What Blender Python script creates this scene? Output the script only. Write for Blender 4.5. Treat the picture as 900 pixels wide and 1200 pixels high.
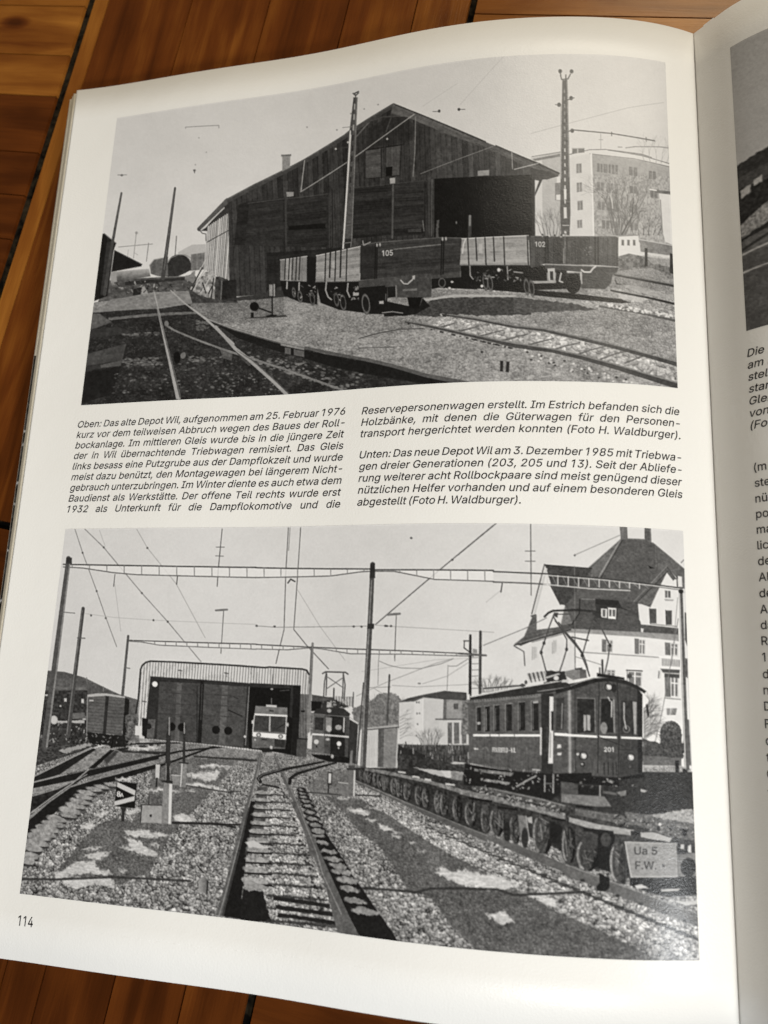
import bpy, math, random
import numpy as np
from mathutils import Matrix, Vector

MM = 0.001                                    # everything below is measured in millimetres
scene = bpy.context.scene
for o in list(bpy.data.objects):
    bpy.data.objects.remove(o)

# ------------------------------------------------------------------ camera
cam_data = bpy.data.cameras.new("camera")
cam_data.lens = 28.862
cam_data.sensor_width = 36.0
cam_data.sensor_fit = 'AUTO'
cam_data.clip_start = 0.01
cam_data.clip_end = 20.0
cam_data.dof.use_dof = True
cam_data.dof.focus_distance = 0.232
cam_data.dof.aperture_fstop = 14.0
cam = bpy.data.objects.new("camera", cam_data)
scene.collection.objects.link(cam)
R = Matrix(((0.978205, 0.004797, 0.207586), (0.040354, 0.97628, -0.212719), (-0.203682, 0.21646, 0.954808)))
cam.matrix_world = Matrix.Translation(Vector((161.853, 75.007, 226.501)) * MM) @ R.to_4x4()
scene.camera = cam

# ------------------------------------------------------------------ room light, window light, exposure
world = bpy.data.worlds.new("World")
scene.world = world
world.use_nodes = True
bg = world.node_tree.nodes['Background']
bg.inputs['Color'].default_value = (1.0, 0.80, 0.58, 1)
bg.inputs['Strength'].default_value = 0.09

def area_lamp(name, loc, target, sx, sy, watt, col, spread=180):
    d = bpy.data.lights.new(name, 'AREA')
    d.shape = 'RECTANGLE'; d.size = sx; d.size_y = sy; d.energy = watt; d.color = col
    d.spread = math.radians(spread)
    o = bpy.data.objects.new(name, d)
    scene.collection.objects.link(o)
    o.location = loc
    o.rotation_euler = (Vector(target) - Vector(loc)).to_track_quat('-Z', 'Y').to_euler()
    return o
CEN = (0.10, 0.14, 0.0)
area_lamp("window_light", (0.45, 0.74, 0.48), (0.19, 0.24, 0.0), 0.5, 0.45, 3.9, (1.0, 0.92, 0.77))
def spot_lamp(name, loc, aim, angle, blend, watt, col):
    d = bpy.data.lights.new(name, 'SPOT'); d.energy = watt; d.spot_size = math.radians(angle); d.spot_blend = blend; d.shadow_soft_size = .10; d.color = col; d.specular_factor = .15
    o = bpy.data.objects.new(name, d); scene.collection.objects.link(o)
    o.location = loc; o.rotation_euler = (Vector(aim) - Vector(loc)).to_track_quat('-Z', 'Y').to_euler()
spot_lamp("side_light", (1.0, -.35, .75), (.13, .075, 0), 23, .75, 27, (0.95, 0.98, 1.0))
spot_lamp("near_light", (.5, -.9, .9), (0.02, 0.04, 0), 24, .9, 50, (0.96, 0.985, 1.0))

scene.view_settings.view_transform = 'Standard'
scene.view_settings.look = 'None'
scene.view_settings.exposure = 0.24
scene.view_settings.gamma = 1.0

# ------------------------------------------------------------------ object helpers
def link(name, mesh, mats=(), parent=None, smooth=True):
    o = bpy.data.objects.new(name, mesh)
    scene.collection.objects.link(o)
    for m in mats: mesh.materials.append(m)
    if parent: o.parent = parent
    if smooth and len(mesh.polygons):
        mesh.polygons.foreach_set('use_smooth', np.ones(len(mesh.polygons), dtype=bool))
    return o

def mesh_from(name, verts, faces):
    me = bpy.data.meshes.new(name)
    me.from_pydata([tuple(v) for v in verts], [], faces)
    me.update()
    return me

def grid_mesh(name, V):                        # V: (rows, cols, 3) in metres -> fast quad grid
    h, w = V.shape[:2]
    me = bpy.data.meshes.new(name)
    me.vertices.add(h * w)
    me.vertices.foreach_set('co', V.reshape(-1).astype(np.float32))
    i = np.arange(h * w).reshape(h, w)
    q = np.stack([i[:-1, :-1], i[1:, :-1], i[1:, 1:], i[:-1, 1:]], -1).reshape(-1, 4)
    n = len(q)
    me.loops.add(n * 4); me.polygons.add(n)
    me.loops.foreach_set('vertex_index', q.reshape(-1).astype(np.int32))
    me.polygons.foreach_set('loop_start', (np.arange(n) * 4).astype(np.int32))
    me.update(calc_edges=True)
    return me

# ------------------------------------------------------------------ materials
def mat(name):
    m = bpy.data.materials.new(name); m.use_nodes = True
    nt = m.node_tree
    return m, nt, nt.nodes['Principled BSDF']

def N(nt, kind, **kw):
    n = nt.nodes.new(kind)
    for k, v in kw.items():
        if k in n.inputs: n.inputs[k].default_value = v
        else: setattr(n, k, v)
    return n

def paper_bump(nt, b, strength, dist=0.0001):
    tc = N(nt, 'ShaderNodeTexCoord')
    n1 = N(nt, 'ShaderNodeTexNoise', Scale=1900.0, Detail=2.0)
    n2 = N(nt, 'ShaderNodeTexNoise', Scale=110.0, Detail=2.0)
    ad = N(nt, 'ShaderNodeMath', operation='MULTIPLY_ADD'); ad.inputs[1].default_value = 2.2
    nt.links.new(tc.outputs['Object'], n1.inputs['Vector']); nt.links.new(tc.outputs['Object'], n2.inputs['Vector'])
    nt.links.new(n2.outputs[0], ad.inputs[0]); nt.links.new(n1.outputs[0], ad.inputs[2])
    n3 = N(nt, 'ShaderNodeTexNoise', Scale=26.0, Detail=1.0); nt.links.new(tc.outputs['Object'], n3.inputs['Vector'])
    ad2 = N(nt, 'ShaderNodeMath', operation='MULTIPLY_ADD'); ad2.inputs[1].default_value = 3.5; nt.links.new(n3.outputs[0], ad2.inputs[0]); nt.links.new(ad.outputs[0], ad2.inputs[2])
    bu = N(nt, 'ShaderNodeBump', Strength=strength, Distance=dist)
    nt.links.new(ad2.outputs[0], bu.inputs['Height']); nt.links.new(bu.outputs['Normal'], b.inputs['Normal'])
    return tc

def paper_material(name, c1, c2, rough):
    m, nt, b = mat(name)
    tc = paper_bump(nt, b, 0.5)
    n = N(nt, 'ShaderNodeTexNoise', Scale=14.0, Detail=4.0)
    r = N(nt, 'ShaderNodeValToRGB')
    r.color_ramp.elements[0].position = .3; r.color_ramp.elements[1].position = .7
    r.color_ramp.elements[0].color = (*c1, 1); r.color_ramp.elements[1].color = (*c2, 1)
    nt.links.new(tc.outputs['Object'], n.inputs['Vector']); nt.links.new(n.outputs[0], r.inputs[0]); nt.links.new(r.outputs[0], b.inputs['Base Color'])
    b.inputs['Roughness'].default_value = rough
    b.inputs['Specular IOR Level'].default_value = 0.3
    return m
M_PAPER = paper_material("coated_paper", (0.742, 0.728, 0.692), (0.772, 0.760, 0.728), 0.36)

M_LEAF = paper_material("yellowed_paper", (.66, .60, .47), (.74, .68, .56), .5)
m, nt, b = mat("printing_ink")
b.inputs['Base Color'].default_value = (0.017, 0.016, 0.018, 1); b.inputs['Roughness'].default_value = 0.45
paper_bump(nt, b, 0.3); M_INK = m

m, nt, b = mat("printed_halftone")
at = N(nt, 'ShaderNodeAttribute', attribute_name='print_tone')
nt.links.new(at.outputs['Color'], b.inputs['Base Color'])
b.inputs['Roughness'].default_value = 0.27; b.inputs['Specular IOR Level'].default_value = 0.28
paper_bump(nt, b, 0.38); M_PRINT = m

m, nt, b = mat("page_edges")                   # the trimmed edges of many sheets: fine dark and light lines
tc = N(nt, 'ShaderNodeTexCoord'); mp = N(nt, 'ShaderNodeMapping'); mp.inputs['Scale'].default_value = (30, 30, 4200)
n = N(nt, 'ShaderNodeTexNoise', Scale=1.0, Detail=2.0); r = N(nt, 'ShaderNodeValToRGB')
r.color_ramp.elements[0].position = .35; r.color_ramp.elements[1].position = .6
r.color_ramp.elements[0].color = (.25, .21, .15, 1); r.color_ramp.elements[1].color = (.62, .57, .47, 1)
nt.links.new(tc.outputs['Object'], mp.inputs['Vector']); nt.links.new(mp.outputs[0], n.inputs['Vector']); nt.links.new(n.outputs[0], r.inputs[0]); nt.links.new(r.outputs[0], b.inputs['Base Color'])
b.inputs['Roughness'].default_value = .8; M_EDGE = m

m, nt, b = mat("cover_board")
b.inputs['Base Color'].default_value = (.03, .03, .034, 1); b.inputs['Roughness'].default_value = .4; M_COVER = m

m, nt, b = mat("groove_dirt")
n = N(nt, 'ShaderNodeTexNoise', Scale=330.0, Detail=8.0); r = N(nt, 'ShaderNodeValToRGB'); tc = N(nt, 'ShaderNodeTexCoord')
r.color_ramp.elements[0].position = .38; r.color_ramp.elements[1].position = .72
r.color_ramp.elements[0].color = (.004, .0035, .003, 1); r.color_ramp.elements[1].color = (.032, .024, .014, 1)
nt.links.new(tc.outputs['Object'], n.inputs['Vector']); nt.links.new(n.outputs[0], r.inputs[0]); nt.links.new(r.outputs[0], b.inputs['Base Color'])
b.inputs['Roughness'].default_value = 1.0; b.inputs['Specular IOR Level'].default_value = 0.0; M_DIRT = m

m, nt, b = mat("varnished_wood")               # grain runs along the U direction of each strip
uv = N(nt, 'ShaderNodeUVMap', uv_map='strip_uv')
def grain(sx, sy, detail, dist=0.0):
    mp = N(nt, 'ShaderNodeMapping'); mp.inputs['Scale'].default_value = (sx, sy, 1)
    g = N(nt, 'ShaderNodeTexNoise', Scale=1.0, Detail=detail); g.inputs['Distortion'].default_value = dist
    nt.links.new(uv.outputs[0], mp.inputs['Vector']); nt.links.new(mp.outputs[0], g.inputs['Vector'])
    return g.outputs[0]
g1 = grain(.011, .11, 4.0, 1.2); g2 = grain(.08, 1.7, 4.0, .2); g3 = grain(.03, .05, 2.0)
tone = N(nt, 'ShaderNodeAttribute', attribute_name='strip_tone')
def mth(op, a, b_):
    n = N(nt, 'ShaderNodeMath', operation=op)
    for i, v in enumerate((a, b_)):
        if isinstance(v, (int, float)): n.inputs[i].default_value = v
        else: nt.links.new(v, n.inputs[i])
    return n.outputs[0]
s = mth('ADD', mth('MULTIPLY', g1, .56), mth('ADD', mth('MULTIPLY', g2, .11), mth('MULTIPLY', g3, .33)))
mk = N(nt, 'ShaderNodeMapping'); mk.inputs['Scale'].default_value = (.011, .026, 1)
kn = N(nt, 'ShaderNodeTexVoronoi', Scale=1.0); nt.links.new(uv.outputs[0], mk.inputs['Vector']); nt.links.new(mk.outputs[0], kn.inputs['Vector'])
knot = N(nt, 'ShaderNodeMapRange'); knot.inputs['From Min'].default_value = .025; knot.inputs['From Max'].default_value = .085; knot.inputs['To Min'].default_value = .34; knot.inputs['To Max'].default_value = 0.0
nt.links.new(kn.outputs['Distance'], knot.inputs['Value'])
s = mth('SUBTRACT', s, knot.outputs[0])
s = mth('ADD', s, mth('SUBTRACT', tone.outputs['Fac'], .5))
r = N(nt, 'ShaderNodeValToRGB')
e = r.color_ramp.elements
e[0].position = .12; e[0].color = (.022, .005, .001, 1)
e[1].position = .92; e[1].color = (.37, .148, .024, 1)
for p, c in ((.36, (.058, .014, .0025)), (.52, (.108, .028, .0045)), (.70, (.200, .066, .010))):
    q = e.new(p); q.color = (*c, 1)
nt.links.new(s, r.inputs[0]); nt.links.new(r.outputs[0], b.inputs['Base Color'])
b.inputs['Roughness'].default_value = .27
b.inputs['Specular IOR Level'].default_value = .36
b.inputs['Specular Tint'].default_value = (1.0, .72, .42, 1)
bu = N(nt, 'ShaderNodeBump', Strength=.18, Distance=.0004)
nt.links.new(mth('ADD', g2, mth('MULTIPLY', g1, .5)), bu.inputs['Height']); nt.links.new(bu.outputs['Normal'], b.inputs['Normal'])
M_WOOD = m

# ------------------------------------------------------------------ the parquet floor (one sheet of strips in a basket weave)
def build_floor():
    rng = random.Random(5)
    ang = math.radians(-10.0); cu, su = math.cos(ang), math.sin(ang)
    V, F, UV, T, MI = [], [], [], [], []
    def w(u, v, z): return ((u * cu - v * su) * MM, (u * su + v * cu) * MM, z * MM)
    def strip(u0, u1, v0, v1, along, tone_):
        g, bv = .07, .16
        u0 += g; u1 -= g; v0 += g; v1 -= g
        zt = rng.uniform(-.07, .0); o = len(V)
        for (a, b2, z) in ((0, 0, -2.2), (bv, bv * .6, zt)):
            for (u, v) in ((u0 + a, v0 + a), (u1 - a, v0 + a), (u1 - a, v1 - a), (u0 + a, v1 - a)):
                V.append(w(u, v, z if z < -1 else zt))
        # shoulder ring slightly below the top gives the strip a rounded arris
        faces = [(4, 5, 6, 7)] + [(i, (i + 1) % 4, 4 + (i + 1) % 4, 4 + i) for i in range(4)]
        off = (rng.uniform(0, 900), rng.uniform(0, 900))
        cs = [(u0, v0), (u1, v0), (u1, v1), (u0, v1)]
        for f in faces:
            F.append([o + k for k in f]); MI.append(0)
            for k in f:
                u, v = cs[k % 4]
                UV.append((u + off[0], v + off[1]) if along == 'u' else (v + off[0], u + off[1]))
                T.append(tone_)
    TILE = 144.0
    known = {   # strip boundaries and tones that the picture shows
        (0, 1): ('v', [-61, -54, -20, 10, 39, 63, 82], [.72, .50, .52, .48, .58, .64]),
        (-1, 1): ('u', [189, 197, 216, 233, 250, 273, 290, 311, 333], [.44, .40, .42, .40, .46, .70, .72, .70]),
        (0, -1): ('v', [-62, -38, -14, 10, 22, 43, 63.5, 82], [.4, .42, .4, .42, .36, .40, .47]),
        (1, -1): ('u', [-99, -76, -52, -28, -6, 18, 45], [.45, .42, .46, .44, .43, .40]),
        (1, 1): ('u', [189, 206, 230, 252, 274, 292, 311, 333], [.5, .46, .5, .52, .62, .72, .66]),
        (-1, 0): ('v', [-205, -182, -158, -134, -110, -86, -62], [.4, .44, .42, .45, .40, .36]),
        (0, 0): ('u', [45, 69, 93, 117, 141, 165, 189], [.42, .46, .44, .48, .42, .45]),
    }
    for i in range(-6, 8):
        for j in range(-6, 8):
            U0 = -62 + 144 * i; V0 = 45 + 144 * j
            if (i, j) in known: along, bs, ts = known[(i, j)]
            else:
                along = 'v' if (i + j) % 2 else 'u'
                base = U0 if along == 'v' else V0
                bs = [base + 24 * k for k in range(7)]; ts = [rng.uniform(.36, .60) for _ in range(6)]
            gap = 1.05
            for k in range(len(bs) - 1):
                a, b2 = bs[k], bs[k + 1]
                if k == 0: a = max(a, (U0 if along == 'v' else V0)) + gap
                if k == len(bs) - 2: b2 -= gap
                lo_, hi_ = V0, V0 + TILE
                if (i, j) == (0, 1): lo_ = 118
                if (i, j) == (0, 0): b2 = min(b2, 118 - gap)
                if b2 <= a: continue
                if along == 'v': strip(a, b2, lo_ + gap, hi_ - gap, 'v', ts[k])
                else: strip(U0 + gap, U0 + TILE - gap, a, b2, 'u', ts[k])
    o = len(V)
    for (u, v) in ((-926, -819), (1090, -819), (1090, 1197), (-926, 1197)): V.append(w(u, v, -1.3))
    F.append([o, o + 1, o + 2, o + 3]); MI.append(1); UV += [(0, 0)] * 4; T += [.5] * 4
    me = mesh_from("floor", V, F)
    me.polygons.foreach_set('material_index', MI)
    l = me.uv_layers.new(name='strip_uv'); l.data.foreach_set('uv', np.array(UV, np.float32).reshape(-1))
    a = me.attributes.new('strip_tone', 'FLOAT', 'CORNER'); a.data.foreach_set('value', np.array(T, np.float32))
    ob = link("floor", me, (M_WOOD, M_DIRT), smooth=False)
    ob['kind'] = 'structure'; ob['label'] = 'worn varnished brown parquet floor with dirty grooves under the book'
build_floor()

# ------------------------------------------------------------------ the book: page profiles
PW, PH = 205.0, 273.1
def make_profile(knots, angles, x0, z0, s_max, step=.25):
    """curve of a sheet seen from its foot: s (mm along the paper) -> x, z and slope"""
    s = np.arange(0, s_max + step, step)
    # smooth interpolation of the slope
    k = np.asarray(knots, float); a = np.asarray(angles, float)
    t = np.interp(s, k, a)
    for _ in range(3):
        t = np.convolve(np.pad(t, 24, mode='edge'), np.ones(49) / 49, mode='valid')
    x = x0 + np.concatenate([[0], np.cumsum(np.cos(t))[:-1] * step]); z = z0 + np.concatenate([[0], np.cumsum(np.sin(t))[:-1] * step])
    return s, x, z, t

LK = np.linspace(0, PW, 9)
LA = [-0.0275, 0.0553, 0.0354, 0.0411, 0.1169, 0.0479, -0.0971, -0.2542, -0.5482]
def spline(k, a, s):
    n = len(k); h = k[1] - k[0]; A = np.zeros((n, n)); r = np.zeros(n); A[0, 0] = A[-1, -1] = 1
    for i in range(1, n - 1):
        A[i, i - 1] = h; A[i, i] = 4 * h; A[i, i + 1] = h; r[i] = 6 * (a[i + 1] - 2 * a[i] + a[i - 1]) / h
    Mm = np.linalg.solve(A, r); i = np.clip(((s - k[0]) / h).astype(int), 0, n - 2); u = s - k[i]; a = np.asarray(a)
    return a[i] + u * ((a[i + 1] - a[i]) / h - h * (2 * Mm[i] + Mm[i + 1]) / 6) + u * u * Mm[i] / 2 + u ** 3 * (Mm[i + 1] - Mm[i]) / (6 * h)

class Sheet:
    """a developable page: (s, y, lift) in mm -> world metres"""
    def __init__(self, s, x, z, t): self.s, self.x, self.z, self.t = s, x, z, t
    def at(self, s, y, lift=0.0):
        s = np.asarray(s, float); t = np.interp(s, self.s, self.t)
        x = np.interp(s, self.s, self.x) - np.sin(t) * lift; z = np.interp(s, self.s, self.z) + np.cos(t) * lift
        return np.stack([x, np.broadcast_to(y, s.shape).astype(float), z], -1) * MM

_s = np.arange(0, PW + 5.01, .25)
_t = np.where(_s <= PW, spline(LK, LA, np.clip(_s, 0, PW)), -.55 - (_s - PW) * .30)
_x = np.concatenate([[0], np.cumsum(np.cos(_t))[:-1] * .25]); _z = 9.0 + np.concatenate([[0], np.cumsum(np.sin(_t))[:-1] * .25])
LEFT = Sheet(_s, _x, _z, _t)
GX, GZ = float(np.interp(PW, _s, _x)), float(np.interp(PW, _s, _z))
_sr = np.arange(-4, PW + .01, .25)
_tr = np.interp(_sr, [-4, 0, 8, 16, 30, 50, 80, 130, 205], [1.5, .7843, .809, .5718, .3189, .30, .12, -.03, -.06])
_i0 = int(np.argmin(abs(_sr)))
_xr = np.concatenate([[0], np.cumsum(np.cos(_tr))[:-1] * .25]); _zr = np.concatenate([[0], np.cumsum(np.sin(_tr))[:-1] * .25])
RIGHT = Sheet(_sr, _xr - _xr[_i0] + GX + .5, _zr - _zr[_i0] + GZ, _tr)

book = bpy.data.objects.new("open_book", None)
scene.collection.objects.link(book)
book['label'] = 'open railway book lying on the parquet, page with two black and white depot photographs'
book['category'] = 'book'

def sheet_part(name, sheet, s0, s1, y0, y1, lift, mats, n=420, wob=0.0, seed=0, thick=.11):
    rr = np.random.RandomState(seed)
    S = np.linspace(s0, s1, n); Y = np.linspace(y0, y1, 24)
    V = np.zeros((24, n, 3))
    for i, y in enumerate(Y):
        V[i] = sheet.at(S, y, lift)
    V = V[::-1]
    o = link(name, grid_mesh(name, V), mats, book)
    if thick:
        md = o.modifiers.new("paper_thickness", 'SOLIDIFY'); md.thickness = thick * MM; md.offset = 1
        md.offset = -1
    return o

# outlines of a plain grotesque alphabet: advance width and closed contours, in thousandths of the type size
GLYPHS = {
 '(': (273, [[89,207,92,264,101,324,132,441,153,494,177,539,236,539,191,428,161,313,154,258,151,207,160,115,188,16,202,-19,218,-57,236,-96,177,-96,150,-46,128,4,111,55,99,106,92,156]]),
 ')': (273, [[37,-96,56,-56,72,-18,86,18,113,116,122,207,119,258,112,313,82,428,37,539,97,539,121,494,142,441,173,323,181,264,184,207,182,156,174,104,161,53,144,3,123,-47,97,-96]]),
 ',': (188, [[38,-119,68,71,137,71,84,-119]]),
 '-': (453, [[337,244,337,188,114,188,114,244]]),
 '.': (188, [[95,-4,78,-1,63,9,53,24,50,41,53,59,63,73,78,83,95,87,113,83,128,73,138,59,141,41,138,24,128,9,113,-1]]),
 '0': (453, [[227,-7,174,1,130,24,95,62,69,113,57,155,50,202,48,254,50,306,57,353,69,395,95,447,130,484,174,508,227,516,279,508,323,484,358,447,384,395,396,353,403,306,405,254,403,202,396,155,384,113,359,62,323,24,279,1],[227,50,261,56,290,74,313,103,330,144,340,194,344,254,340,314,330,365,313,405,290,435,261,453,227,460,192,453,163,435,140,405,123,365,113,314,109,254,113,194,123,144,140,103,163,74,192,56]]),
 '1': (415, [[255,509,255,0,191,0,191,440,69,362,69,427,183,509]]),
 '2': (453, [[64,0,64,47,234,229,261,257,282,282,311,327,320,371,317,397,308,419,293,436,273,449,250,457,224,460,196,457,172,447,153,433,139,413,130,390,127,362,66,362,71,405,86,442,111,473,143,496,182,511,225,516,268,511,306,497,337,474,361,445,376,411,381,372,371,318,357,290,336,259,306,223,267,180,153,60,389,57,389,0]]),
 '3': (453, [[218,-7,173,-3,133,10,98,30,70,57,52,91,44,132,109,132,115,107,126,87,144,71,165,59,219,50,248,53,275,61,297,74,315,93,325,116,329,145,326,172,316,196,299,217,275,234,242,244,201,248,157,248,157,299,288,448,70,452,70,509,372,509,372,461,232,293,264,288,308,276,344,253,371,222,387,186,393,145,387,103,370,66,344,36,309,12,266,-2]]),
 '4': (453, [[40,105,40,158,247,509,311,509,109,166,413,163,413,105],[282,0,282,121,282,146,282,318,343,318,343,0]]),
 '5': (453, [[221,-7,178,-2,140,11,108,32,83,60,66,93,60,130,122,130,127,108,138,89,173,60,221,50,250,53,276,64,298,82,314,104,324,131,328,162,324,193,314,221,297,244,275,262,248,273,218,277,167,268,128,246,67,253,96,509,366,509,366,452,151,452,134,301,178,325,229,334,263,330,294,321,321,306,345,285,364,260,379,231,388,199,391,163,385,117,369,76,343,41,309,15,268,-1]]),
 '6': (453, [[226,-7,182,-1,142,15,109,40,84,74,69,115,64,162,68,199,80,239,102,285,137,340,252,509,322,509,178,298,196,307,235,314,278,309,316,295,346,271,370,240,384,201,389,157,384,112,368,73,343,39,310,14,271,-2],[226,48,254,52,279,63,299,79,314,101,324,128,327,157,324,187,314,213,299,235,279,251,254,262,226,265,198,262,174,252,153,235,138,214,128,188,125,158,128,128,138,102,153,79,174,63,198,52]]),
 '7': (453, [[97,0,323,448,62,452,62,509,391,509,391,449,165,0]]),
 '8': (453, [[226,-7,178,-2,136,11,101,33,74,62,57,96,52,135,55,166,65,195,81,220,101,241,125,256,153,265,119,282,93,308,76,342,70,380,75,417,90,450,114,477,146,498,184,511,226,516,269,511,306,498,337,477,361,450,377,417,382,380,376,342,359,308,333,282,300,267,327,256,351,241,372,220,387,195,397,166,401,135,395,96,378,62,352,33,317,11,275,-2],[226,49,258,52,285,60,307,74,323,91,333,113,337,139,333,165,322,189,305,208,283,223,256,232,226,235,196,232,169,223,147,208,130,189,119,165,115,139,119,113,129,91,145,74,167,60,195,52],[226,290,252,292,274,300,293,313,307,330,316,351,319,376,316,399,308,420,294,437,275,449,252,457,226,460,200,457,177,449,159,437,145,420,136,399,133,376,136,351,145,330,159,313,178,300,201,292]]),
 '9': (453, [[226,516,271,510,310,494,343,468,368,434,384,393,389,347,385,309,373,270,350,224,315,168,200,0,130,0,277,215,257,202,218,195,175,199,137,214,106,237,83,269,68,307,64,352,69,397,85,436,110,469,143,494,182,510],[226,460,199,457,174,446,154,429,138,407,129,381,125,352,129,322,138,295,154,274,174,257,199,247,226,243,254,247,279,257,299,273,314,295,324,321,327,350,324,381,314,407,299,429,279,446,254,457]]),
 ':': (188, [[95,-4,78,-1,63,9,53,24,50,41,53,59,63,73,78,83,95,87,113,83,128,73,138,59,141,41,138,24,128,9,113,-1],[95,271,78,274,63,284,53,299,50,316,53,334,63,349,78,359,95,362,113,359,128,349,138,334,141,316,138,299,128,284,113,274]]),
 'A': (480, [[16,0,201,509,276,509,463,0,395,0,287,302,238,452,191,302,85,0],[110,142,110,199,370,199,370,142]]),
 'B': (456, [[60,0,60,509,241,509,289,504,329,491,359,469,381,442,394,410,398,374,395,344,387,320,356,286,315,267,339,257,363,245,385,227,402,203,414,173,418,136,413,100,400,67,377,39,344,18,301,4,247,0],[125,57,245,57,296,63,330,80,349,105,355,137,352,161,342,184,327,203,306,218,279,228,248,231,125,231],[125,285,238,285,265,288,288,296,308,309,323,326,333,348,336,372,330,403,313,429,283,446,240,452,125,452]]),
 'C': (510, [[267,-7,225,-3,186,7,150,25,119,49,92,79,70,115,53,157,44,203,40,254,44,305,53,352,70,393,92,429,119,459,150,484,186,501,225,512,267,516,305,513,340,504,373,490,402,471,427,447,448,418,463,385,473,348,408,348,389,395,357,428,315,449,267,456,223,450,184,432,150,403,125,364,109,314,103,254,109,194,125,145,151,105,184,76,223,59,267,53,315,60,357,81,389,114,408,160,473,160,463,124,448,91,428,62,402,38,373,19,341,5,305,-4]]),
 'D': (502, [[219,0,96,0,96,57,215,57,272,63,318,81,354,110,379,149,394,198,399,255,394,312,379,361,354,399,320,428,275,446,221,452,93,452,93,509,225,509,273,505,315,495,353,478,399,441,433,391,449,351,458,306,462,255,458,205,449,159,433,119,411,83,384,54,351,31,312,14,268,3],[125,509,125,0,60,0,60,509]]),
 'E': (419, [[60,0,60,509,372,509,372,452,125,452,125,286,355,286,355,229,125,229,125,57,375,57,375,0]]),
 'F': (410, [[60,0,60,509,369,509,369,452,125,452,125,278,346,278,346,221,125,221,125,0]]),
 'G': (520, [[269,-7,225,-3,185,7,149,25,118,49,91,79,69,116,53,157,43,203,40,254,43,305,53,352,69,393,91,429,117,459,149,484,184,501,223,512,265,516,304,513,340,504,374,489,403,469,429,445,449,416,465,384,474,349,408,349,387,393,356,427,315,448,265,456,222,450,183,432,150,404,125,364,109,314,103,254,109,194,125,145,151,105,184,76,224,59,269,53,309,57,345,71,374,93,396,123,410,160,413,199,283,199,283,256,478,256,478,200,471,141,451,91,419,50,377,19,326,0]]),
 'H': (517, [[60,0,60,509,125,509,125,289,392,289,392,509,457,509,457,0,392,0,392,232,125,232,125,0]]),
 'I': (300, [[31,0,31,57,118,57,118,452,31,452,31,509,269,509,269,452,183,452,183,57,269,57,269,0]]),
 'M': (628, [[60,0,60,509,152,509,314,90,476,509,568,509,568,0,504,0,504,410,343,0,286,0,122,410,122,0]]),
 'N': (523, [[60,0,60,509,136,509,399,95,399,509,463,509,463,0,387,0,125,413,125,0]]),
 'O': (533, [[267,-7,225,-3,186,7,150,25,119,49,92,79,70,115,53,157,44,203,40,254,44,305,53,352,70,393,92,429,119,459,150,484,186,501,225,512,267,516,309,512,348,501,384,484,415,459,442,429,464,393,480,352,490,305,493,254,490,203,480,157,464,115,442,79,415,49,384,25,348,7,309,-3],[267,53,310,59,349,76,383,105,408,144,425,194,430,254,425,314,408,365,383,404,349,433,310,450,267,456,223,450,184,433,151,404,125,364,109,314,103,254,109,194,125,144,151,105,184,76,223,59]]),
 'P': (445, [[60,0,60,509,235,509,289,503,332,487,366,462,390,430,404,391,409,348,404,304,390,265,366,233,332,207,289,191,235,186,125,186,125,0],[125,242,233,242,269,246,297,256,318,272,333,294,342,319,344,348,342,376,333,402,318,423,297,439,268,449,232,452,125,452]]),
 'R': (449, [[60,0,60,509,236,509,290,504,333,489,367,465,390,433,405,395,409,352,405,309,390,271,367,240,333,217,289,203,236,198,125,198,125,0],[125,255,234,255,269,258,298,267,319,281,334,300,342,324,345,352,342,380,334,405,319,425,298,440,269,449,233,452,125,452],[353,0,230,229,303,229,428,0]]),
 'S': (447, [[224,-9,172,-4,128,9,91,31,64,60,46,96,38,137,104,137,110,110,123,88,142,71,166,59,224,49,257,52,286,60,311,74,329,92,341,114,346,139,342,161,332,179,296,205,245,222,184,239,128,260,86,289,60,326,52,372,58,413,75,448,102,476,138,498,180,511,227,516,275,511,316,498,351,476,377,449,394,415,401,378,337,378,326,412,302,437,267,453,225,459,194,456,167,448,145,435,129,418,118,398,115,376,119,352,131,334,169,308,212,293,264,279,312,264,359,238,395,198,405,171,408,139,403,99,386,64,360,34,323,11,278,-4]]),
 'T': (449, [[32,452,32,509,417,509,417,452,257,452,257,0,193,0,193,452]]),
 'U': (517, [[259,-8,203,-2,154,15,114,43,85,80,66,124,60,173,60,509,124,509,124,178,128,144,141,113,160,87,187,68,220,56,259,52,298,56,331,68,357,87,377,113,389,144,393,178,393,509,457,509,457,173,451,124,433,80,403,43,363,15,315,-2]]),
 'W': (686, [[155,0,16,509,82,509,194,70,306,509,380,509,491,70,603,509,670,509,530,0,455,0,343,440,230,0]]),
 'Z': (438, [[42,0,42,46,312,452,40,452,40,509,397,509,397,462,125,57,399,57,399,0]]),
 'a': (389, [[160,-9,126,-5,94,5,68,22,48,45,35,73,30,108,34,138,43,161,58,179,78,193,125,211,178,220,209,224,234,227,265,235,273,243,276,255,267,297,240,322,220,329,196,331,149,322,118,301,100,274,41,291,57,322,79,346,104,364,133,375,194,384,239,379,286,360,306,343,322,320,333,290,337,251,337,0,277,0,277,52,252,25,215,1,190,-6],[170,45,202,49,228,59,248,74,263,93,272,115,276,138,276,190,259,182,231,176,200,171,175,168,134,159,103,139,95,124,92,105,102,72,130,52]]),
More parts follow.
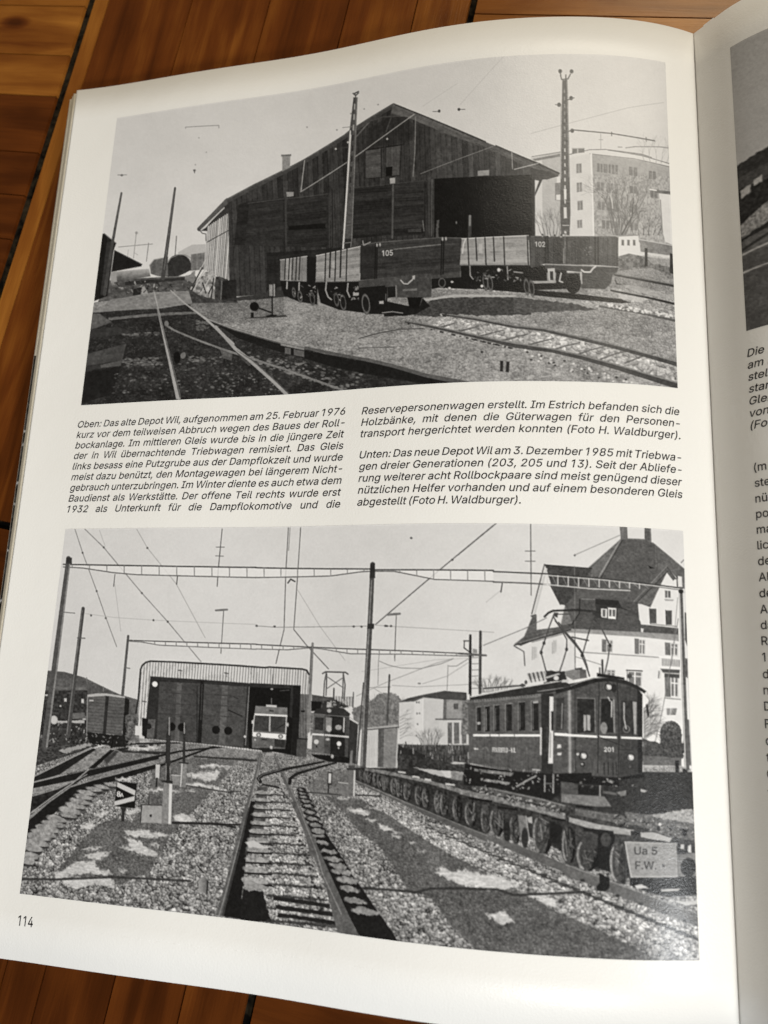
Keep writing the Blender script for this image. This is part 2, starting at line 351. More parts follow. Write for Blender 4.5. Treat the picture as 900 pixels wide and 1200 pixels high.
 'b': (424, [[229,-8,198,-5,172,4,138,31,118,59,112,0,53,0,53,509,114,509,114,319,137,346,171,373,197,381,229,384,274,378,313,361,345,332,370,293,385,245,390,189,385,133,370,84,346,45,313,16,274,-2],[220,47,253,51,279,66,301,88,316,117,325,151,328,189,325,227,316,261,301,290,280,311,253,325,220,330,188,325,161,312,140,291,125,263,116,229,113,189,116,150,125,115,140,86,162,65,188,51]]),
 'c': (396, [[207,-8,159,-2,117,16,82,46,56,85,40,133,34,187,40,243,56,291,82,330,117,360,159,378,207,384,260,377,305,356,340,322,362,277,303,262,290,289,270,311,242,325,207,330,173,325,145,310,124,287,108,258,99,224,96,187,99,151,108,117,124,89,145,66,173,51,207,46,243,52,271,66,292,89,304,117,363,102,341,56,306,21,261,-1]]),
 'd': (424, [[195,-8,151,-2,111,16,79,45,55,84,39,133,34,189,39,245,55,293,79,332,112,361,151,378,196,384,228,381,253,373,287,346,306,319,311,509,372,509,372,0,313,0,313,59,287,31,252,4,227,-5],[205,47,236,51,263,65,284,86,299,115,309,150,312,189,309,229,300,263,284,291,263,312,237,325,205,330,172,325,145,311,124,290,108,261,99,227,96,189,99,151,109,117,124,88,145,66,172,51]]),
 'e': (404, [[212,-8,161,-2,117,16,82,46,56,85,40,132,34,187,39,242,55,290,81,329,115,359,157,378,205,384,266,374,294,361,319,341,341,315,357,282,368,242,371,194,371,169,98,169,100,139,110,106,128,80,151,61,179,50,212,46,254,53,285,73,306,105,365,91,353,63,335,39,311,19,283,4,249,-5],[98,221,308,221,307,237,298,269,283,294,263,314,237,326,205,330,173,326,146,313,125,294,109,270,99,241]]),
 'f': (254, [[228,379,228,327,6,327,6,379],[81,0,81,432,84,461,96,486,113,505,135,519,187,530,222,527,243,521,227,468,215,472,195,474,171,470,154,460,145,443,142,419,142,0]]),
 'g': (425, [[207,-151,168,-148,134,-140,105,-127,82,-110,51,-69,101,-41,122,-66,154,-88,178,-95,207,-97,249,-92,282,-75,304,-47,311,-6,311,68,287,41,252,16,227,8,195,5,152,10,113,27,80,53,55,90,39,136,34,191,39,246,55,293,80,332,112,361,152,378,196,384,228,382,253,373,288,346,308,319,313,379,372,379,372,-9,367,-54,350,-90,324,-117,291,-136,251,-147],[205,59,237,63,264,75,285,95,300,121,309,154,312,193,309,231,300,264,285,291,264,312,237,325,205,330,172,325,145,312,124,290,109,262,99,229,96,193,99,155,109,123,124,96,145,76,172,63]]),
 'h': (410, [[114,227,114,0,53,0,53,509,114,509,114,311,124,332,152,362,187,379,227,384,264,380,295,369,321,349,341,321,353,285,357,240,357,0,296,0,296,235,290,275,273,304,246,323,210,329,184,326,161,317,141,303,126,283,117,257]]),
 'i': (167, [[53,0,53,379,114,379,114,0],[84,443,67,446,54,455,44,468,41,483,44,499,54,512,67,521,84,524,100,521,114,512,123,499,126,483,123,468,114,455,100,446]]),
 'j': (167, [[53,379,114,379,114,-30,111,-63,102,-90,86,-113,65,-129,37,-139,4,-143,-10,-143,-10,-87,2,-87,25,-83,40,-72,50,-54,53,-29],[83,443,67,446,53,455,44,468,41,483,44,499,53,512,67,521,83,524,100,521,114,512,123,499,126,483,123,468,114,455,100,446]]),
 'k': (381, [[110,137,110,212,121,212,284,379,360,379,184,199],[53,0,53,509,114,509,114,0],[294,0,148,186,191,229,372,0]]),
 'l': (189, [[139,-2,101,3,74,20,58,47,53,84,53,509,114,509,114,99,115,77,120,62,130,54,146,52,160,53,170,54,181,3,162,-1]]),
 'm': (610, [[53,0,53,379,112,379,112,295,118,323,132,346,172,376,219,386,257,380,287,361,309,331,320,318,337,343,381,375,407,383,437,386,468,383,497,372,522,354,541,328,553,296,557,255,557,0,496,0,496,254,490,289,473,313,447,326,419,330,395,328,374,320,345,290,335,247,335,0,274,0,274,260,269,288,253,311,229,326,199,330,158,320,140,307,126,289,117,266,114,238,114,0]]),
 'n': (410, [[114,227,114,0,53,0,53,379,112,379,113,309,124,332,152,362,187,379,227,384,264,380,295,369,321,349,341,321,353,285,357,240,357,0,296,0,296,235,290,275,273,304,246,323,210,329,184,326,161,317,141,303,126,283,117,257]]),
 'o': (415, [[207,-8,159,-2,117,16,82,46,56,85,40,133,34,187,40,243,56,291,82,330,117,360,159,378,207,384,256,378,299,360,333,330,359,291,376,243,381,187,376,133,359,85,333,46,299,16,256,-2],[207,46,242,51,270,66,292,89,307,117,316,151,319,187,316,224,307,258,292,287,270,310,242,325,207,330,173,325,145,310,124,287,108,258,99,224,96,187,99,151,108,117,124,89,145,66,173,51]]),
 'p': (424, [[53,-143,53,379,112,379,112,319,137,346,171,373,197,381,229,384,274,378,313,361,345,332,370,293,385,245,390,189,385,133,370,84,346,45,313,16,274,-2,229,-8,198,-5,173,4,138,31,118,59,114,-143],[220,47,253,51,279,66,301,88,316,117,325,151,328,189,325,227,316,261,301,290,280,311,253,325,220,330,188,325,161,312,140,291,125,263,116,229,113,189,116,150,125,115,140,86,162,65,188,51]]),
 'r': (259, [[53,0,53,379,112,379,112,321,130,347,152,367,181,380,213,385,229,384,243,384,243,322,230,324,207,326,182,323,159,315,140,301,126,284,117,262,114,237,114,0]]),
 's': (365, [[182,-8,145,-5,112,3,84,18,62,38,45,63,36,94,94,107,105,79,124,60,150,49,181,45,217,50,244,62,262,81,268,103,265,121,254,136,237,147,212,155,149,170,104,186,72,208,53,237,47,274,51,305,65,332,87,354,115,370,149,381,187,384,223,381,254,372,279,358,299,339,324,290,268,277,258,298,243,316,219,328,187,333,156,329,131,317,114,299,109,277,112,258,124,243,144,232,172,223,229,209,275,194,306,171,325,142,331,107,326,75,312,47,290,24,260,6,223,-5]]),
 't': (227, [[204,379,204,327,6,327,6,379],[65,471,126,471,126,98,128,76,136,61,150,53,170,50,185,51,202,54,213,2,192,-3,168,-4,125,2,92,21,72,52,65,93]]),
 'u': (410, [[182,-5,146,-1,115,11,89,31,69,59,57,95,53,139,53,379,114,379,114,144,119,105,137,75,164,56,200,50,226,53,249,62,268,77,283,97,293,122,296,153,296,379,357,379,357,0,298,0,298,68,286,47,257,17,222,0]]),
 'v': (389, [[163,0,17,379,84,379,195,60,305,379,371,379,226,0]]),
 'w': (567, [[138,0,23,379,87,379,170,85,252,379,316,379,398,85,480,379,545,379,429,0,368,0,284,300,199,0]]),
 'z': (380, [[42,0,42,46,254,320,48,323,48,379,333,379,333,331,126,60,339,56,339,0]]),
 'ä': (389, [[160,-9,126,-5,94,5,68,22,48,45,35,73,30,108,34,138,43,161,58,179,78,193,125,211,178,220,209,224,234,227,265,235,273,243,276,255,267,297,240,322,220,329,196,331,149,322,118,301,100,274,41,291,57,322,79,346,104,364,133,375,194,384,239,379,286,360,306,343,322,320,333,290,337,251,337,0,277,0,277,52,252,25,215,1,190,-6],[170,45,202,49,228,59,248,74,263,93,272,115,276,138,276,190,259,182,231,176,200,171,175,168,134,159,103,139,95,124,92,105,102,72,130,52],[261,443,246,446,233,455,224,468,221,483,224,499,233,512,246,520,261,523,277,520,290,512,299,499,301,483,299,468,290,455,277,446],[117,443,102,446,89,455,80,468,77,483,80,499,89,512,102,520,117,523,133,520,146,512,155,499,158,483,155,468,146,455,133,446]]),
 'ü': (410, [[182,-5,146,-1,115,11,89,31,69,59,57,95,53,139,53,379,114,379,114,144,119,105,137,75,164,56,200,50,226,53,249,62,268,77,283,97,293,122,296,153,296,379,357,379,357,0,298,0,298,68,286,47,257,17,222,0],[277,443,261,446,248,455,239,468,236,483,239,499,248,512,261,520,277,523,292,520,305,512,314,499,317,483,314,468,305,455,292,446],[133,443,118,446,104,455,96,468,93,483,96,499,104,512,118,520,133,523,149,520,162,512,170,499,173,483,170,468,162,455,149,446]]),
}
SPACE_W = 188; CAP = 509
GLYPHS['L'] = (400, [[60, 0, 60, 509, 122, 509, 122, 56, 370, 56, 370, 0]])

# ------------------------------------------------------------------ printed pictures: ink tones laid on the page as a fine mesh
# Each print is drawn in the coordinates of a flat scan of the spread and stored as ink reflectance per vertex.
def srgb2lin(v):
    v = np.clip(np.asarray(v, float) / 255.0, 0, 1)
    return np.where(v <= .04045, v / 12.92, ((v + .055) / 1.055) ** 2.4)

def hash2(ix, iy, k=0):
    with np.errstate(over='ignore'):
        h = (ix.astype(np.int64) * 374761393 + iy.astype(np.int64) * 668265263 + k * 2147483647 + 1013904223) & 0xffffffff
        h = ((h ^ (h >> 13)) * 1274126177) & 0xffffffff
        h = ((h ^ (h >> 16)) * 2246822519) & 0xffffffff
    return ((h ^ (h >> 15)) & 0xffff) / 65535.0

def vnoise(x, y, k=0):
    ix, iy = np.floor(x), np.floor(y); fx, fy = x - ix, y - iy
    fx = fx * fx * (3 - 2 * fx); fy = fy * fy * (3 - 2 * fy)
    a, b_, c, d = hash2(ix, iy, k), hash2(ix + 1, iy, k), hash2(ix, iy + 1, k), hash2(ix + 1, iy + 1, k)
    return (a * (1 - fx) + b_ * fx) * (1 - fy) + (c * (1 - fx) + d * fx) * fy

def fbm(x, y, k=0, n=3):
    s, a, t = 0, 1.0, 0
    for i in range(n):
        s = s + a * vnoise(x * 2 ** i, y * 2 ** i, k + i); t += a; a *= .55
    return s / t

def stones(x, y, k=0):
    """loose broken stones: returns tone offset around 0 (lit facets, dark hollows between)"""
    wx = x + (vnoise(x * 1.9, y * 1.9, k + 31) - .5) * .55; wy = y + (vnoise(x * 1.9 + 40, y * 1.9, k + 33) - .5) * .55
    ix, iy = np.floor(wx), np.floor(wy)
    d1 = np.full(x.shape, 9.0); d2 = d1.copy(); id_ = np.zeros(x.shape); sh = np.zeros(x.shape); ho = np.zeros(x.shape)
    for dx in (-1, 0, 1):
        for dy in (-1, 0, 1):
            cx, cy = ix + dx, iy + dy
            px_ = cx + hash2(cx, cy, k); py_ = cy + hash2(cx, cy, k + 7)
            q = np.hypot(wx - px_, wy - py_) - .22 * hash2(cx, cy, k + 3)
            m1 = q < d1
            d2 = np.where(m1, d1, np.minimum(d2, q))
            fa = 2.4 * hash2(cx, cy, k + 17) - 2.4                # facet turned more or less to the light
            f = (wx - px_) * np.cos(fa) + (wy - py_) * np.sin(fa)
            h = hash2(cx, cy, k + 13)
            id_ = np.where(m1, h, id_); sh = np.where(m1, np.clip(f * 5, -.6, 1), sh); ho = np.where(m1, hash2(cx, cy, k + 23) < .3, ho); d1 = np.where(m1, q, d1)
    gap = np.clip((d2 - d1) / .42, 0, 1)
    return (id_ ** 1.2 - .40) * 1.0 + sh * .45 - (1 - gap) * .85 - ho * .45

def ballast(U, V, dV, size, squash, k):
    """loose stones whose size follows the distance: a few sizes blended from far to near"""
    lv = np.log(np.maximum(dV, 1.5) * size) / np.log(1.55); out = np.zeros(U.shape); wt = np.zeros(U.shape)
    for l in range(int(np.floor(lv.min())), int(np.ceil(lv.max())) + 1):
        w = np.clip(1 - np.abs(lv - l), 0, 1)
        if not (w > 0).any(): continue
        c = 1.55 ** l; m = w > 0; out[m] += w[m] * stones(U[m] / c + 7.3 * l, V[m] / (c * squash), k + l); wt += w * w
    return out / np.sqrt(np.maximum(wt, 1e-3))

class Print:
    def __init__(self, W, H, coef, res=5.0, deg=4, norm=None):
        self.W, self.H = W, H; self.w, self.h = int(W * res), int(H * res)
        u = (np.arange(self.w) + .5) / self.w; v = (np.arange(self.h) + .5) / self.h
        self.U, self.V = np.meshgrid(u * W, v * H)
        if coef is None: self.X, self.Y = self.U * 4.2, self.V * 4.2
        else:
            A, B = np.meshgrid(u * 2 - 1, v * 2 - 1); Q = [A ** i * B ** j for i in range(deg + 1) for j in range(deg + 1 - i)]
            self.X = sum(c * q for c, q in zip(coef[0], Q)); self.Y = sum(c * q for c, q in zip(coef[1], Q))
        self.g = np.full((self.h, self.w), 205.0)
        self.px = abs(self.X[0, -1] - self.X[0, 0]) / self.w       # scan units per cell
        # coarse lookup for bounding boxes
        self.cs = 16
        self.Xc, self.Yc = self.X[::self.cs, ::self.cs], self.Y[::self.cs, ::self.cs]
    def box(self, pts, pad):
        p = np.asarray(pts, float); x0, y0 = p.min(0) - pad; x1, y1 = p.max(0) + pad
        m = (self.Xc > x0 - 16) & (self.Xc < x1 + 16) & (self.Yc > y0 - 16) & (self.Yc < y1 + 16)
        if not m.any(): return None
        r = np.where(m.any(1))[0]; c = np.where(m.any(0))[0]
        return slice(max(0, (r[0] - 1) * self.cs), (r[-1] + 2) * self.cs), slice(max(0, (c[0] - 1) * self.cs), (c[-1] + 2) * self.cs)
    def put(self, sl, cov, tone):
        X, Y = self.X[sl], self.Y[sl]
        t = tone[sl] if isinstance(tone, np.ndarray) else tone(X, Y) if callable(tone) else tone
        self.g[sl] = self.g[sl] * (1 - cov) + t * cov
    def poly(self, pts, tone, a=1.0, soft=.55, rough=0.0, rs=5.0):
        """filled outline; rough > 0 frays the edge"""
        p = np.asarray(pts, float); sl = self.box(p, 3 + rough)
        if sl is None: return
        X, Y = self.X[sl], self.Y[sl]
        if X.size == 0: return
        if rough:
            X = X + (fbm(self.X[sl] / rs, self.Y[sl] / rs, 3) - .5) * 2 * rough; Y = Y + (fbm(self.X[sl] / rs + 50, self.Y[sl] / rs, 5) - .5) * 2 * rough
        ins = np.zeros(X.shape, bool); dist = np.full(X.shape, 1e9)
        q = np.roll(p, -1, 0)
        for (x0, y0), (x1, y1) in zip(p, q):
            if y0 != y1:
                c = ((y0 > Y) != (y1 > Y)) & (X < (x1 - x0) * (Y - y0) / (y1 - y0) + x0)
                ins ^= c
            dx, dy = x1 - x0, y1 - y0; L = dx * dx + dy * dy
            if L == 0: continue
            t = np.clip(((X - x0) * dx + (Y - y0) * dy) / L, 0, 1)
            dist = np.minimum(dist, (X - x0 - t * dx) ** 2 + (Y - y0 - t * dy) ** 2)
        sd = np.sqrt(dist) * np.where(ins, 1, -1)
        self.put(sl, np.clip(sd / (2 * soft) + .5, 0, 1) * a, tone)
    def rings(self, rings, tone, grow=0.0):
        allp = np.concatenate(rings); sl = self.box(allp, 3)
        if sl is None: return
        X, Y = self.X[sl], self.Y[sl]
        if X.size == 0: return
        ins = np.zeros(X.shape, bool); dist = np.full(X.shape, 1e9)
        for p in rings:
            one = np.zeros(X.shape, bool)
            for (x0, y0), (x1, y1) in zip(p, np.roll(p, -1, 0)):
                if y0 != y1: one ^= ((y0 > Y) != (y1 > Y)) & (X < (x1 - x0) * (Y - y0) / (y1 - y0) + x0)
                dx, dy = x1 - x0, y1 - y0; L = dx * dx + dy * dy + 1e-9
                t = np.clip(((X - x0) * dx + (Y - y0) * dy) / L, 0, 1); dist = np.minimum(dist, (X - x0 - t * dx) ** 2 + (Y - y0 - t * dy) ** 2)
            hole = len(rings) > 1 and any(p is not q and (p.min(0) > q.min(0)).all() and (p.max(0) < q.max(0)).all() for q in rings)
            ins = ins & ~one if hole else ins | one
        self.put(sl, np.clip((np.sqrt(dist) * np.where(ins, 1, -1) + grow) / .9 + .5, 0, 1), tone)
    def line(self, pts, w, tone, a=1.0, w2=None):
        p = np.asarray(pts, float); w2 = w if w2 is None else w2
        sl = self.box(p, max(w, w2) + 3)
        if sl is None: return
        X, Y = self.X[sl], self.Y[sl]
        if X.size == 0: return
        seg = np.hypot(*np.diff(p, axis=0).T); cum = np.concatenate([[0], np.cumsum(seg)]); tot = cum[-1] or 1
        cov = np.zeros(X.shape)
        for i in range(len(p) - 1):
            x0, y0 = p[i]; dx, dy = p[i + 1] - p[i]; L = dx * dx + dy * dy
            if L == 0: continue
            t = np.clip(((X - x0) * dx + (Y - y0) * dy) / L, 0, 1)
            d = np.hypot(X - x0 - t * dx, Y - y0 - t * dy)
            ww = w + (w2 - w) * (cum[i] + t * seg[i]) / tot
            k = np.minimum(1, ww / .9)
            cov = np.maximum(cov, np.clip((ww / 2 - d) / .9 + .5, 0, 1) * np.where(ww < .9, k, 1))
        self.put(sl, cov * a, tone)
    def ell(self, c, rx, ry, tone, a=1.0, ring=0.0, ang=0.0, rough=0.0, rs=3.0):
        sl = self.box([(c[0] - rx, c[1] - ry), (c[0] + rx, c[1] + ry)], 3)
        if sl is None: return
        X, Y = self.X[sl] - c[0], self.Y[sl] - c[1]
        if X.size == 0: return
        if rough: X = X + (fbm(self.X[sl] / rs, self.Y[sl] / rs, 3) - .5) * 2 * rough; Y = Y + (fbm(self.X[sl] / rs + 50, self.Y[sl] / rs, 5) - .5) * 2 * rough
        if ang: ca, sa = math.cos(ang), math.sin(ang); X, Y = X * ca + Y * sa, -X * sa + Y * ca
        r = np.hypot(X / rx, Y / ry); sd = (1 - r) * min(rx, ry)
        cov = np.clip(sd / 1.0 + .5, 0, 1)
        if ring: cov = cov * np.clip((ring - sd) / 1.0 + .5, 0, 1)
        self.put(sl, cov * a, tone)
    def blotch(self, pts, tones, scale, k=0, thr=.5, a=1.0, sy=1.0):
        """speckle an area: tone pair picked by noise"""
        lo, hi = tones
        self.poly(pts, lambda X, Y: lo + (hi - lo) * np.clip((fbm(X / scale, Y / (scale * sy), k) - thr) * 5 + .5, 0, 1), a)
    def finish(self, grain, k):
        g = self.g
        # press softness, then film grain
        for ax in (0, 1):
            g = .16 * np.roll(g, 1, ax) + .68 * g + .16 * np.roll(g, -1, ax)
        m = (fbm(self.X / 11, self.Y / 8, k + 5) - .5) * .22 + (fbm(self.X / 3.1, self.Y / 2.6, k + 9, 2) - .5) * .26
        g = g * (1 + m * np.clip((185 - g) / 90, .06, 1))
        n = vnoise(self.X / 1.3, self.Y / 1.3, k) + vnoise(self.X / 2.6 + 9, self.Y / 2.6, k + 1) - 1
        g = g + n * grain * np.clip((225 - g) / 80, .35, 1) * (.35 + .65 * np.sin(np.pi * np.clip(g / 255, 0, 1)))
        b_ = g
        for sft in (1, 2):
            for ax in (0, 1): b_ = .25 * np.roll(b_, sft, ax) + .5 * b_ + .25 * np.roll(b_, -sft, ax)
        g = g + .42 * np.clip(g - b_, -36, 36)               # the crisp edge a printer's scan gives
        return np.clip(g, 10, 232)
    def build(self, sheet, s0, ytop, lift, grain, k, label, name="printed_photograph", parent=None, tint=(1.0, .985, .975)):
        g = self.finish(grain, k)
        S = s0 + self.U / 1.0; Yw = ytop - self.V
        Vv = sheet.at(S, Yw, lift)
        me = grid_mesh(name, Vv)
        lin = srgb2lin(g)
        col = np.ones((g.size, 4), np.float32)
        for i in range(3): col[:, i] = (lin * tint[i]).reshape(-1)
        at_ = me.color_attributes.new('print_tone', 'FLOAT_COLOR', 'POINT'); at_.data.foreach_set('color', col.reshape(-1))
        o = link(name, me, (M_PRINT,), parent)
        o['label'] = label
        return o

def crop(ox, oy, sc):
    def f(*pts):
        if len(pts) == 1 and isinstance(pts[0], list): pts = pts[0]
        return [(ox + x / sc, oy + y / sc) for x, y in pts]
    return f

def twigs(P, p0, ang, length, w, tone, depth, rng, spread=.5, shrink=.72, a=.8):
    x1 = p0[0] + math.cos(ang) * length; y1 = p0[1] - math.sin(ang) * length
    mid = ((p0[0] + x1) / 2 + rng.uniform(-.1, .1) * length, (p0[1] + y1) / 2)
    P.line([p0, mid, (x1, y1)], w, tone, a, w2=w * .65)
    if depth:
        for _ in range(rng.choice((2, 3))):
            twigs(P, (x1, y1) if rng.random() < .6 else mid, ang + rng.uniform(-spread, spread), length * rng.uniform(shrink - .15, shrink + .12), w * .66, tone, depth - 1, rng, spread, shrink, a)

def lettering(P, txt, x, y, h, tone, slope=0.0, wide=1.0, lean=0.0, bold=0.0):
    """painted or stencilled lettering on the things in the picture: x, y is the foot of the first letter"""
    k = h / CAP; cx = 0
    for c in txt:
        if c == ' ': cx += SPACE_W; continue
        adv, cs = GLYPHS[c]
        rings = []
        for q in cs:
            p = np.array(q, float).reshape(-1, 2); px_ = (cx + p[:, 0] + lean * p[:, 1]) * k * wide
            rings.append(np.stack([x + px_, y - p[:, 1] * k + slope * px_], 1))
        P.rings(rings, tone, bold)
        cx += adv

def planks(base, amp, period, k=0, slope=0.0):
    """upright boards: tone varies from board to board"""
    def f(X, Y):
        q = (X + slope * Y) / period
        return base + amp * (hash2(np.floor(q), np.zeros_like(q), k) - .5) * 2 + amp * .8 * (fbm(X / 2.4, Y / 11, k, 2) - .5) * 2 - 10 * (np.abs(q - np.floor(q) - .5) > .42)
    return f
def mottle(base, amp, sc, k=0, sy=1.0):
    return lambda X, Y: base + amp * 2 * (fbm(X / sc, Y / (sc * sy), k) - .5)
def lengthwise(base, amp, period, slope, k=0):
    """boards lying flat, slope = dy/dx"""
    def f(X, Y):
        q = (Y - slope * X) / period
        return base + amp * 2 * (hash2(np.floor(q), np.zeros_like(q), k) - .5) + amp * (fbm(X / 16, (Y - slope * X) / 1.4, k, 2) - .5) * 2
    return f

# ------------------------------------------------------------------ upper picture: timber depot with open goods wagons
def draw_upper(P):
    rng = random.Random(11)
    A = crop(95, 200, 5); B = crop(225, 110, 5); C = crop(385, 100, 5); D = crop(500, 170, 5); E = crop(620, 70, 5); F = crop(620, 220, 5)
    G = crop(310, 240, 5); H = crop(420, 240, 5); I = crop(90, 320, 5); J = crop(250, 330, 5); K = crop(420, 330, 5); L = crop(600, 330, 4.5)
    X, Y, U, V = P.X, P.Y, P.U, P.V
    P.g[:] = 203 + 6 * np.clip(V / 60, 0, 1) - 6 * np.clip((X - 600) / 200, 0, 1) + (fbm(X / 40, Y / 30, 2) - .5) * 8
    dV = np.maximum(V - 57, 1.0); gx = (U - 30) / dV; gy = np.log(dV)
    fine = (ballast(U, V, dV, .030, .72, 3) + .38) * np.clip(dV / 26, .15, 1)
    coarse = (ballast(U, V, dV, .045, .72, 8) + .38) * np.clip(dV / 22, .2, 1)
    speck = (vnoise(X / 1.2, Y / 1.0, 4) - .5) * 34
    patch = (fbm(X / 34, Y / 9, 6) - .5) * 44
    gravel = 134 + fine * 20 + speck + patch + np.clip((V - 70) / 30, 0, 1) * 8
    bright = 156 + coarse * 44 + speck * .5
    dark = 42 + np.maximum(coarse, -.4) * 12 + np.clip(vnoise(X / 2.4, Y / 1.5, 12) - .72, 0, 1) * 90 + speck * .35 + (fbm(X / 22, Y / 8, 9) - .5) * 24
    # ---- far left: sheds, wagons, masts
    P.poly(A((560, 500), (640, 455), (720, 450), (720, 560), (560, 560)), 176)
    P.poly(A((635, 512), (715, 500), (710, 600), (630, 610)), planks(104, 14, 3.2, 1))
    P.line(A((215, 462), (410, 450)), .8, 120); P.line(A((318, 375), (300, 530)), .8, 132); P.line(A((388, 445), (375, 550)), .9, 122)
    P.ell(A((318, 382))[0], 1.6, 1.6, 150); P.line(A((270, 480), (265, 522)), .6, 140); P.line(A((306, 500), (325, 512)), .6, 140)
    P.line(A((551, 405), (542, 520)), 1.1, 108)
    P.poly(A((150, 655), (660, 640), (700, 740), (420, 735), (190, 772), (75, 830), (110, 740)), mottle(78, 30, 3.5, 4, .6))
    P.poly(A((195, 605), (390, 595), (398, 640), (200, 668)), lambda X, Y: 172 - np.clip((Y - 319) / 13, 0, 1) * 95 + (fbm(X / 5, Y / 3, 1) - .5) * 22)
    P.poly(A((165, 610), (200, 604), (204, 664), (170, 672)), 150)
    P.poly(A((393, 575), (420, 542), (500, 528), (505, 645), (440, 640), (400, 625)), planks(96, 14, 2.4, 2))
    P.line(A((393, 575), (420, 542), (500, 528)), 1, 150)
    P.ell(A((566, 572))[0], 13.4, 11.8, mottle(46, 10, 4, 3)); P.poly(A((500, 565), (634, 562), (634, 604), (560, 642), (500, 644)), mottle(46, 10, 4, 3))
    P.line(A((500, 560), (515, 535), (560, 514), (600, 514), (632, 532)), .9, 130)
    P.poly(A((250, 668), (612, 648), (612, 664), (250, 690)), 44); P.poly(A((300, 712), (360, 700), (370, 745), (295, 748)), 34)
    P.poly(A((345, 705), (365, 700), (385, 745), (340, 748)), 150, rough=1.5)
    for _ in range(60):
        x, y = rng.uniform(160, 640), rng.uniform(668, 735)
        P.line(A((x, y), (x + rng.uniform(-12, 12), y + rng.uniform(-14, 4))), rng.uniform(.6, 1.6), rng.choice((35, 50, 125, 150)))
    P.poly(A((600, 640), (660, 610), (660, 690), (600, 660)), 122, rough=2)
    P.poly(A((120, 382), (132, 380), (200, 440), (185, 480), (150, 745), (60, 775), (90, 540)), planks(30, 8, 4, 4))
    P.poly(A((146, 432), (176, 424), (138, 735), (108, 740)), 48); P.line(A((132, 380), (200, 440)), .9, 90)
    P.poly(A((190, 480), (350, 568), (345, 580), (172, 606)), 27); P.line(A((190, 480), (350, 568)), .8, 70)
    P.line(A((232, 145), (180, 430), (132, 735)), 2.2, 66, w2=4.2); P.line(A((229, 160), (186, 400)), .7, 108)
    P.line(A((545, 120), (470, 652)), 2.4, 66, w2=4.8); P.line(A((541, 140), (478, 600)), .8, 104, w2=1.2)
    P.line(A((212, 38), (262, 38)), .8, 110); P.ell(A((235, 40))[0], 1.5, 1.2, 90); P.line(A((655, 12), (660, 28)), 1, 90); P.ell(A((660, 14))[0], 1.4, 1.2, 80)
    P.line([(217, 153), (217, 151.5), (256, 148.5), (256, 151.5)], .8, 120)
    for p in ((232.5, 164), (228, 196), (227.5, 202), (241, 181)): P.ell(p, .8, .8, 150)
    # ---- flats on the right
    P.poly(E((20, 598), (170, 565), (170, 900)) + F((170, 290), (20, 290)), mottle(172, 6, 8, 1)); P.poly(E((20, 602), (62, 592), (62, 900)) + F((62, 285), (20, 285)), 198)
    P.poly(E((0, 585), (165, 547), (165, 572), (20, 600)), 112); P.line(E((0, 588), (165, 552)), .9, 200); P.line(E((5, 575), (165, 545)), .8, 90)
    P.poly(E((213, 572), (337, 545), (350, 900)) + F((355, 290), (215, 290)), mottle(196, 6, 10, 2))
    P.poly(E((343, 552), (815, 612), (822, 900)) + F((830, 340), (352, 290)), lambda X, Y: 148 + 10 * (fbm(X / 9, Y / 6, 3) - .5) + 62 * (fbm(X / 1.7, Y / 2.2, 8, 2) - .5) * (Y > 205) + 10 * np.clip((X - 690) / 100, 0, 1))
    P.poly(E((213, 560), (333, 532), (420, 528), (640, 560), (818, 603), (818, 620), (600, 578), (335, 552), (213, 580)), 204)
    P.line(E((213, 560), (333, 530), (425, 527), (640, 560), (816, 603)), .9, 108); P.line(E((335, 553), (600, 580), (816, 622)), .8, 104); P.line(E((440, 530), (640, 552), (700, 570)), 1.4, 120)
    P.line(E((343, 552), (352, 900)) + F((355, 285),), 1.6, 214)
    P.poly(E((234, 525), (303, 523), (303, 546), (234, 552)), 96); P.line(E((234, 524), (303, 522)), 1, 150); P.line(E((265, 528), (265, 548)), 1, 190)
    def win(q, n=2, dk=110):
        P.poly(q, dk); (x0, y0), (x1, y1), (x2, y2), (x3, y3) = q
        for i in range(1, n): P.line([(x0 + (x1 - x0) * i / n, y0 + (y1 - y0) * i / n), (x3 + (x2 - x3) * i / n, y3 + (y2 - y3) * i / n)], .8, 168)
    for x0, y0, w, h, n in ((376, 608, 52, 50, 3), (425, 612, 30, 50, 2), (462, 615, 35, 55, 2), (563, 626, 50, 50, 2), (683, 648, 44, 47, 2), (430, 724, 66, 56, 3), (375, 716, 40, 50, 2), (568, 738, 44, 42, 2), (693, 757, 44, 48, 2), (380, 830, 40, 48, 2), (435, 835, 60, 50, 2), (568, 845, 44, 45, 2)):
        win(E((x0, y0), (x0 + w, y0 + w * .11), (x0 + w, y0 + h + w * .11), (x0, y0 + h)), n)
    for x0, y0, w, h, n in ((403, 190, 44, 50, 2), (458, 194, 34, 46, 2), (572, 205, 40, 45, 2)):
        win(F((x0, y0), (x0 + w, y0 + 4), (x0 + w, y0 + h), (x0, y0 + h)), n)
    for x0, y0 in ((256, 614), (258, 724), (262, 830)): win(E((x0, y0), (x0 + 30, y0 - 4), (x0 + 31, y0 + 50), (x0 + 1, y0 + 54)), 2, 118)
    win(F((260, 192), (288, 188), (289, 234), (262, 238)), 2, 118)
    P.poly(E((135, 728), (168, 720), (168, 830), (135, 826)), 118); P.poly(E((140, 795), (168, 792), (168, 826), (140, 824)), 205); P.poly(E((145, 690), (168, 685), (168, 724), (145, 724)), 205)
    for s_ in range(9): twigs(P, F((470 + s_ * 9, 275))[0], 1.75 - s_ * .09, 17, 1.25, 92, 4, rng, .6, .76, 1.0)
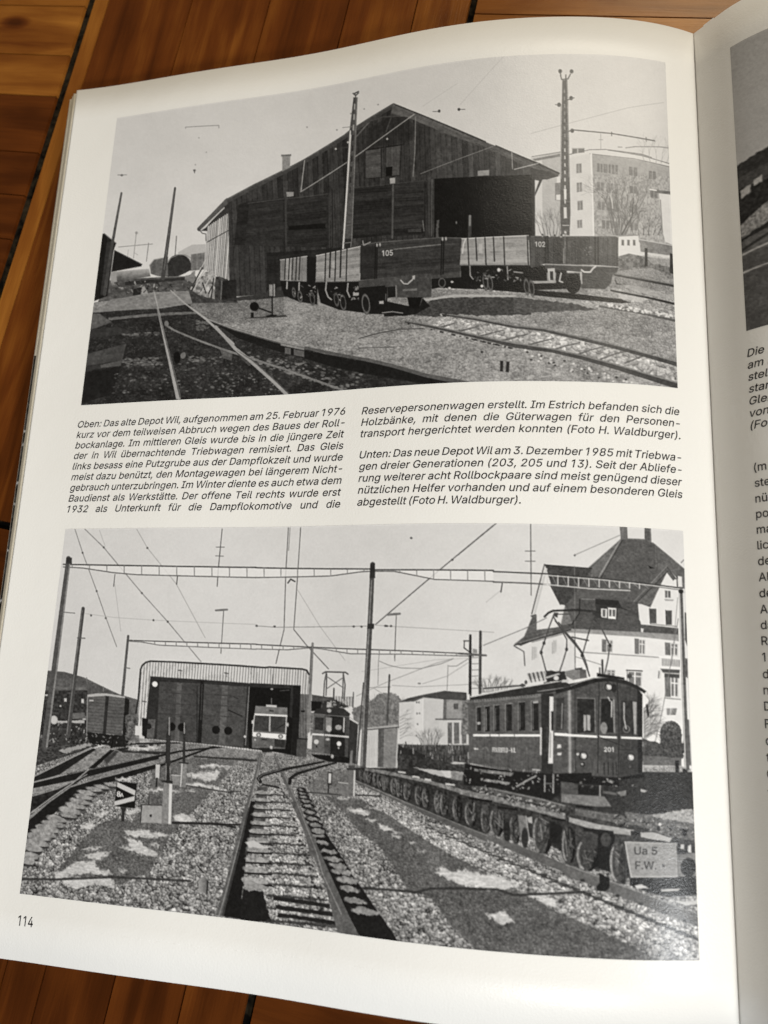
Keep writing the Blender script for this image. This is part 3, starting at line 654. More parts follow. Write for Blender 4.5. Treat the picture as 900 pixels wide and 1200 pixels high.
    P.line(F((490, 275), (470, 200), (452, 90), (448, 0)), 1.6, 92); P.line(F((520, 272), (580, 170), (590, 60)), 1.8, 70, w2=.9); P.line(F((492, 275), (500, 180), (490, 60)), 1.2, 100)
    for s_ in range(8): twigs(P, E((440 + s_ * 26, 870))[0], 1.9 - s_ * .12, 15, 1.1, rng.choice((88, 196, 96, 100)), 4, rng, .65, .76, .95)
    for s_ in range(6): twigs(P, F((590 + s_ * 30, 275))[0], 1.9 - s_ * .15, 10, 1.1, 84, 4, rng, .6)
    for s_ in range(7): twigs(P, F((60 + s_ * 16, 282))[0], 1.9 - s_ * .1, 12, 1.0, 96, 4, rng, .5)
    for s_ in range(5): twigs(P, E((660 + s_ * 34, 600))[0], 1.8 - s_ * .12, 12, .9, 150, 4, rng, .6)
    for s_ in range(3): twigs(P, E((345, 800 - s_ * 30))[0], 2.2, 8, .6, 150, 3, rng, .6)
    P.poly(F((745, 20), (822, 15), (832, 335), (785, 315), (765, 240)), mottle(206, 5, 6, 3)); P.poly(E((725, 760), (820, 768), (820, 786), (725, 778)), 96); P.line(F((755, 70), (768, 260)), 1.2, 130); P.line(E((690, 758), (730, 764)), 1.4, 215)
    P.poly(F((500, 283), (618, 278), (628, 392), (505, 400)), 206); P.line(F((500, 283), (618, 278)), 1, 120)
    for x in (518, 552, 586): P.poly(F((x, 305), (x + 14, 306), (x + 14, 338), (x, 337)), 92)
    P.poly(F((625, 303), (832, 338), (836, 400), (632, 375)), mottle(122, 10, 5, 3)); P.line(F((625, 303), (832, 338)), .9, 190); P.line(F((630, 378), (836, 404)), 1.4, 196)
    P.poly(F((500, 402), (560, 385), (640, 400), (840, 425), (845, 570), (700, 535), (480, 505)), mottle(104, 46, 2.6, 5)); P.poly(F((640, 390), (836, 412), (836, 470), (700, 440)), mottle(165, 30, 2, 3), a=.7, rough=2)
    P.poly(F((657, 352), (674, 355), (674, 462), (657, 460)), 44); P.poly(F((815, 385), (836, 388), (838, 506), (815, 500)), 46)
    # ---- ground
    y0 = A((0, 0))[0][1]
    P.poly(A((60, 780), (190, 770), (420, 735), (640, 728), (800, 785), (900, 760)) + [(300, 345), (420, 330), (520, 322), (700, 318), (760, 314), (800, 330), (806, 470), (60, 500)], gravel)
    P.poly(L((400, 20), (860, 60), (870, 215), (600, 165), (330, 110)), bright, a=.65)
    P.poly(I((105, 235), (200, 165), (440, 148), (650, 128), (830, 185), (650, 202), (460, 228)), mottle(126, 16, 4, 2, .5))
    P.poly(I((0, 240), (230, 235), (480, 230), (650, 205), (900, 190)) + J((60, 120), (280, 150), (10, 265), (300, 345), (640, 430), (900, 470)) + K((640, 595), (0, 660)) + [(90, 490)], dark)
    P.poly(I((640, 205), (830, 185)) + J((40, 130), (400, 100), (400, 210), (130, 270), (0, 260)) + I((720, 275),), gravel - 26, rough=1)
    P.poly(I((60, 240), (130, 246), (215, 312), (150, 325), (40, 335)), mottle(92, 12, 3, 2)); P.poly(I((180, 272), (460, 258), (680, 250), (690, 264), (460, 274), (180, 288)), mottle(104, 18, 3, 4), rough=.6)
    P.poly(I((230, 288), (460, 275), (490, 365), (60, 385), (60, 345)), dark * .95); P.poly(I((60, 335), (240, 330), (330, 370), (60, 385)), mottle(52, 8, 4, 1))
    P.poly(I((40, 478), (282, 430), (258, 524), (40, 545)), mottle(70, 10, 6, 2)); P.poly(I((130, 545), (255, 524), (250, 556), (130, 562)), 84); P.poly(I((40, 545), (135, 540), (135, 560), (40, 580)), 50)
    P.poly(I((20, 580), (250, 560), (200, 720), (10, 760)), mottle(30, 5, 6, 1))
    for (x0, x1, y, n, dy) in ((260, 470, 378, 60, 8), (260, 490, 540, 130, 24), (640, 840, 530, 60, 16), (560, 900, 640, 60, 90), (200, 520, 660, 40, 60), (690, 760, 330, 60, 30)):
        for _ in range(n):
            x, yy = rng.uniform(x0, x1), y + rng.uniform(-dy, dy); r = rng.uniform(.5, 1.3)
            P.ell(I((x, yy))[0], r * 1.5, r * .8, rng.uniform(64, 126), a=.8, rough=.6)
    for _ in range(190):
        x = rng.uniform(180, 900); yy = 430 + (x - 180) * .15 + rng.uniform(0, 1) ** .8 * (60 + (x - 180) * .13); r = rng.uniform(.6, 1.8)
        P.ell(J((x, yy))[0], r * 1.5, r * .8, rng.uniform(64, 140), a=.8, rough=.7)
    for _ in range(60):
        P.ell(J((rng.uniform(0, 380), rng.uniform(560, 680)))[0], rng.uniform(.8, 1.6), .8, rng.uniform(60, 120))
    # turnout rails
    P.poly(J((10, 275), (250, 348), (400, 385), (520, 412), (900, 482), (900, 548), (700, 510), (520, 460), (250, 392), (130, 352)), 26)
    P.poly(K((0, 462), (200, 505), (400, 558), (640, 595), (420, 606), (180, 570), (0, 540)), 26)
    P.line(I((740, 290), (810, 315), (900, 348)) + J((120, 303), (250, 338), (370, 368), (520, 395), (700, 430), (900, 465)) + K((200, 498), (400, 553), (640, 595)), 2.2, 84, w2=5.0)
    P.line(I((740, 288), (810, 313), (900, 345)) + J((120, 300), (250, 335), (370, 364), (520, 391)), 1.2, 150)
    P.poly(J((380, 372), (520, 398), (520, 412), (380, 386)), 132); P.poly(J((405, 396), (440, 402), (440, 440), (405, 432)), 96); P.poly(J((458, 406), (520, 416), (520, 452), (458, 442)), 92)
    P.poly(I((820, 455), (900, 480), (890, 535), (840, 520)), mottle(84, 18, 2, 2))
    P.line(I((520, 335), (560, 360), (640, 395), (730, 430), (830, 465)) + J((100, 437), (220, 472), (420, 532), (600, 592), (748, 642)), 2.2, 118, w2=2.8)
    P.line(J((130, 440), (195, 505)), 3, 70); P.ell(I((515, 320))[0], 2.5, 3.5, 120); P.ell(I((610, 508))[0], 3, 4, 110, ang=.4); P.ell(I((575, 520))[0], 4, 7, 18)
    P.line(I((445, 135), (470, 260), (520, 480), (582, 752)), 1.3, 158, w2=5.8); P.line(I((449, 180), (526, 480), (592, 752)), .5, 70, w2=1.5)
    P.line(I((540, 125), (620, 200), (740, 290), (900, 436)), 1.3, 158, w2=3.6); P.line(J((0, 288), (112, 412), (200, 482), (330, 592), (412, 668)), 3.4, 150, w2=5.4); P.line(J((125, 425), (210, 478), (340, 588), (428, 668)), .6, 66, w2=1.6)
    # ---- the depot
    P.poly(A((690, 640), (870, 640), (905, 792), (640, 800), (620, 730)), mottle(58, 24, 3, 6)); P.poly(A((690, 372), (722, 352), (846, 205), (905, 195), (905, 240), (860, 668), (770, 628), (712, 600), (735, 372)), 52)
    for i in range(15):
        t = i / 14.0; x0, x1 = 738 + t * 152, 716 + t * 138
        P.line(A((x0, 345 - t * 105), (x1, 606 + t * 50)), 1.4 if i % 3 else 2.0, 120 + 92 * hash2(np.array(i), np.array(3), 1) if i % 2 else 196)
    P.line(A((726, 440), (880, 350)), 1, 60); P.line(A((892, 250), (853, 660)), 1.5, 196); P.line(A((735, 345), (715, 600)), 1, 150)
    P.poly([(266, 247)] + B((190, 645), (350, 552), (520, 462), (650, 392), (900, 242)) + C((250, 196), (390, 116), (560, 190), (700, 250), (905, 340)) + D((460, 60), (610, 150)) + [(624, 280), (540, 292), (320, 346), (266, 352)], lambda X, Y: np.clip(planks(50, 12, 6.1, 2, -.03)(X, Y) + 14 * np.clip((X - 470) / 90, 0, 1) * (Y < 215), 18, 120))
    P.poly(B((262, 660), (320, 640), (535, 610), (535, 900), (240, 900)) + [(266, 345)], lengthwise(38, 6, 5, -.12, 1))
    P.poly(B((325, 655), (525, 622), (525, 900), (300, 900)), lengthwise(43, 7, 4, -.14, 2)); P.poly(B((548, 620), (785, 588), (785, 900), (545, 900)), lengthwise(41, 8, 4, -.12, 3))
    P.line(B((320, 650), (530, 615)), 1, 66); P.line(B((540, 615), (790, 583)), 1, 70); P.line(B((537, 490), (540, 900)), 1.2, 58); P.line(B((800, 580), (800, 900)), 1.6, 58); P.line(B((818, 560), (818, 900)), .9, 26)
    P.poly(B((555, 776), (776, 758), (776, 788), (555, 802)), 20)
    P.poly(G((0, 290), (450, 250), (470, 330), (0, 520)), lengthwise(31, 5, 4, -.12, 4), a=.85)
    P.poly(C((150, 604), (372, 588), (372, 880), (138, 900)), lengthwise(38, 9, 4.5, -.05, 5)); P.poly(C((390, 584), (560, 570), (560, 880), (385, 890)), lengthwise(42, 10, 4.5, -.05, 6))
    P.line(C((150, 598), (560, 566)), 1, 62); P.line(C((383, 580), (376, 900)), 2.2, 76); P.line(C((570, 570), (566, 890)), 1, 26); P.line(C((592, 560), (592, 880)), 2.4, 60); P.line(C((610, 560), (606, 890)), 1, 84)
    P.line(C((555, 800), (562, 860)), 1, 110); P.poly(C((470, 850), (545, 845), (545, 865), (470, 868)), 64)
    P.poly(C((222, 382), (310, 372), (310, 540), (222, 548)), lengthwise(74, 8, 3.5, -.08, 2)); P.poly(C((345, 366), (430, 356), (420, 530), (342, 538)), planks(80, 8, 3.4, 3)); P.poly(C((341, 482), (380, 478), (377, 533), (341, 537)), 16)
    for q in ((215, 382, 212, 550), (314, 372, 314, 545), (432, 352, 424, 532)): P.line(C((q[0], q[1]), (q[2], q[3])), 1.2, 34)
    P.line(C((215, 376), (440, 352)), 1.4, 32); P.line(C((215, 548), (425, 532)), 1, 34); P.line(C((335, 300), (335, 540)), .9, 58)
    P.poly(C((228, 255), (330, 200), (400, 184), (460, 186), (505, 232), (500, 330), (340, 350), (228, 366)), 38, a=.7)
    for i in range(12): P.line(C((235 + i * 22, 250 - i * 3), (235 + i * 22, 350)), .6, 30 if i % 2 else 56)
    P.line(C((165, 300), (250, 205), (330, 184), (470, 182)), 1.6, 68); P.line(C((165, 296), (268, 186)), 1.2, 92); P.line(C((378, 180), (345, 270)), 1.6, 66)
    # roof edges: stepped tiles
    P.line(A((684, 362), (850, 186)) + B((190, 645), (350, 552), (520, 462), (650, 392), (900, 242)) + C((130, 268), (250, 196), (390, 118)), 5.0, 66)
    P.line(A((680, 356), (850, 176)) + B((190, 636), (350, 543), (520, 453), (650, 383), (900, 233)) + C((130, 258), (250, 186), (392, 110)), .9, 92)
    P.poly(A((680, 358), (846, 182), (852, 205), (690, 374)), 84); P.line(A((690, 372), (830, 232)), 1.2, 196); P.line(A((680, 360), (692, 374), (700, 386), (722, 390), (722, 430)), 1, 80)
    P.poly(C((385, 110), (410, 118), (560, 188), (700, 248), (905, 335), (905, 372), (690, 292), (560, 232), (470, 192), (372, 170)), lengthwise(84, 12, 2.2, .45, 1))
    P.poly(C((860, 318), (905, 336)) + D((380, 8), (560, 78), (650, 113), (762, 170), (750, 188), (690, 186), (560, 128), (400, 52)) + C((860, 352),), lengthwise(72, 12, 2.2, .45, 2))
    for i in range(34):
        t = i / 33.0; x, y = C((400 + t * 505, 116 + t * 222))[0]; P.poly([(x, y - 1.2), (x + 3, y + .1), (x + 3, y + 1.4), (x, y + .6)], 44)
        x, y = D((400 + t * 350, 14 + t * 152))[0]; P.poly([(x, y - 1.0), (x + 2, y + .1), (x + 2, y + 1.4), (x, y + .6)], 36)
    P.poly(C((640, 270), (680, 262), (680, 290), (645, 288)), 78); P.poly(D((596, 140), (700, 160), (752, 186), (690, 206), (605, 206)), 52)
    # big opening
    P.poly(D((45, 206), (603, 180), (616, 560), (200, 560), (40, 560)), mottle(19, 3, 9, 1)); P.poly(D((330, 220), (600, 200), (606, 470), (330, 480)), mottle(25, 4, 9, 2), a=.6)
    P.poly(D((600, 186), (620, 204), (620, 545), (603, 545)), 36); P.poly(D((612, 208), (665, 204), (622, 300), (620, 286), (645, 214)), 40); P.line(D((616, 300), (618, 540)), .8, 70)
    P.poly(D((242, 420), (263, 420), (259, 548), (240, 548)), 58); P.line(D((252, 422), (250, 478)), 2, 118); P.poly(D((62, 450), (76, 448), (70, 552), (52, 552)), 76, rough=1); P.ell(D((174, 462))[0], .9, 1.6, 120); P.line(D((20, 190), (45, 205), (42, 555)), 1.6, 56)
    for q, t in ((C((363, 547), (395, 545), (395, 578), (365, 580)), 160), (B((545, 575), (588, 573), (588, 598), (547, 605)), 140), (D((297, 160), (362, 155), (362, 186), (297, 190)), 144)): P.poly(q, t)
    P.ell(C((350, 315))[0], 1.2, 1.2, 170)
    # chimney, wires
    P.poly(B((523, 358), (571, 355), (568, 427), (522, 453)), mottle(138, 12, 3, 2)); P.poly(B((517, 354), (576, 349), (576, 360), (517, 364)), 98)
    P.line(B((630, 572), (900, 402)) + C((130, 434), (510, 175)), 1.1, 150); P.line(C((545, 525), (900, 390)) + D((395, 14),), .9, 118); P.line(D((505, 150), (640, 113)), 1, 175)
    P.line(C((518, 190), (512, 400), (500, 540)), 1.1, 124); P.line(B((655, 385), (632, 565)), 1.1, 160); P.line(D((491, 48), (494, 148)), 1, 150)
    P.line(C((560, 130), (760, 0)), .7, 184); P.line([(540, 125), (592, 66)], .7, 180); P.line(E((0, 440), (170, 390), (560, 280), (640, 265), (780, 240)), .8, 172)
    for p in (C((50, 253))[0], C((135, 158))[0], C((215, 133))[0], C((298, 110))[0], B((672, 186))[0], B((850, 203))[0]): P.ell(p, .9, .9, 140)
    P.line(C((620, 162), (655, 162)), 1, 120); P.ell(C((655, 160))[0], 1.5, 1.7, 60); P.line(C((765, 152), (802, 152)), 1, 120); P.ell(C((768, 152))[0], 1.5, 1.7, 60)
    # lattice masts
    P.poly(C((152, 62), (176, 62), (160, 320), (134, 900), (84, 900), (120, 300)), 78)
    for i in range(9): x, y = 160 - i * 4, 100 + i * 62; P.poly(C((x - 6, y), (x + 3, y), (x + 1, y + 34), (x - 8, y + 34)), 150 if i < 3 else 44)
    P.line(C((132, 262), (86, 900)) + G((456, 256),), 2.0, 206); P.line(C((172, 66), (134, 900)) + G((502, 250),), 1.2, 112); P.line(C((154, 66), (136, 280)), 1, 60)
    P.line(G((476, 120), (510, 118)), 1, 104); P.line(G((462, 226), (502, 222)), 1.2, 110)
    P.line(C((155, 40), (182, 28)), 1.6, 66); P.line(C((150, 38), (165, 52), (182, 36)), 1.4, 70); P.line(C((165, 45), (164, 64)), 1.2, 80); P.line(C((85, 240), (140, 236)), .8, 120); P.line(C((40, 368), (115, 356)), .8, 60); P.ell(C((116, 328))[0], 1.3, 1.3, 180); P.ell(C((42, 366))[0], 1.2, 1.2, 190)
    P.poly(E((180, 125), (208, 125), (218, 700), (222, 900)) + F((216, 280), (168, 280)) + E((163, 900), (168, 600)), mottle(72, 12, 3, 5))
    for i in range(17):
        y = 180 + i * 43
        P.poly(E((187, y), (195, y), (196, y + 20), (188, y + 20)), 130 if i < 8 else 196); 
    P.line(E((172, 270), (168, 700)), 1.2, 150); P.line(E((206, 130), (214, 690)), 1.1, 128)
    P.poly(F((183, 118), (200, 116), (202, 180), (184, 182)), 196); P.poly(F((184, 10), (200, 10), (200, 70), (186, 74)), 205); P.line(F((178, 222), (212, 222)), 1.2, 170); P.ell(F((192, 264))[0], 1.3, 2, 190)
    P.line(E((170, 98), (176, 122), (212, 118), (226, 90)), 1.3, 74); P.line(E((168, 70), (171, 100)), 1.2, 80)
    for p in ((168, 74), (233, 74), (229, 230), (160, 270), (234, 420)): P.ell(E(p)[0], 2.1, 2.4, 62)
    P.line(E((200, 95), (200, 125)), 1.3, 70); P.line(E((210, 240), (245, 228)), 1.1, 80); P.line(E((140, 270), (165, 272)), .9, 90); P.line(E((206, 428), (235, 415), (462, 433), (720, 470)), 1.4, 92); P.line(E((462, 425), (462, 446)), .9, 80); P.line(E((668, 452), (668, 474)), .9, 80)
    P.line(E((545, 516), (600, 508), (750, 505), (815, 510)), 1.1, 128); P.line(E((500, 512), (522, 512)), 1.1, 140); P.line(E((398, 430), (398, 525)), .8, 150); P.line(E((388, 470), (410, 470)), .8, 150)
    # timber and planks leaning by the corner
    P.poly(A((640, 728), (715, 612), (775, 606), (772, 778), (690, 757)), mottle(138, 84, 3, 8), rough=1.5); P.poly(A((806, 668), (895, 655), (897, 785), (805, 777)), mottle(34, 10, 4, 1)); P.line(A((812, 668), (806, 776)), 1.6, 100)
    for q in ((632, 718, 718, 545), (648, 722, 722, 585), (690, 740, 760, 620), (740, 760, 775, 640), (660, 700, 690, 590)): P.line(A((q[0], q[1]), (q[2], q[3])), 1.4, 176)
    for q in ((640, 700, 700, 590), (700, 680, 720, 740), (765, 650, 750, 770), (735, 740, 755, 700)): P.line(A((q[0], q[1]), (q[2], q[3])), 1.3, 40)
    # ---- shade under depot and wagons
    P.poly(G((0, 515), (90, 512), (150, 545), (60, 552), (0, 548)), 52); P.poly(J((20, 130), (400, 60), (420, 96), (250, 118), (60, 134)), 50, rough=.8)
    P.poly(H((330, 650), (440, 552), (900, 540), (1010, 555), (1000, 640), (700, 650), (560, 648), (420, 660)), mottle(62, 22, 2.4, 3, .6), rough=2.2, rs=6)
    P.poly(L((0, 86), (290, 108), (430, 146), (140, 160), (0, 166)), mottle(76, 24, 2.4, 3, .6), rough=2.2, rs=6)
    P.poly(H((375, 560), (560, 530), (900, 530), (900, 540), (560, 545), (380, 572)), 168, rough=.6)
    P.poly(D((0, 820), (560, 855), (900, 880), (900, 895), (560, 870), (0, 850)), bright)
    P.poly(D((30, 800), (560, 830), (620, 870), (200, 838), (30, 828)), 30)
    P.poly(F((0, 598), (200, 612), (510, 650), (570, 672), (515, 674), (0, 628)), 26)
    # point lever
    P.poly(J((150, 232), (410, 205), (420, 216), (210, 232)), 56); P.ell(J((226, 161))[0], 5.4, 5.4, 20); P.line(J((250, 168), (322, 192)), 1.8, 30); P.poly(J((205, 198), (222, 196), (222, 226), (205, 228)), 24)
    P.line(J((331, 95), (331, 212)), 1.8, 30); P.poly(J((292, 214), (322, 205), (362, 206), (350, 216), (300, 222)), 26); P.poly(J((310, 22), (347, 20), (347, 100), (310, 102)), 40); P.poly(J((314, 28), (334, 27), (334, 94), (314, 96)), mottle(135, 20, 2, 1)); P.poly(J((340, 24), (347, 24), (347, 96), (340, 96)), 165)
    # ---- wagon with the lit side (left)
    P.poly(G((78, 452), (300, 455), (300, 590), (190, 575), (100, 540)), 24); P.poly(G((290, 452), (560, 450), (720, 470), (720, 590), (600, 640), (430, 620), (320, 580)), 23)
    P.poly(G((80, 330), (240, 304), (238, 455), (80, 452)), planks(132, 14, 6.4, 3)); P.poly(G((240, 302), (296, 312), (292, 460), (238, 456)), 25); P.line(G((80, 330), (240, 304)), 1, 176)
    for x in (104, 128, 148, 170, 190): P.line(G((x + 8, 322 - (x - 80) * .11), (x, 445)), 1.3, 44)
    P.poly(G((296, 300), (560, 246), (556, 452), (290, 456)), lengthwise(140, 14, 4.0, -.12, 3)); P.line(G((296, 300), (560, 246)), 1.1, 192); P.line(G((290, 456), (556, 452)), 1, 92)
    for x, l in ((352, 1), (380, .86), (412, 1), (444, .86), (480, 1)): P.line(G((x, 290 - (x - 296) * .2 + 2), (x - 6, 290 + 160 * l)), 1.5 if l == 1 else 1.9, 40)
    P.poly(G((388, 335), (408, 331), (406, 372), (388, 374)), 178, a=.6)
    for c, rx, ry in (((592, 590), 4.6, 11.5), ((455, 577), 3.6, 9.5), ((415, 560), 3, 8), ((270, 555), 3, 8), ((196, 545), 2.8, 7), ((160, 520), 2.2, 6)):
        P.ell(G(c)[0], rx, ry, 26, ang=-.12); P.ell(G(c)[0], rx, ry, 92, ring=.9, ang=-.12)
    for q in (((355, 458), (350, 505), (365, 545), (385, 560)), ((485, 465), (480, 510), (495, 545)), ((120, 460), (118, 498)), ((192, 462), (190, 505))): P.line(G(*q), 1.7, 158)
    for _ in range(46):
        x = rng.choice((rng.uniform(385, 450), rng.uniform(515, 560), rng.uniform(150, 300))); y = rng.uniform(480, 560); P.line(G((x, y), (x + rng.uniform(-12, 12), y + rng.uniform(-10, 10))), rng.uniform(.7, 1.5), rng.choice((70, 100, 140, 165)))
    P.poly(G((515, 520), (560, 518), (560, 535), (515, 538)), 160); P.poly(G((672, 570), (700, 568), (700, 584), (672, 586)), 165); P.line(G((710, 530), (708, 575)), 1.4, 130)
    # wagon 105, shaded end
    P.poly(H((430, 414), (597, 398), (597, 432), (430, 444)), 66); P.poly(H((430, 440), (600, 430), (700, 470), (690, 500), (470, 492), (430, 500)), 24); P.ell(H((490, 463))[0], 4.2, 5.6, 26); P.ell(H((490, 463))[0], 4.2, 5.6, 104, ring=.9); P.ell(H((548, 458))[0], 1.6, 1.2, 190); P.ell(H((533, 493))[0], 1.5, 1.2, 200)
    P.poly(H((18, 238), (120, 224), (490, 200), (602, 202), (597, 402), (430, 418), (8, 446)), lengthwise(54, 10, 4.2, -.07, 6)); P.poly(H((14, 245), (108, 235), (100, 440), (8, 446)), 34, a=.6)
    P.line(H((18, 236), (120, 224), (490, 200), (602, 202)), 1.2, 84); P.line(H((210, 266), (490, 240)), 1.2, 112); P.line(H((500, 240), (590, 236)), .8, 70)
    for x, y0_, y1 in ((112, 232, 450), (102, 232, 448), (490, 205, 415), (502, 205, 412)): P.line(H((x, y0_), (x - 6, y1)), 1.4, 24)
    for p in ((110, 240), (128, 238), (494, 208), (514, 206)): P.ell(H(p)[0], 1.1, 2.0, 165)
    P.line(H((25, 215), (30, 240), (70, 222)), 1.2, 150); P.line(H((60, 215), (180, 200)), .9, 40)
    lettering(P, "105", *H((137, 305))[0], 6.2, 214, -.06, .86, 0, .12)
    P.poly(H((0, 448), (430, 408), (428, 545), (380, 552), (222, 548), (220, 485), (0, 492)), mottle(66, 12, 4, 2)); P.poly(H((170, 486), (222, 482), (222, 545), (172, 552)), 26); P.line(H((222, 480), (224, 552)), 1.8, 112); P.line(H((158, 530), (156, 572)), 1.6, 120)
    P.line(H((250, 448), (268, 468), (290, 470), (318, 445), (328, 424)), 1.5, 176); P.poly(H((318, 424), (334, 420), (332, 445), (320, 440)), 170); P.poly(H((262, 500), (345, 496), (345, 508), (262, 512)), 108)
    P.poly(H((0, 490), (158, 478), (160, 570), (300, 600), (360, 600), (378, 552), (420, 600), (330, 650), (60, 645), (0, 600)), 24); P.poly(H((288, 548), (376, 548), (356, 612), (300, 612)), 18)
    P.poly(H((150, 640), (330, 636), (300, 655), (150, 660)), 28, rough=1); P.line(H((140, 638), (200, 632), (260, 640)), 1.1, 150)
    P.ell(H((42, 586))[0], 4.8, 11.8, 28, ang=-.12); P.ell(H((42, 586))[0], 4.8, 11.8, 108, ring=1.1, ang=-.12); P.poly(H((122, 570), (148, 568), (148, 586), (122, 586)), 168)
    # wagon 102
    P.poly(D((196, 708), (700, 705), (705, 800), (600, 868), (350, 850), (200, 800)), 23); P.poly(F((0, 455), (200, 455), (200, 590), (0, 600)), 26)
    P.poly(D((205, 556), (582, 533), (586, 706), (192, 713)), lengthwise(148, 13, 4.6, -.03, 4)); P.line(D((205, 556), (582, 533)), 1.1, 200); P.line(D((192, 713), (586, 706)), 1, 60)
    for x, l in ((238, 1), (284, .82), (336, 1), (384, .84), (442, 1), (576, 1)): P.line(D((x, 558 - (x - 205) * .055), (x + 6, 560 + 148 * l)), 1.5, 48)
    P.poly(D((300, 586), (322, 585), (322, 640), (302, 640)), 182, a=.7); P.line(D((225, 560), (214, 590), (208, 640)), 1.2, 196)
    P.poly(D((584, 536), (620, 537)) + F((20, 286), (480, 285), (498, 292), (498, 462), (380, 452), (75, 447), (0, 470)) + D((590, 712),), planks(64, 10, 5.2, 5)); P.line(F((0, 287), (480, 286)), 1, 92)
    for x in (80, 92, 257, 366, 380): P.line(F((x, 290), (x, 446)), 1.1, 32)
    P.line(F((257, 290), (257, 442)), .8, 96); P.line(F((372, 290), (372, 445)), .8, 86); P.line(F((190, 270), (190, 440)), 1.4, 104); P.line(F((182, 360), (182, 440)), 1.2, 130)
    for _ in range(16): P.ell(F((rng.uniform(60, 200), rng.uniform(276, 290)))[0], rng.uniform(.8, 1.5), 1, rng.choice((160, 190, 40)))
    for _ in range(14): P.ell(F((rng.uniform(300, 345), rng.uniform(340, 395)))[0], .8, .8, 110)
    lettering(P, "102", *F((18, 347))[0], 5.6, 220, 0, .84, 0, .12)
    P.poly(F((75, 446), (498, 462), (492, 492), (464, 512), (455, 560), (420, 592), (282, 586), (276, 492), (75, 476)), mottle(64, 10, 5, 2)); P.line(F((75, 448), (498, 463)), 1.2, 150); P.poly(F((200, 500), (280, 500), (280, 575), (196, 580)), 40)
    P.poly(F((90, 474), (132, 470), (136, 546), (96, 548)), 178); P.poly(F((104, 490), (122, 489), (124, 540), (106, 540)), 40); P.line(F((0, 550), (130, 552), (135, 500)), 1.8, 150); P.line(F((168, 500), (158, 545), (176, 552)), 1.8, 176)
    P.line(F((285, 480), (300, 492), (335, 492), (352, 470), (366, 460)), 1.8, 196); P.poly(F((275, 492), (287, 488), (290, 560), (277, 566)), 160); P.line(F((480, 540), (490, 562), (540, 566)), 1.4, 60)
    P.ell(F((238, 560))[0], 8.6, 11.5, 20); P.poly(D((612, 798), (740, 792), (740, 806), (612, 812)), 150)
    for c in ((365, 812), (338, 806), (572, 830), (600, 838)): P.ell(D(c)[0], 3.0, 9.5, 30, ang=-.12); P.ell(D(c)[0], 3.0, 9.5, 104, ring=.9, ang=-.12)
    for q in (((250, 715), (252, 770), (268, 790)), ((462, 715), (466, 790)), ((548, 750), (500, 745)), ((690, 750), (692, 795))): P.line(D(*q), 1.5, 140)
    for _ in range(34): x, y = rng.uniform(270, 540), rng.uniform(730, 800); P.line(D((x, y), (x + rng.uniform(-14, 14), y + rng.uniform(-10, 10))), rng.uniform(.8, 1.8), rng.choice((50, 70, 110, 140)))
    P.ell(D((318, 830))[0], 1.6, 1.6, 210); P.ell(D((414, 735))[0], 1.8, 2.2, 200)
    # ---- rails on the right
    P.poly(K((520, 205), (680, 228), (900, 270)) + L((300, 292), (700, 395), (865, 445), (868, 545), (500, 445), (100, 330)) + K((600, 300), (420, 262)), bright + 10, rough=.5)
    for t in (.02, .12, .23, .34, .46, .58, .70, .82, .94):
        x, y = L((0, 0))[0]; xa = 520 + t * 350; 
        a_ = (530 + t * 250, 378 + t * 38); b_ = (a_[0] - 26 - t * 12, a_[1] + 7 + 4 * t) ; P.line([(a_[0], a_[1]), ((a_[0] + b_[0]) / 2, a_[1] + 4), b_], 1.3, 84, a=.8, w2=2.2)
    P.line(K((520, 200), (680, 222), (900, 262)) + L((150, 250), (300, 285), (480, 328), (700, 390), (875, 442)), 2.8, 66, w2=5.4); P.line(K((520, 196), (680, 216), (900, 256)) + L((150, 244), (300, 278), (480, 320), (700, 380), (875, 430)), 1.0, 128)
    P.line(K((280, 240), (420, 266), (600, 305), (800, 348), (900, 372)) + L((200, 358), (350, 392), (520, 442), (700, 500), (860, 552)), 2.8, 64, w2=7.0); P.line(K((280, 236), (420, 260), (600, 298), (800, 340)) + L((200, 350), (350, 383), (520, 430), (700, 486), (866, 536)), 1.0, 126, w2=1.6)
    for _ in range(60):
        t = rng.random(); x, y = K((420 + t * 480, 285 + t * 105))[0]; P.ell((x, y), 1.2, .8, rng.choice((36, 50, 180)))
    for _ in range(60):
        t = rng.random(); x, y = L((30 + t * 560, 350 + t * 165))[0]; P.ell((x + rng.uniform(0, 8), y + rng.uniform(0, 9)), 1.5, 1.1, rng.choice((50, 190, 205, 165)))
    P.ell(K((490, 198))[0], 2.4, 1.6, 176); P.poly(K((485, 190), (515, 200), (515, 212), (495, 210)), 54); P.line(K((0, 340), (100, 312), (240, 285), (380, 280)), 1.1, 74); P.line(K((0, 395), (210, 388)), 1, 84)
    P.line(L((440, 128), (620, 158), (860, 210)), 2.0, 84, w2=2.8); P.line(L((500, 45), (700, 85), (852, 120)), 1.8, 40, w2=2.6); P.line(F((480, 508), (840, 575)), 2.8, 52, w2=3.6); P.line(F((480, 503), (840, 568)), .9, 130)
    P.poly(L((540, 60), (700, 92), (660, 108), (540, 84)), 190, rough=.8, a=.7); P.poly(F((500, 560), (620, 575), (840, 640), (840, 660), (600, 610)), 168, rough=1, a=.6)
    for _ in range(90):
        t = rng.random(); x, y = L((480 + t * 380, 112 + t * 68))[0]; P.ell((x, y + rng.uniform(0, 4)), 1.4, 1.0, rng.choice((214, 196, 90, 205)))
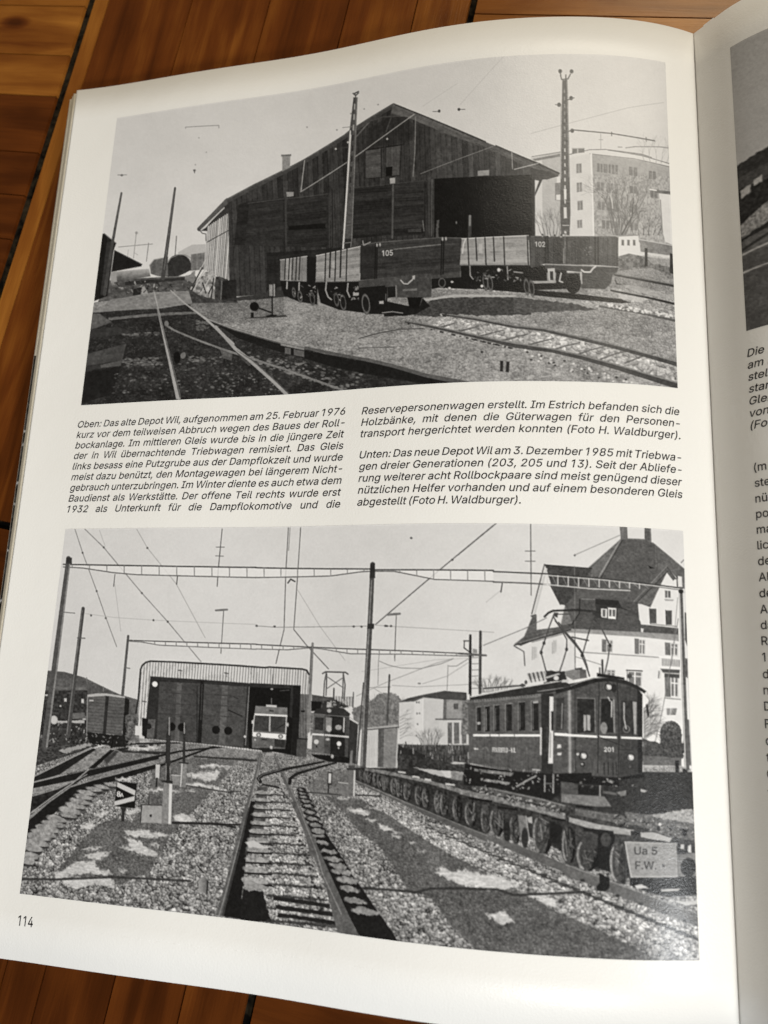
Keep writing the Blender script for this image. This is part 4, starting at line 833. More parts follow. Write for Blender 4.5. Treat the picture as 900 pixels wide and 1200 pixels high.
    P.poly(K((822, 460), (839, 460), (837, 522), (820, 520)), 38); P.poly(K((857, 464), (875, 465), (871, 526), (852, 524)), 40); P.ell(K((718, 412))[0], 1.6, 1.4, 50); P.ell(K((295, 252))[0], 1.2, 1, 40)

# ------------------------------------------------------------------ lower picture: new depot, railcars and transporter trucks
def draw_lower(P):
    rng = random.Random(23)
    A = crop(40, 740, 5.625); B = crop(150, 760, 5.625); C = crop(280, 770, 5.625); D = crop(420, 730, 5.625); E = crop(540, 700, 5.625)
    F = crop(650, 700, 5.294); G = crop(600, 610, 4.2857); H = crop(530, 780, 5.625); I = crop(650, 780, 5.294); J = crop(410, 870, 5.625)
    K = crop(540, 880, 6); L = crop(660, 900, 5.4545); M = crop(25, 850, 5.625); Nn = crop(120, 860, 5.625); O = crop(20, 940, 4.5); Q = crop(200, 940, 4.5)
    R_ = crop(250, 860, 5.294); S = crop(370, 880, 4.737); S1 = crop(0, 600, 3); S2 = crop(280, 600, 3); S3 = crop(540, 600, 3)
    X, Y, U, V = P.X, P.Y, P.U, P.V
    P.g[:] = 205 + (fbm(X / 40, Y / 30, 2) - .5) * 8
    u0 = 58.0; dV = np.maximum(V - 51.0, 1.2); gx = (U - u0) / dV; gy = np.log(dV)
    st = (ballast(U, V, dV, .0235, .76, 3) + .34) * np.clip(dV / 18, .35, 1); fin = ballast(U, V, dV, .019, .74, 5) * np.clip(dV / 34, .25, 1)
    speck = (vnoise(X / 1.15, Y / 1.05, 4) - .5); patch = (fbm(X / 24, Y / 9, 6) - .5)
    hi = np.clip(vnoise(U / 1.3, V / .95, 15) - .55, 0, 1) * np.clip(dV / 30, .3, 1)
    gravel = 126 + st * 58 + speck * 40 + patch * 14 + hi * 70
    light = 150 + st * 64 + speck * 40 + hi * 60
    path = 98 + fin * 16 + speck * 34 + patch * 20
    mid = 120 + speck * 50 + patch * 40
    # ---- distance
    P.poly(A((60, 268), (110, 268), (200, 275), (330, 310), (450, 368), (560, 418), (690, 455), (690, 660), (40, 660)), mottle(84, 14, 2.5, 4))
    P.poly(A((70, 372), (340, 378), (350, 392), (70, 388)), 112, a=.7, rough=1); P.poly(A((60, 400), (350, 395), (350, 700), (40, 720)), mottle(52, 30, 2.4, 6))
    for p, w, h in (((205, 460), 3, 4), ((318, 465), 3, 5), ((172, 500), 2, 2), ((328, 578), 4, 4), ((80, 430), 3, 2), ((300, 600), 3, 3)): x, y = A(p)[0]; P.poly([(x - w / 2, y - h / 2), (x + w / 2, y - h / 2), (x + w / 2, y + h / 2), (x - w / 2, y + h / 2)], 196)
    P.poly(A((150, 598), (330, 592), (330, 610), (150, 612)), 172, rough=1); P.poly(A((250, 545), (330, 540), (340, 580), (250, 585)), 96); P.line(A((345, 310), (348, 350)), 1, 120); P.line(A((455, 370), (455, 400)), 1, 130)
    P.poly(A((30, 610), (350, 615), (380, 760), (20, 790)), mottle(50, 30, 2.2, 9)); P.poly(A((90, 640), (240, 650), (230, 740), (80, 760)), mottle(60, 16, 5, 3))
    for _ in range(90): x, y = rng.uniform(40, 360), rng.uniform(610, 740); P.line(A((x, y), (x + rng.uniform(-10, 10), y + rng.uniform(-16, 8))), rng.uniform(.7, 1.6), rng.choice((30, 35, 90, 130, 150)))
    # trees and houses behind
    P.poly(D((-20, 560), (40, 540), (110, 500), (150, 470), (215, 455), (260, 465), (300, 515), (300, 700), (-20, 700)), mottle(112, 34, 2.2, 5), rough=3)
    for s_ in range(26): twigs(P, D((80 + s_ * 8, 600))[0], 1.9 - s_ * .03, 9, .8, rng.choice((84, 96, 150)), 3, rng, .5)
    P.poly(D((285, 522), (385, 508), (440, 490), (576, 500), (572, 640), (545, 800), (280, 800)), mottle(196, 8, 6, 2)); P.poly(D((445, 492), (577, 500), (566, 700), (440, 730)), mottle(186, 5, 8, 3)); P.line(D((442, 490), (438, 720)), 1, 214); P.poly(D((385, 510), (440, 492), (440, 700), (385, 690)), 206, a=.6)
    P.poly(D((576, 500), (738, 512), (738, 645), (570, 645)), mottle(142, 12, 4, 4)); P.poly(D((576, 500), (595, 502), (590, 640), (570, 640)), 92)
    P.poly(D((283, 518), (350, 492), (440, 472), (580, 446), (722, 458), (736, 512), (580, 502), (445, 490), (383, 516)), 66); P.line(D((283, 520), (383, 512), (445, 488)), 1, 100)
    for x, y in ((400, 523), (402, 596), (405, 666), (415, 523), (418, 595), (398, 740)): P.poly(D((x - 4, y - 7), (x + 4, y - 7), (x + 4, y + 4), (x - 4, y + 4)), 96)
    for x in (640, 655, 698, 715): P.poly(D((x, 530), (x + 14, 531), (x + 13, 566), (x, 566)), 70)
    P.poly(D((545, 640), (738, 634), (738, 805), (548, 808)), 190); P.line(D((525, 632), (738, 632)), 1.6, 84)
    for x0, x1 in ((600, 628), (640, 674), (690, 720)): P.poly(D((x0, 655), (x1, 653), (x1, 790), (x0, 792)), mottle(96, 20, 2, 3))
    for s_ in range(18): twigs(P, D((430 + s_ * 6, 800))[0], 1.9 - s_ * .04, 8, .9, rng.choice((70, 96, 130)), 3, rng, .6)
    for s_ in range(8): twigs(P, D((290, 620 + s_ * 20))[0], .5, 7, .8, 110, 3, rng, .6)
    P.poly(D((275, 795), (420, 800), (740, 800), (740, 960), (270, 960)), mottle(66, 30, 2.4, 7)); P.poly(D((275, 800), (440, 860), (560, 920), (270, 900)), 38, rough=2)
    for _ in range(90): x, y = rng.uniform(285, 740), rng.uniform(780, 900); P.line(D((x, y), (x + rng.uniform(-4, 4), y + rng.uniform(12, 46))), rng.uniform(.6, 1.3), rng.choice((40, 50, 120, 150, 40)))
    P.poly(D((640, 910), (715, 915), (700, 925), (600, 925)), 180)
    P.poly(E((20, 680), (70, 690), (70, 900), (10, 900)), mottle(110, 50, 2.5, 5))
    for s_ in range(16): twigs(P, E((150 + s_ * 9, 625))[0], 2.2 - s_ * .09, 8, .9, 74, 3, rng, .6)
    # ---- the big house
    P.poly([(600, 752)] + G((12, 628), (70, 632), (290, 552), (640, 530), (840, 535), (872, 600)) + [(806, 790), (811, 935), (740, 935), (614, 850)], lambda X, Y: 214 + 10 * (fbm(X / 12, Y / 10, 3) - .5) - 12 * ((X < 672) & (Y > 740)))
    P.poly(G((165, 235), (195, 320), (245, 430), (258, 470), (215, 545), (110, 570), (108, 480), (160, 300)), 208)
    P.poly(G((380, 242), (540, 100), (575, 95), (660, 97), (705, 112), (875, 240), (876, 360), (760, 330), (640, 420), (430, 420), (300, 420), (260, 430)), lambda X, Y: 82 + 16 * (fbm(X / 2, Y / 1.4, 3) - .5) + 8 * (X > 770))
    P.poly(G((165, 228), (395, 246), (345, 322), (268, 430), (236, 424), (196, 330)), mottle(64, 12, 1.6, 2)); P.poly(G((540, 104), (395, 240), (390, 290), (440, 280)), 104, a=.8)
    P.line(G((540, 100), (430, 290)), 1.6, 138); P.line(G((548, 104), (438, 296)), .8, 46); P.line(G((430, 330), (345, 390), (275, 425)), 3.4, 84); P.line(G((380, 242), (540, 100)), .9, 110); P.line(G((575, 95), (660, 97)), 1.2, 110); P.line(G((705, 112), (875, 240)), .9, 110)
    P.line(G((163, 228), (100, 472)), 1.5, 92); P.line(G((172, 250), (112, 478)), 2.2, 184); P.line(G((165, 230), (395, 246)), 1.1, 40); P.poly(G((95, 480), (122, 475), (122, 490), (95, 488)), 70); P.line(G((192, 330), (240, 425)), 1.6, 64)
    P.poly(G((535, 30), (573, 31), (576, 98), (541, 102)), planks(96, 8, 5, 1)); P.poly(G((662, 35), (695, 37), (698, 112), (662, 99)), planks(92, 8, 5, 2))
    P.poly(G((104, 482), (123, 480), (123, 552), (215, 540), (290, 525), (292, 552), (105, 605), (45, 632), (15, 622), (62, 585)), lengthwise(84, 8, 2.2, -.25, 4)); P.line(G((15, 628), (105, 606), (290, 552)), 1.4, 40); P.line(G((40, 618), (200, 566)), 1, 120)
    P.line(G((12, 632), (60, 660), (64, 729)), 1.3, 92)
    P.poly(G((262, 430), (345, 392), (420, 396), (625, 410), (632, 500), (650, 522), (838, 532), (838, 572), (640, 562), (300, 548), (250, 545), (240, 528), (300, 518)), lambda X, Y: 74 + 14 * (fbm(X / 2, Y / 1.2, 5) - .5) + 6 * (hash2(np.floor(Y / 2.2), np.zeros_like(Y), 2) - .5))
    P.poly(G((262, 430), (335, 396), (330, 470), (300, 518), (240, 530)), 84, a=.8); P.line(G((335, 400), (332, 470), (296, 524)), 1.4, 40); P.line(G((345, 398), (410, 400)), 1.2, 112)
    P.poly(G((412, 398), (525, 404), (545, 440), (590, 458), (520, 440), (412, 425)), 40); P.poly(G((410, 425), (525, 432), (520, 500), (425, 492)), 48); P.poly(G((440, 445), (470, 447), (468, 492), (440, 488)), 226); P.poly(G((474, 440), (516, 443), (513, 498), (474, 495)), 226)
    for x0, x1, y0 in ((447, 462, 450), (480, 492, 448), (497, 511, 449)): P.poly(G((x0, y0), (x1, y0 + 1), (x1 - 1, y0 + 36), (x0, y0 + 35)), 92)
    P.poly(G((780, 236), (842, 295), (848, 540), (640, 522), (628, 428), (692, 436), (740, 330)), 210); P.poly(G((672, 300), (780, 226), (826, 288), (812, 300), (778, 260), (740, 330), (690, 436), (606, 408)), lengthwise(88, 8, 2, -.7, 3)); P.line(G((606, 408), (780, 226)), 1.2, 120); P.line(G((620, 412), (786, 250)), 1, 46); P.line(G((780, 232), (826, 290)), 1.4, 70)
    P.poly(G((680, 226), (712, 240), (690, 242)), 24); P.line(G((720, 130), (722, 230)), 1, 100); P.poly(G((838, 275), (860, 278), (862, 330), (840, 330)), 205); P.poly(G((836, 330), (876, 340), (876, 360), (845, 352)), 210); P.poly(G((830, 276), (835, 276), (838, 330), (832, 330)), 40)
    for q in (((685, 443), (721, 443), (721, 516), (688, 516)), ((770, 450), (804, 450), (803, 522), (773, 522))): P.poly(G(*q), 74); P.line(G(q[0], q[3]), .8, 40)
    P.poly(G((768, 350), (797, 352), (797, 386), (768, 386)), 82); P.line(G((782, 352), (782, 386)), .9, 205); P.poly(G((764, 393), (815, 395), (810, 402), (768, 402)), 150); P.line(G((690, 520), (830, 530)), 1.1, 128)
    P.poly(G((290, 548), (640, 560), (840, 570), (840, 604), (640, 586), (290, 566)), 118, a=.75); P.line(G((100, 612), (290, 560)), 2, 140); P.poly(G((640, 540), (655, 545), (650, 562), (640, 560)), 200)
    P.line(F((118, 250), (118, 440)), 1.1, 116); P.line(F((150, 342), (640, 372)), 1.2, 134); P.line(F((120, 370), (280, 420)), .9, 130)
    def win(q, shut=1, dk=104):
        (x0, y0), (x1, y1), (x2, y2), (x3, y3) = q; P.poly(q, dk)
        a = .42 if shut else .06
        lx = lambda t: (x0 + (x1 - x0) * t, y0 + (y1 - y0) * t); bx_ = lambda t: (x3 + (x2 - x3) * t, y3 + (y2 - y3) * t)
        P.poly([lx(a), lx(1), bx_(1), bx_(a)], 226); 
        for t0, t1 in ((a + .06, a + (1 - a) / 2 - .04), (a + (1 - a) / 2 + .05, .95)):
            for v0, v1 in ((.06, .3), (.36, .94)):
                f = lambda t, v: (lx(t)[0] * (1 - v) + bx_(t)[0] * v, lx(t)[1] * (1 - v) + bx_(t)[1] * v); P.poly([f(t0, v0), f(t1, v0), f(t1, v1), f(t0, v1)], 112)
    win(F((282, 262), (350, 268), (346, 345), (282, 340))); win(F((485, 256), (553, 262), (550, 356), (486, 350))); win(F((680, 278), (768, 285), (765, 362), (682, 356))); win(F((435, 455), (531, 460), (527, 556), (435, 550)), 0); win(F((310, 450), (362, 452), (360, 500), (310, 498)), 0); win(F((676, 482), (768, 490), (765, 622), (680, 616)))
    for q in (G((112, 640), (124, 637), (124, 690), (112, 694)), G((205, 606), (220, 602), (220, 660), (205, 664)), E((470, 330), (490, 326), (488, 410), (468, 414)), E((598, 300), (620, 296), (618, 370), (598, 374))): P.poly(q, mottle(172, 10, 2, 3), a=.8); P.line([q[0], q[3]], .7, 140)
    P.line(F((676, 624), (780, 632)), 1.2, 130); P.line(F((434, 452), (532, 457)), 1.4, 60); P.poly(F((676, 470), (776, 476), (774, 500), (676, 494)), 70)
    P.poly(F((640, 362), (780, 374), (780, 384), (640, 374)), 222); P.poly(F((660, 378), (778, 386), (778, 430), (660, 424)), 120); P.poly(F((630, 424), (778, 430), (778, 444), (640, 440)), 218)
    for i in range(11): P.line(F((668 + i * 10, 378), (668 + i * 10, 428)), .9, 214)
    P.poly(F((650, 442), (778, 448), (776, 470), (665, 466)), 76); P.poly(F((632, 455), (655, 450), (650, 500), (638, 500)), 190); P.line(F((640, 460), (636, 500)), 1, 90)
    P.ell(F((714, 840))[0], 14.5, 15, 84, a=.9); P.poly(F((648, 830), (780, 830), (790, 1000), (640, 1000)), mottle(56, 34, 2, 3)); P.ell(F((714, 836))[0], 13.4, 14, mottle(78, 60, 1.8, 4))
    for s_ in range(14): twigs(P, F((660 + s_ * 9, 990))[0], 1.9 - s_ * .05, 9, .9, rng.choice((110, 130, 36)), 3, rng, .6); P.line([(F((714, 838))[0][0] - 14.6 * math.cos(q), F((714, 838))[0][1] - 15.2 * math.sin(q)) for q in np.linspace(-.1, 3.2, 12)], 1.6, 216); P.poly(F((636, 905), (800, 905), (800, 1000), (636, 1000)), mottle(62, 40, 1.8, 7), rough=3)
    for s_ in range(12): P.line(F((688 + s_ * 6, 690), (690 + s_ * 5, 726)), 1.1, rng.choice((120, 160, 100)))
    for s_ in range(22): twigs(P, F((540, 880 - s_ * 9))[0], .5 + .02 * s_, 10, 1.0, rng.choice((86, 110, 60)), 4, rng, .6)
    P.line(F((560, 668), (568, 730)), 2.6, 36); P.line(F((770, 130), (700, 500), (660, 700), (610, 900)), .9, 120)
    P.poly(F((815, 90), (828, 92), (830, 300), (815, 260)), 70); P.poly(F((815, 375), (832, 378), (832, 500), (815, 490)), 90); P.poly(F((780, 0), (800, 0), (804, 240), (786, 240)), 205, a=.0)
    # ---- bushes, wall, fence at right
    P.poly(I((528, 450), (600, 470), (646, 480), (650, 590), (528, 590)), mottle(66, 40, 2, 6), rough=2); P.poly(I((648, 400), (784, 400), (786, 578), (646, 578)), mottle(64, 44, 1.8, 5), rough=1); P.poly(I((530, 555), (782, 572), (782, 622), (530, 616)), 92); P.poly(I((530, 618), (782, 624), (845, 640), (850, 740), (540, 735)), mottle(150, 66, 1.8, 5))
    for s_ in range(26): P.line(I((540 + s_ * 11, 640), (540 + s_ * 11, 735)), .6, 90)
    P.poly(I((800, 330), (838, 335), (850, 620), (806, 620)), mottle(92, 20, 4, 2)); P.poly(I((380, 690), (740, 700), (740, 716), (380, 708)), 206, rough=1)
    P.poly(I((380, 730), (560, 740), (700, 745), (858, 760), (862, 900), (300, 900)), mottle(46, 24, 4, 2), rough=3, rs=6); P.poly(I((740, 588), (766, 588), (766, 765), (744, 765)), 26); P.poly(I((790, 640), (822, 640), (826, 765), (788, 765)), 30); P.poly(I((755, 790), (800, 785), (830, 800), (790, 812)), 130, rough=1.5)
    # ---- ground
    P.poly([(20, 890), (100, 880), (160, 866), (300, 872), (420, 882), (420, 896), (560, 940), (700, 960), (820, 960), (822, 1130), (20, 1130)], gravel)
    P.poly(A((0, 780), (380, 735), (420, 760), (0, 900)), mottle(62, 40, 2.2, 4, .6)); P.poly(A((160, 790), (360, 740), (390, 752), (200, 812)), 150, rough=2, rs=3)
    P.poly(B((0, 640), (180, 605), (640, 640), (880, 660), (850, 760), (500, 720), (200, 788), (0, 780)), mid); P.poly(B((420, 708), (840, 732), (840, 748), (600, 735)), 60, rough=1)
    # the two fine-grit paths
    P.poly(Nn((330, 200), (560, 165), (830, 170), (880, 185), (760, 330), (690, 400), (600, 500), (500, 600), (440, 660), (380, 780), (310, 900), (120, 1000), (-40, 1010), (0, 860), (30, 760), (180, 600), (290, 430)), path, rough=2)
    P.poly(O((420, 120), (520, 90), (640, 120), (740, 160), (760, 220), (700, 320), (690, 388), (500, 412), (170, 420), (250, 320), (330, 220)), path, rough=2)
    P.poly(S((60, 255), (230, 265), (350, 290), (450, 370), (600, 450), (760, 560), (930, 660)) + [(640, 1060), (780, 1130), (600, 1130)] + S((900, 1100), (760, 960), (640, 800), (520, 770), (500, 730), (440, 640), (360, 520), (260, 460), (150, 330)), path - 4, rough=2)
    P.poly(R_((690, 230), (860, 230), (900, 390), (620, 385), (580, 330)), path + 12, rough=1)
    P.poly(S((220, 190), (330, 230), (560, 370), (820, 530), (1000, 640), (900, 640), (740, 560), (560, 450), (420, 360), (230, 250)), light, rough=1); P.poly(L((0, 690), (200, 760), (500, 880), (860, 1030), (860, 1110), (500, 1080), (200, 960), (0, 880)), light, rough=1)
    P.poly([(520, 978), (600, 1008), (700, 1050), (760, 1078), (818, 1100), (818, 1125), (700, 1072), (600, 1030)], light, rough=2)
    P.poly([(535, 900), (815, 905), (818, 1000), (640, 985), (535, 955)], mottle(46, 18, 2.4, 4))
    # left turnout
    P.poly(M((60, 360), (470, 160), (590, 160), (440, 290), (260, 330), (70, 400)), mottle(132, 40, 2.6, 6, .6)); P.poly(M((70, 410), (300, 345), (420, 300), (360, 370), (200, 430), (60, 470)), mottle(140, 44, 2.4, 7, .6)); P.poly(M((430, 300), (620, 270), (900, 215), (900, 250), (620, 320), (430, 375)), mottle(120, 50, 2.2, 8, .6)); P.poly(M((600, 165), (760, 175), (900, 190), (900, 205), (520, 270)), mottle(110, 40, 2, 2, .6))
    P.poly(M((80, 352), (300, 236), (470, 158), (490, 165), (250, 332), (78, 384)), 32); P.line(M((78, 348), (250, 262), (460, 152)), 1.5, 150); P.poly(M((75, 390), (300, 334), (620, 262), (900, 200), (900, 226), (620, 296), (330, 372), (75, 424)), 28); P.line(M((78, 384), (300, 328)), 1.3, 150); P.line(M((300, 328), (620, 262), (900, 202)), .9, 84)
    P.poly(M((585, 165), (610, 170), (480, 290), (440, 290)), 26); P.line(M((648, 170), (900, 190)), 2.2, 36); P.poly(M((620, 160), (900, 120), (900, 136), (640, 172)), 34); P.poly(M((540, 230), (620, 170), (640, 176), (560, 262)), 60)
    P.poly(M((65, 480), (240, 425), (350, 375), (430, 340), (200, 500), (60, 590)), mottle(36, 16, 3, 2)); P.poly(M((45, 640), (110, 580), (200, 500), (320, 415), (460, 368), (620, 325), (900, 252), (900, 282), (640, 352), (480, 405), (330, 490), (200, 600), (90, 700), (36, 740)), 27)
    P.line(M((46, 625), (180, 512), (320, 412), (440, 374), (620, 326), (900, 252)), 2.2, 132, w2=1.1); P.line(M((55, 592), (200, 482), (330, 392), (440, 298)), 1.4, 158); P.line(M((68, 476), (230, 428), (350, 372), (430, 330)), 1.2, 136)
    P.line(Nn((0, 330), (200, 270), (430, 195), (740, 80)), 3.4, 28, w2=2); P.line(Nn((0, 240), (300, 165), (500, 118), (805, 85)), 3.0, 28, w2=1.8); P.line(Nn((60, 90), (220, 68), (505, 62)), 2.2, 34, w2=1.6); P.line(Nn((130, 120), (420, 128)), 2.4, 48)
    # snow on the sleeper ends
    for (x, y, rx, ry) in ((585, 400, 9, 2.2), (520, 415, 9, 2.4), (470, 432, 10, 2.6), (420, 455, 11, 3), (400, 482, 11, 3), (375, 512, 12, 3.4), (350, 540, 12, 3.6), (310, 572, 13, 4.4), (300, 602, 10, 3), (225, 628, 12, 3.8), (200, 660, 14, 4), (165, 692, 14, 4.4), (140, 722, 15, 4.6), (110, 745, 14, 4.2), (90, 782, 15, 4.6), (70, 818, 12, 4.4), (55, 868, 10, 4.6), (40, 905, 8, 4)):
        x1, y1 = M((x, y))[0]; P.ell((x1, y1 + 1.2), rx + 1, ry + 1.2, 36, a=.7, ang=.2, rough=1.5); P.ell((x1 + 1, y1 - .6), rx, ry, mottle(150, 40, 3, 3), a=.95, ang=.2, rough=1.3, rs=4); P.line([(x1 - rx * .9, y1 + ry * .7), (x1 + rx * .9, y1 + ry * 1.15)], 1.3, 40, a=.8)
    for (x, y) in ((180, 800), (240, 760), (300, 700), (330, 650)): pass
    # snow patches
    sn = lambda X, Y: 194 + 60 * (fbm(X / 6, Y / 1.5, 7, 3) - .5) + 44 * (fbm(X / 2, Y / 1.4, 9, 2) - .5)
    for q in (O((560, 158), (640, 148), (790, 180), (772, 196), (570, 178)), O((568, 192), (640, 205), (660, 236), (735, 278), (722, 296), (640, 272), (590, 268), (540, 242), (590, 238)), O((188, 382), (270, 345), (300, 322), (400, 306), (420, 352), (500, 376), (470, 392), (380, 378), (300, 392), (206, 408)), O((205, 416), (320, 402), (420, 408), (502, 405), (512, 455), (400, 436), (300, 464)), O((330, 125), (390, 112), (412, 130), (380, 146), (325, 142)), O((345, 246), (450, 240), (430, 256), (350, 252)), O((340, 290), (400, 270), (486, 268), (440, 300), (420, 306)), O((530, 352), (578, 366), (545, 374)), O((565, 45), (640, 35), (650, 58), (570, 66)), O((700, 226), (745, 230), (740, 238), (700, 236)), O((400, 80), (450, 50), (490, 60), (440, 84)),
              Nn((545, 272), (620, 252), (765, 248), (730, 318), (600, 296)), Nn((540, 322), (640, 332), (755, 352), (770, 370), (545, 350)), Nn((268, 382), (340, 362), (392, 360), (392, 386)), Nn((445, 556), (520, 534), (595, 562), (575, 592), (460, 588)), Nn((628, 208), (700, 206), (840, 222), (820, 232), (700, 220)), Nn((445, 372), (520, 378), (460, 388)), Nn((70, 300), (180, 296), (200, 318), (100, 316)), Nn((545, 376), (600, 378), (590, 386)),
              S((186, 322), (260, 326), (312, 338), (288, 352), (240, 345)), S((272, 372), (350, 384), (330, 392)), S((352, 404), (400, 412), (438, 434), (400, 436), (360, 420)), S((430, 442), (490, 452), (440, 458)), S((430, 464), (480, 470), (470, 480), (440, 476)), S((675, 648), (720, 638), (820, 668), (920, 690), (930, 745), (830, 738), (735, 700)), S((580, 542), (620, 550), (600, 556)), S((525, 500), (560, 506), (540, 518)), S((280, 305), (380, 318), (370, 328)), S((120, 260), (175, 255), (180, 266), (130, 268)),
              [(606, 1043), (650, 1052), (648, 1062)], [(568, 1068), (590, 1066), (602, 1078), (585, 1080)], [(510, 1020), (545, 1018), (580, 1022), (608, 1036), (580, 1041), (540, 1034)], B((0, 655), (230, 640), (150, 668), (0, 676)), B((470, 768), (600, 776), (560, 788), (470, 786)), J((0, 430), (120, 455), (130, 470), (0, 455)), J((190, 540), (280, 560), (290, 575), (240, 575)), J((105, 505), (180, 515), (160, 526))):
        P.poly(q, sn, rough=3.6, rs=4.2, soft=1.3, a=.92)
    # cable shadows across the ballast
    P.line(O((20, 408), (200, 412), (500, 400), (700, 412), (900, 424)), 2.8, 50, a=.85); P.line(Nn((440, 592), (620, 596), (760, 604), (900, 606)), 3, 38, w2=2); P.line(Q((0, 115), (240, 120), (330, 140)), 2.6, 40); P.line(S((240, 760), (400, 765), (560, 776), (640, 755), (800, 752), (1000, 756)) + [(600, 1046), (680, 1043)], 3.0, 44, a=.85); P.line(R_((550, 362), (700, 372), (800, 378)), 1.4, 60); P.line(J((40, 345), (220, 350)), 1.6, 50); P.line(Nn((545, 345), (800, 388), (900, 384)), 1.4, 60); P.line(B((430, 715), (840, 742)), 1.8, 50)
    # ---- main track
    P.poly(Q((412, 0), (440, 0), (425, 120), (395, 240), (372, 420), (360, 520), (500, 640), (420, 640), (262, 612), (330, 330)), 24); P.poly(Q((370, 470), (500, 480), (520, 640), (350, 640)), 28, rough=2)
    P.poly(R_((265, 330), (330, 335), (320, 520), (290, 640), (200, 760), (180, 760), (230, 560)), mottle(60, 20, 2.5, 3), a=.8)
    P.poly(R_((330, 335), (420, 335), (500, 470), (560, 600), (590, 740), (300, 740), (320, 520)) + Q((560, 240), (760, 330), (860, 560), (900, 700), (520, 640), (470, 470), (480, 240)), light, rough=1.5)
    y = 930.0; i = 0
    while y < 1082:
        k = (y - 848) / 210.0; xl = 309 - .235 * (y - 848) + 4 + 14 * k; xm = xl + 30 * k + 6; xr = 309 + .43 * (y - 848) - 8 - 4 * k
        P.poly([(xm - 4, y + 2.2 * k), (xr, y + 6.5 * k), (xr, y + 6.5 * k + 3.2 * k + .4), (xm - 4, y + 2.2 * k + 2.8 * k + .4)], mottle(50, 24, 2, i), a=.85, rough=1.6 * k + .3, rs=2.5)
        if y < 1044: P.ell((xl + 14 * k + 2, y), 15 * k + 3, 4.4 * k + .8, mottle(146, 46, 2.8, 4), ang=.12, rough=2.0 * k + .5, rs=3); P.line([(xl, y + 3.6 * k + .6), (xl + 34 * k + 4, y + 5.2 * k + .8)], 2.0 * k + .5, 30)
        y += 4.2 + 10.5 * k; i += 1
    P.poly(Q((380, 425), (400, 418), (460, 440), (520, 466), (440, 468), (400, 482), (372, 440)), mottle(138, 20, 2.4, 3), rough=1); P.poly(Q((385, 215), (430, 210), (480, 238), (550, 240), (480, 250), (400, 244)), 186, rough=1.4)
    for t in (0, .34, .66): y = 1052 + 30 * t; P.poly([(318 + 8 * t, y), (386 + 10 * t, y + 8), (387 + 10 * t, y + 13), (318 + 8 * t, y + 5)], 34, rough=.8)
    P.poly(S((0, 370), (20, 400), (130, 560), (230, 720), (330, 860), (400, 960), (470, 1060), (250, 1035), (150, 860), (60, 690), (0, 560)), 27, rough=1)
    for (x, y, rx, ry) in ((10, 420, 5, 1.6), (16, 446, 6, 1.8), (20, 470, 7, 2.2), (38, 512, 8, 2.8), (72, 560, 10, 3), (98, 602, 11, 3.2), (125, 640, 11.5, 3.4), (152, 674, 12.5, 4), (178, 718, 13, 4.4), (195, 768, 12, 4), (228, 832, 14, 4.4), (278, 890, 17, 5)):
        P.ell(S((x, y))[0], rx, ry * .9, mottle(132, 40, 3, 5), ang=.16, rough=2.4, rs=4)
    for (x, y, rx, ry) in ((545, 350, 3.5, 1.3), (552, 372, 4, 1.4), (560, 396, 4.5, 1.6), (572, 420, 5, 1.7), (585, 450, 5.5, 1.9), (600, 490, 6, 2.2), (615, 530, 7, 2.4), (632, 570, 7.5, 2.6), (650, 605, 8, 3)):
        x1, y1 = R_((x, y))[0]; P.ell((x1, y1), rx + 2.5, ry + 1.8, 30); P.ell((x1, y1), rx, ry, mottle(128, 36, 2.4, 4), ang=.15, rough=1.6)
    lr = lambda X, Y: 88 + 12 * (fbm(X / 2, Y / 12, 3) - .5)
    P.poly(R_((283, 118), (293, 120), (282, 210), (222, 420), (170, 610), (128, 760), (104, 760), (160, 560), (215, 370), (258, 220)), lr); P.poly(Q((402, 0), (412, 0), (372, 180), (310, 400), (262, 612), (222, 608), (275, 440), (340, 190)), lr); P.line(R_((288, 120), (270, 230), (218, 430), (160, 640)) + Q((262, 540), (240, 610)), .8, 132, w2=1.2); P.poly(Q((398, 40), (408, 30), (374, 190), (318, 405), (278, 560), (266, 612), (254, 612), (310, 390)), 56)
    P.poly(R_((366, 130), (382, 130), (440, 250), (520, 420), (590, 590), (665, 760), (598, 760), (560, 590), (490, 420), (430, 290)), lr); P.poly(Q((628, 0), (655, 0), (735, 150), (790, 270), (850, 400), (905, 520), (905, 700), (872, 640), (830, 470), (760, 310), (680, 110)), lr); P.poly(S((0, 525), (30, 590), (62, 660), (150, 840), (242, 1028), (120, 1010), (88, 890), (50, 740), (0, 620)), lr)
    P.line(R_((374, 130), (436, 255), (512, 420), (580, 590), (640, 740)) + Q((800, 380), (900, 590)), .9, 124, w2=1.6)
    for _ in range(80):
        t = rng.random(); x = 330 + t * 62; y = 905 + t * 165; P.ell((x - 5 - 8 * t + rng.uniform(-3, 2), y + rng.uniform(-4, 4)), 1 + t, .7 + .7 * t, rng.choice((40, 36, 170, 60)))
    P.line(R_((285, 300), (272, 280), (300, 258), (420, 226), (560, 198), (690, 172)), 4.2, 32, w2=2.2); P.line(R_((276, 292), (272, 276), (300, 254), (420, 222)), .9, 110); P.line(R_((470, 310), (474, 280), (510, 252), (620, 218), (770, 178)), 3.8, 32, w2=2.2); P.line(R_((300, 318), (400, 336)), 2.4, 44); P.poly(R_((300, 295), (395, 310), (400, 322), (298, 310)), 120); P.line(R_((405, 250), (420, 330), (435, 360)), 1.8, 150); P.line(R_((470, 240), (640, 205)), 1, 96); P.poly(R_((318, 120), (370, 122), (372, 138), (318, 134)), 150)
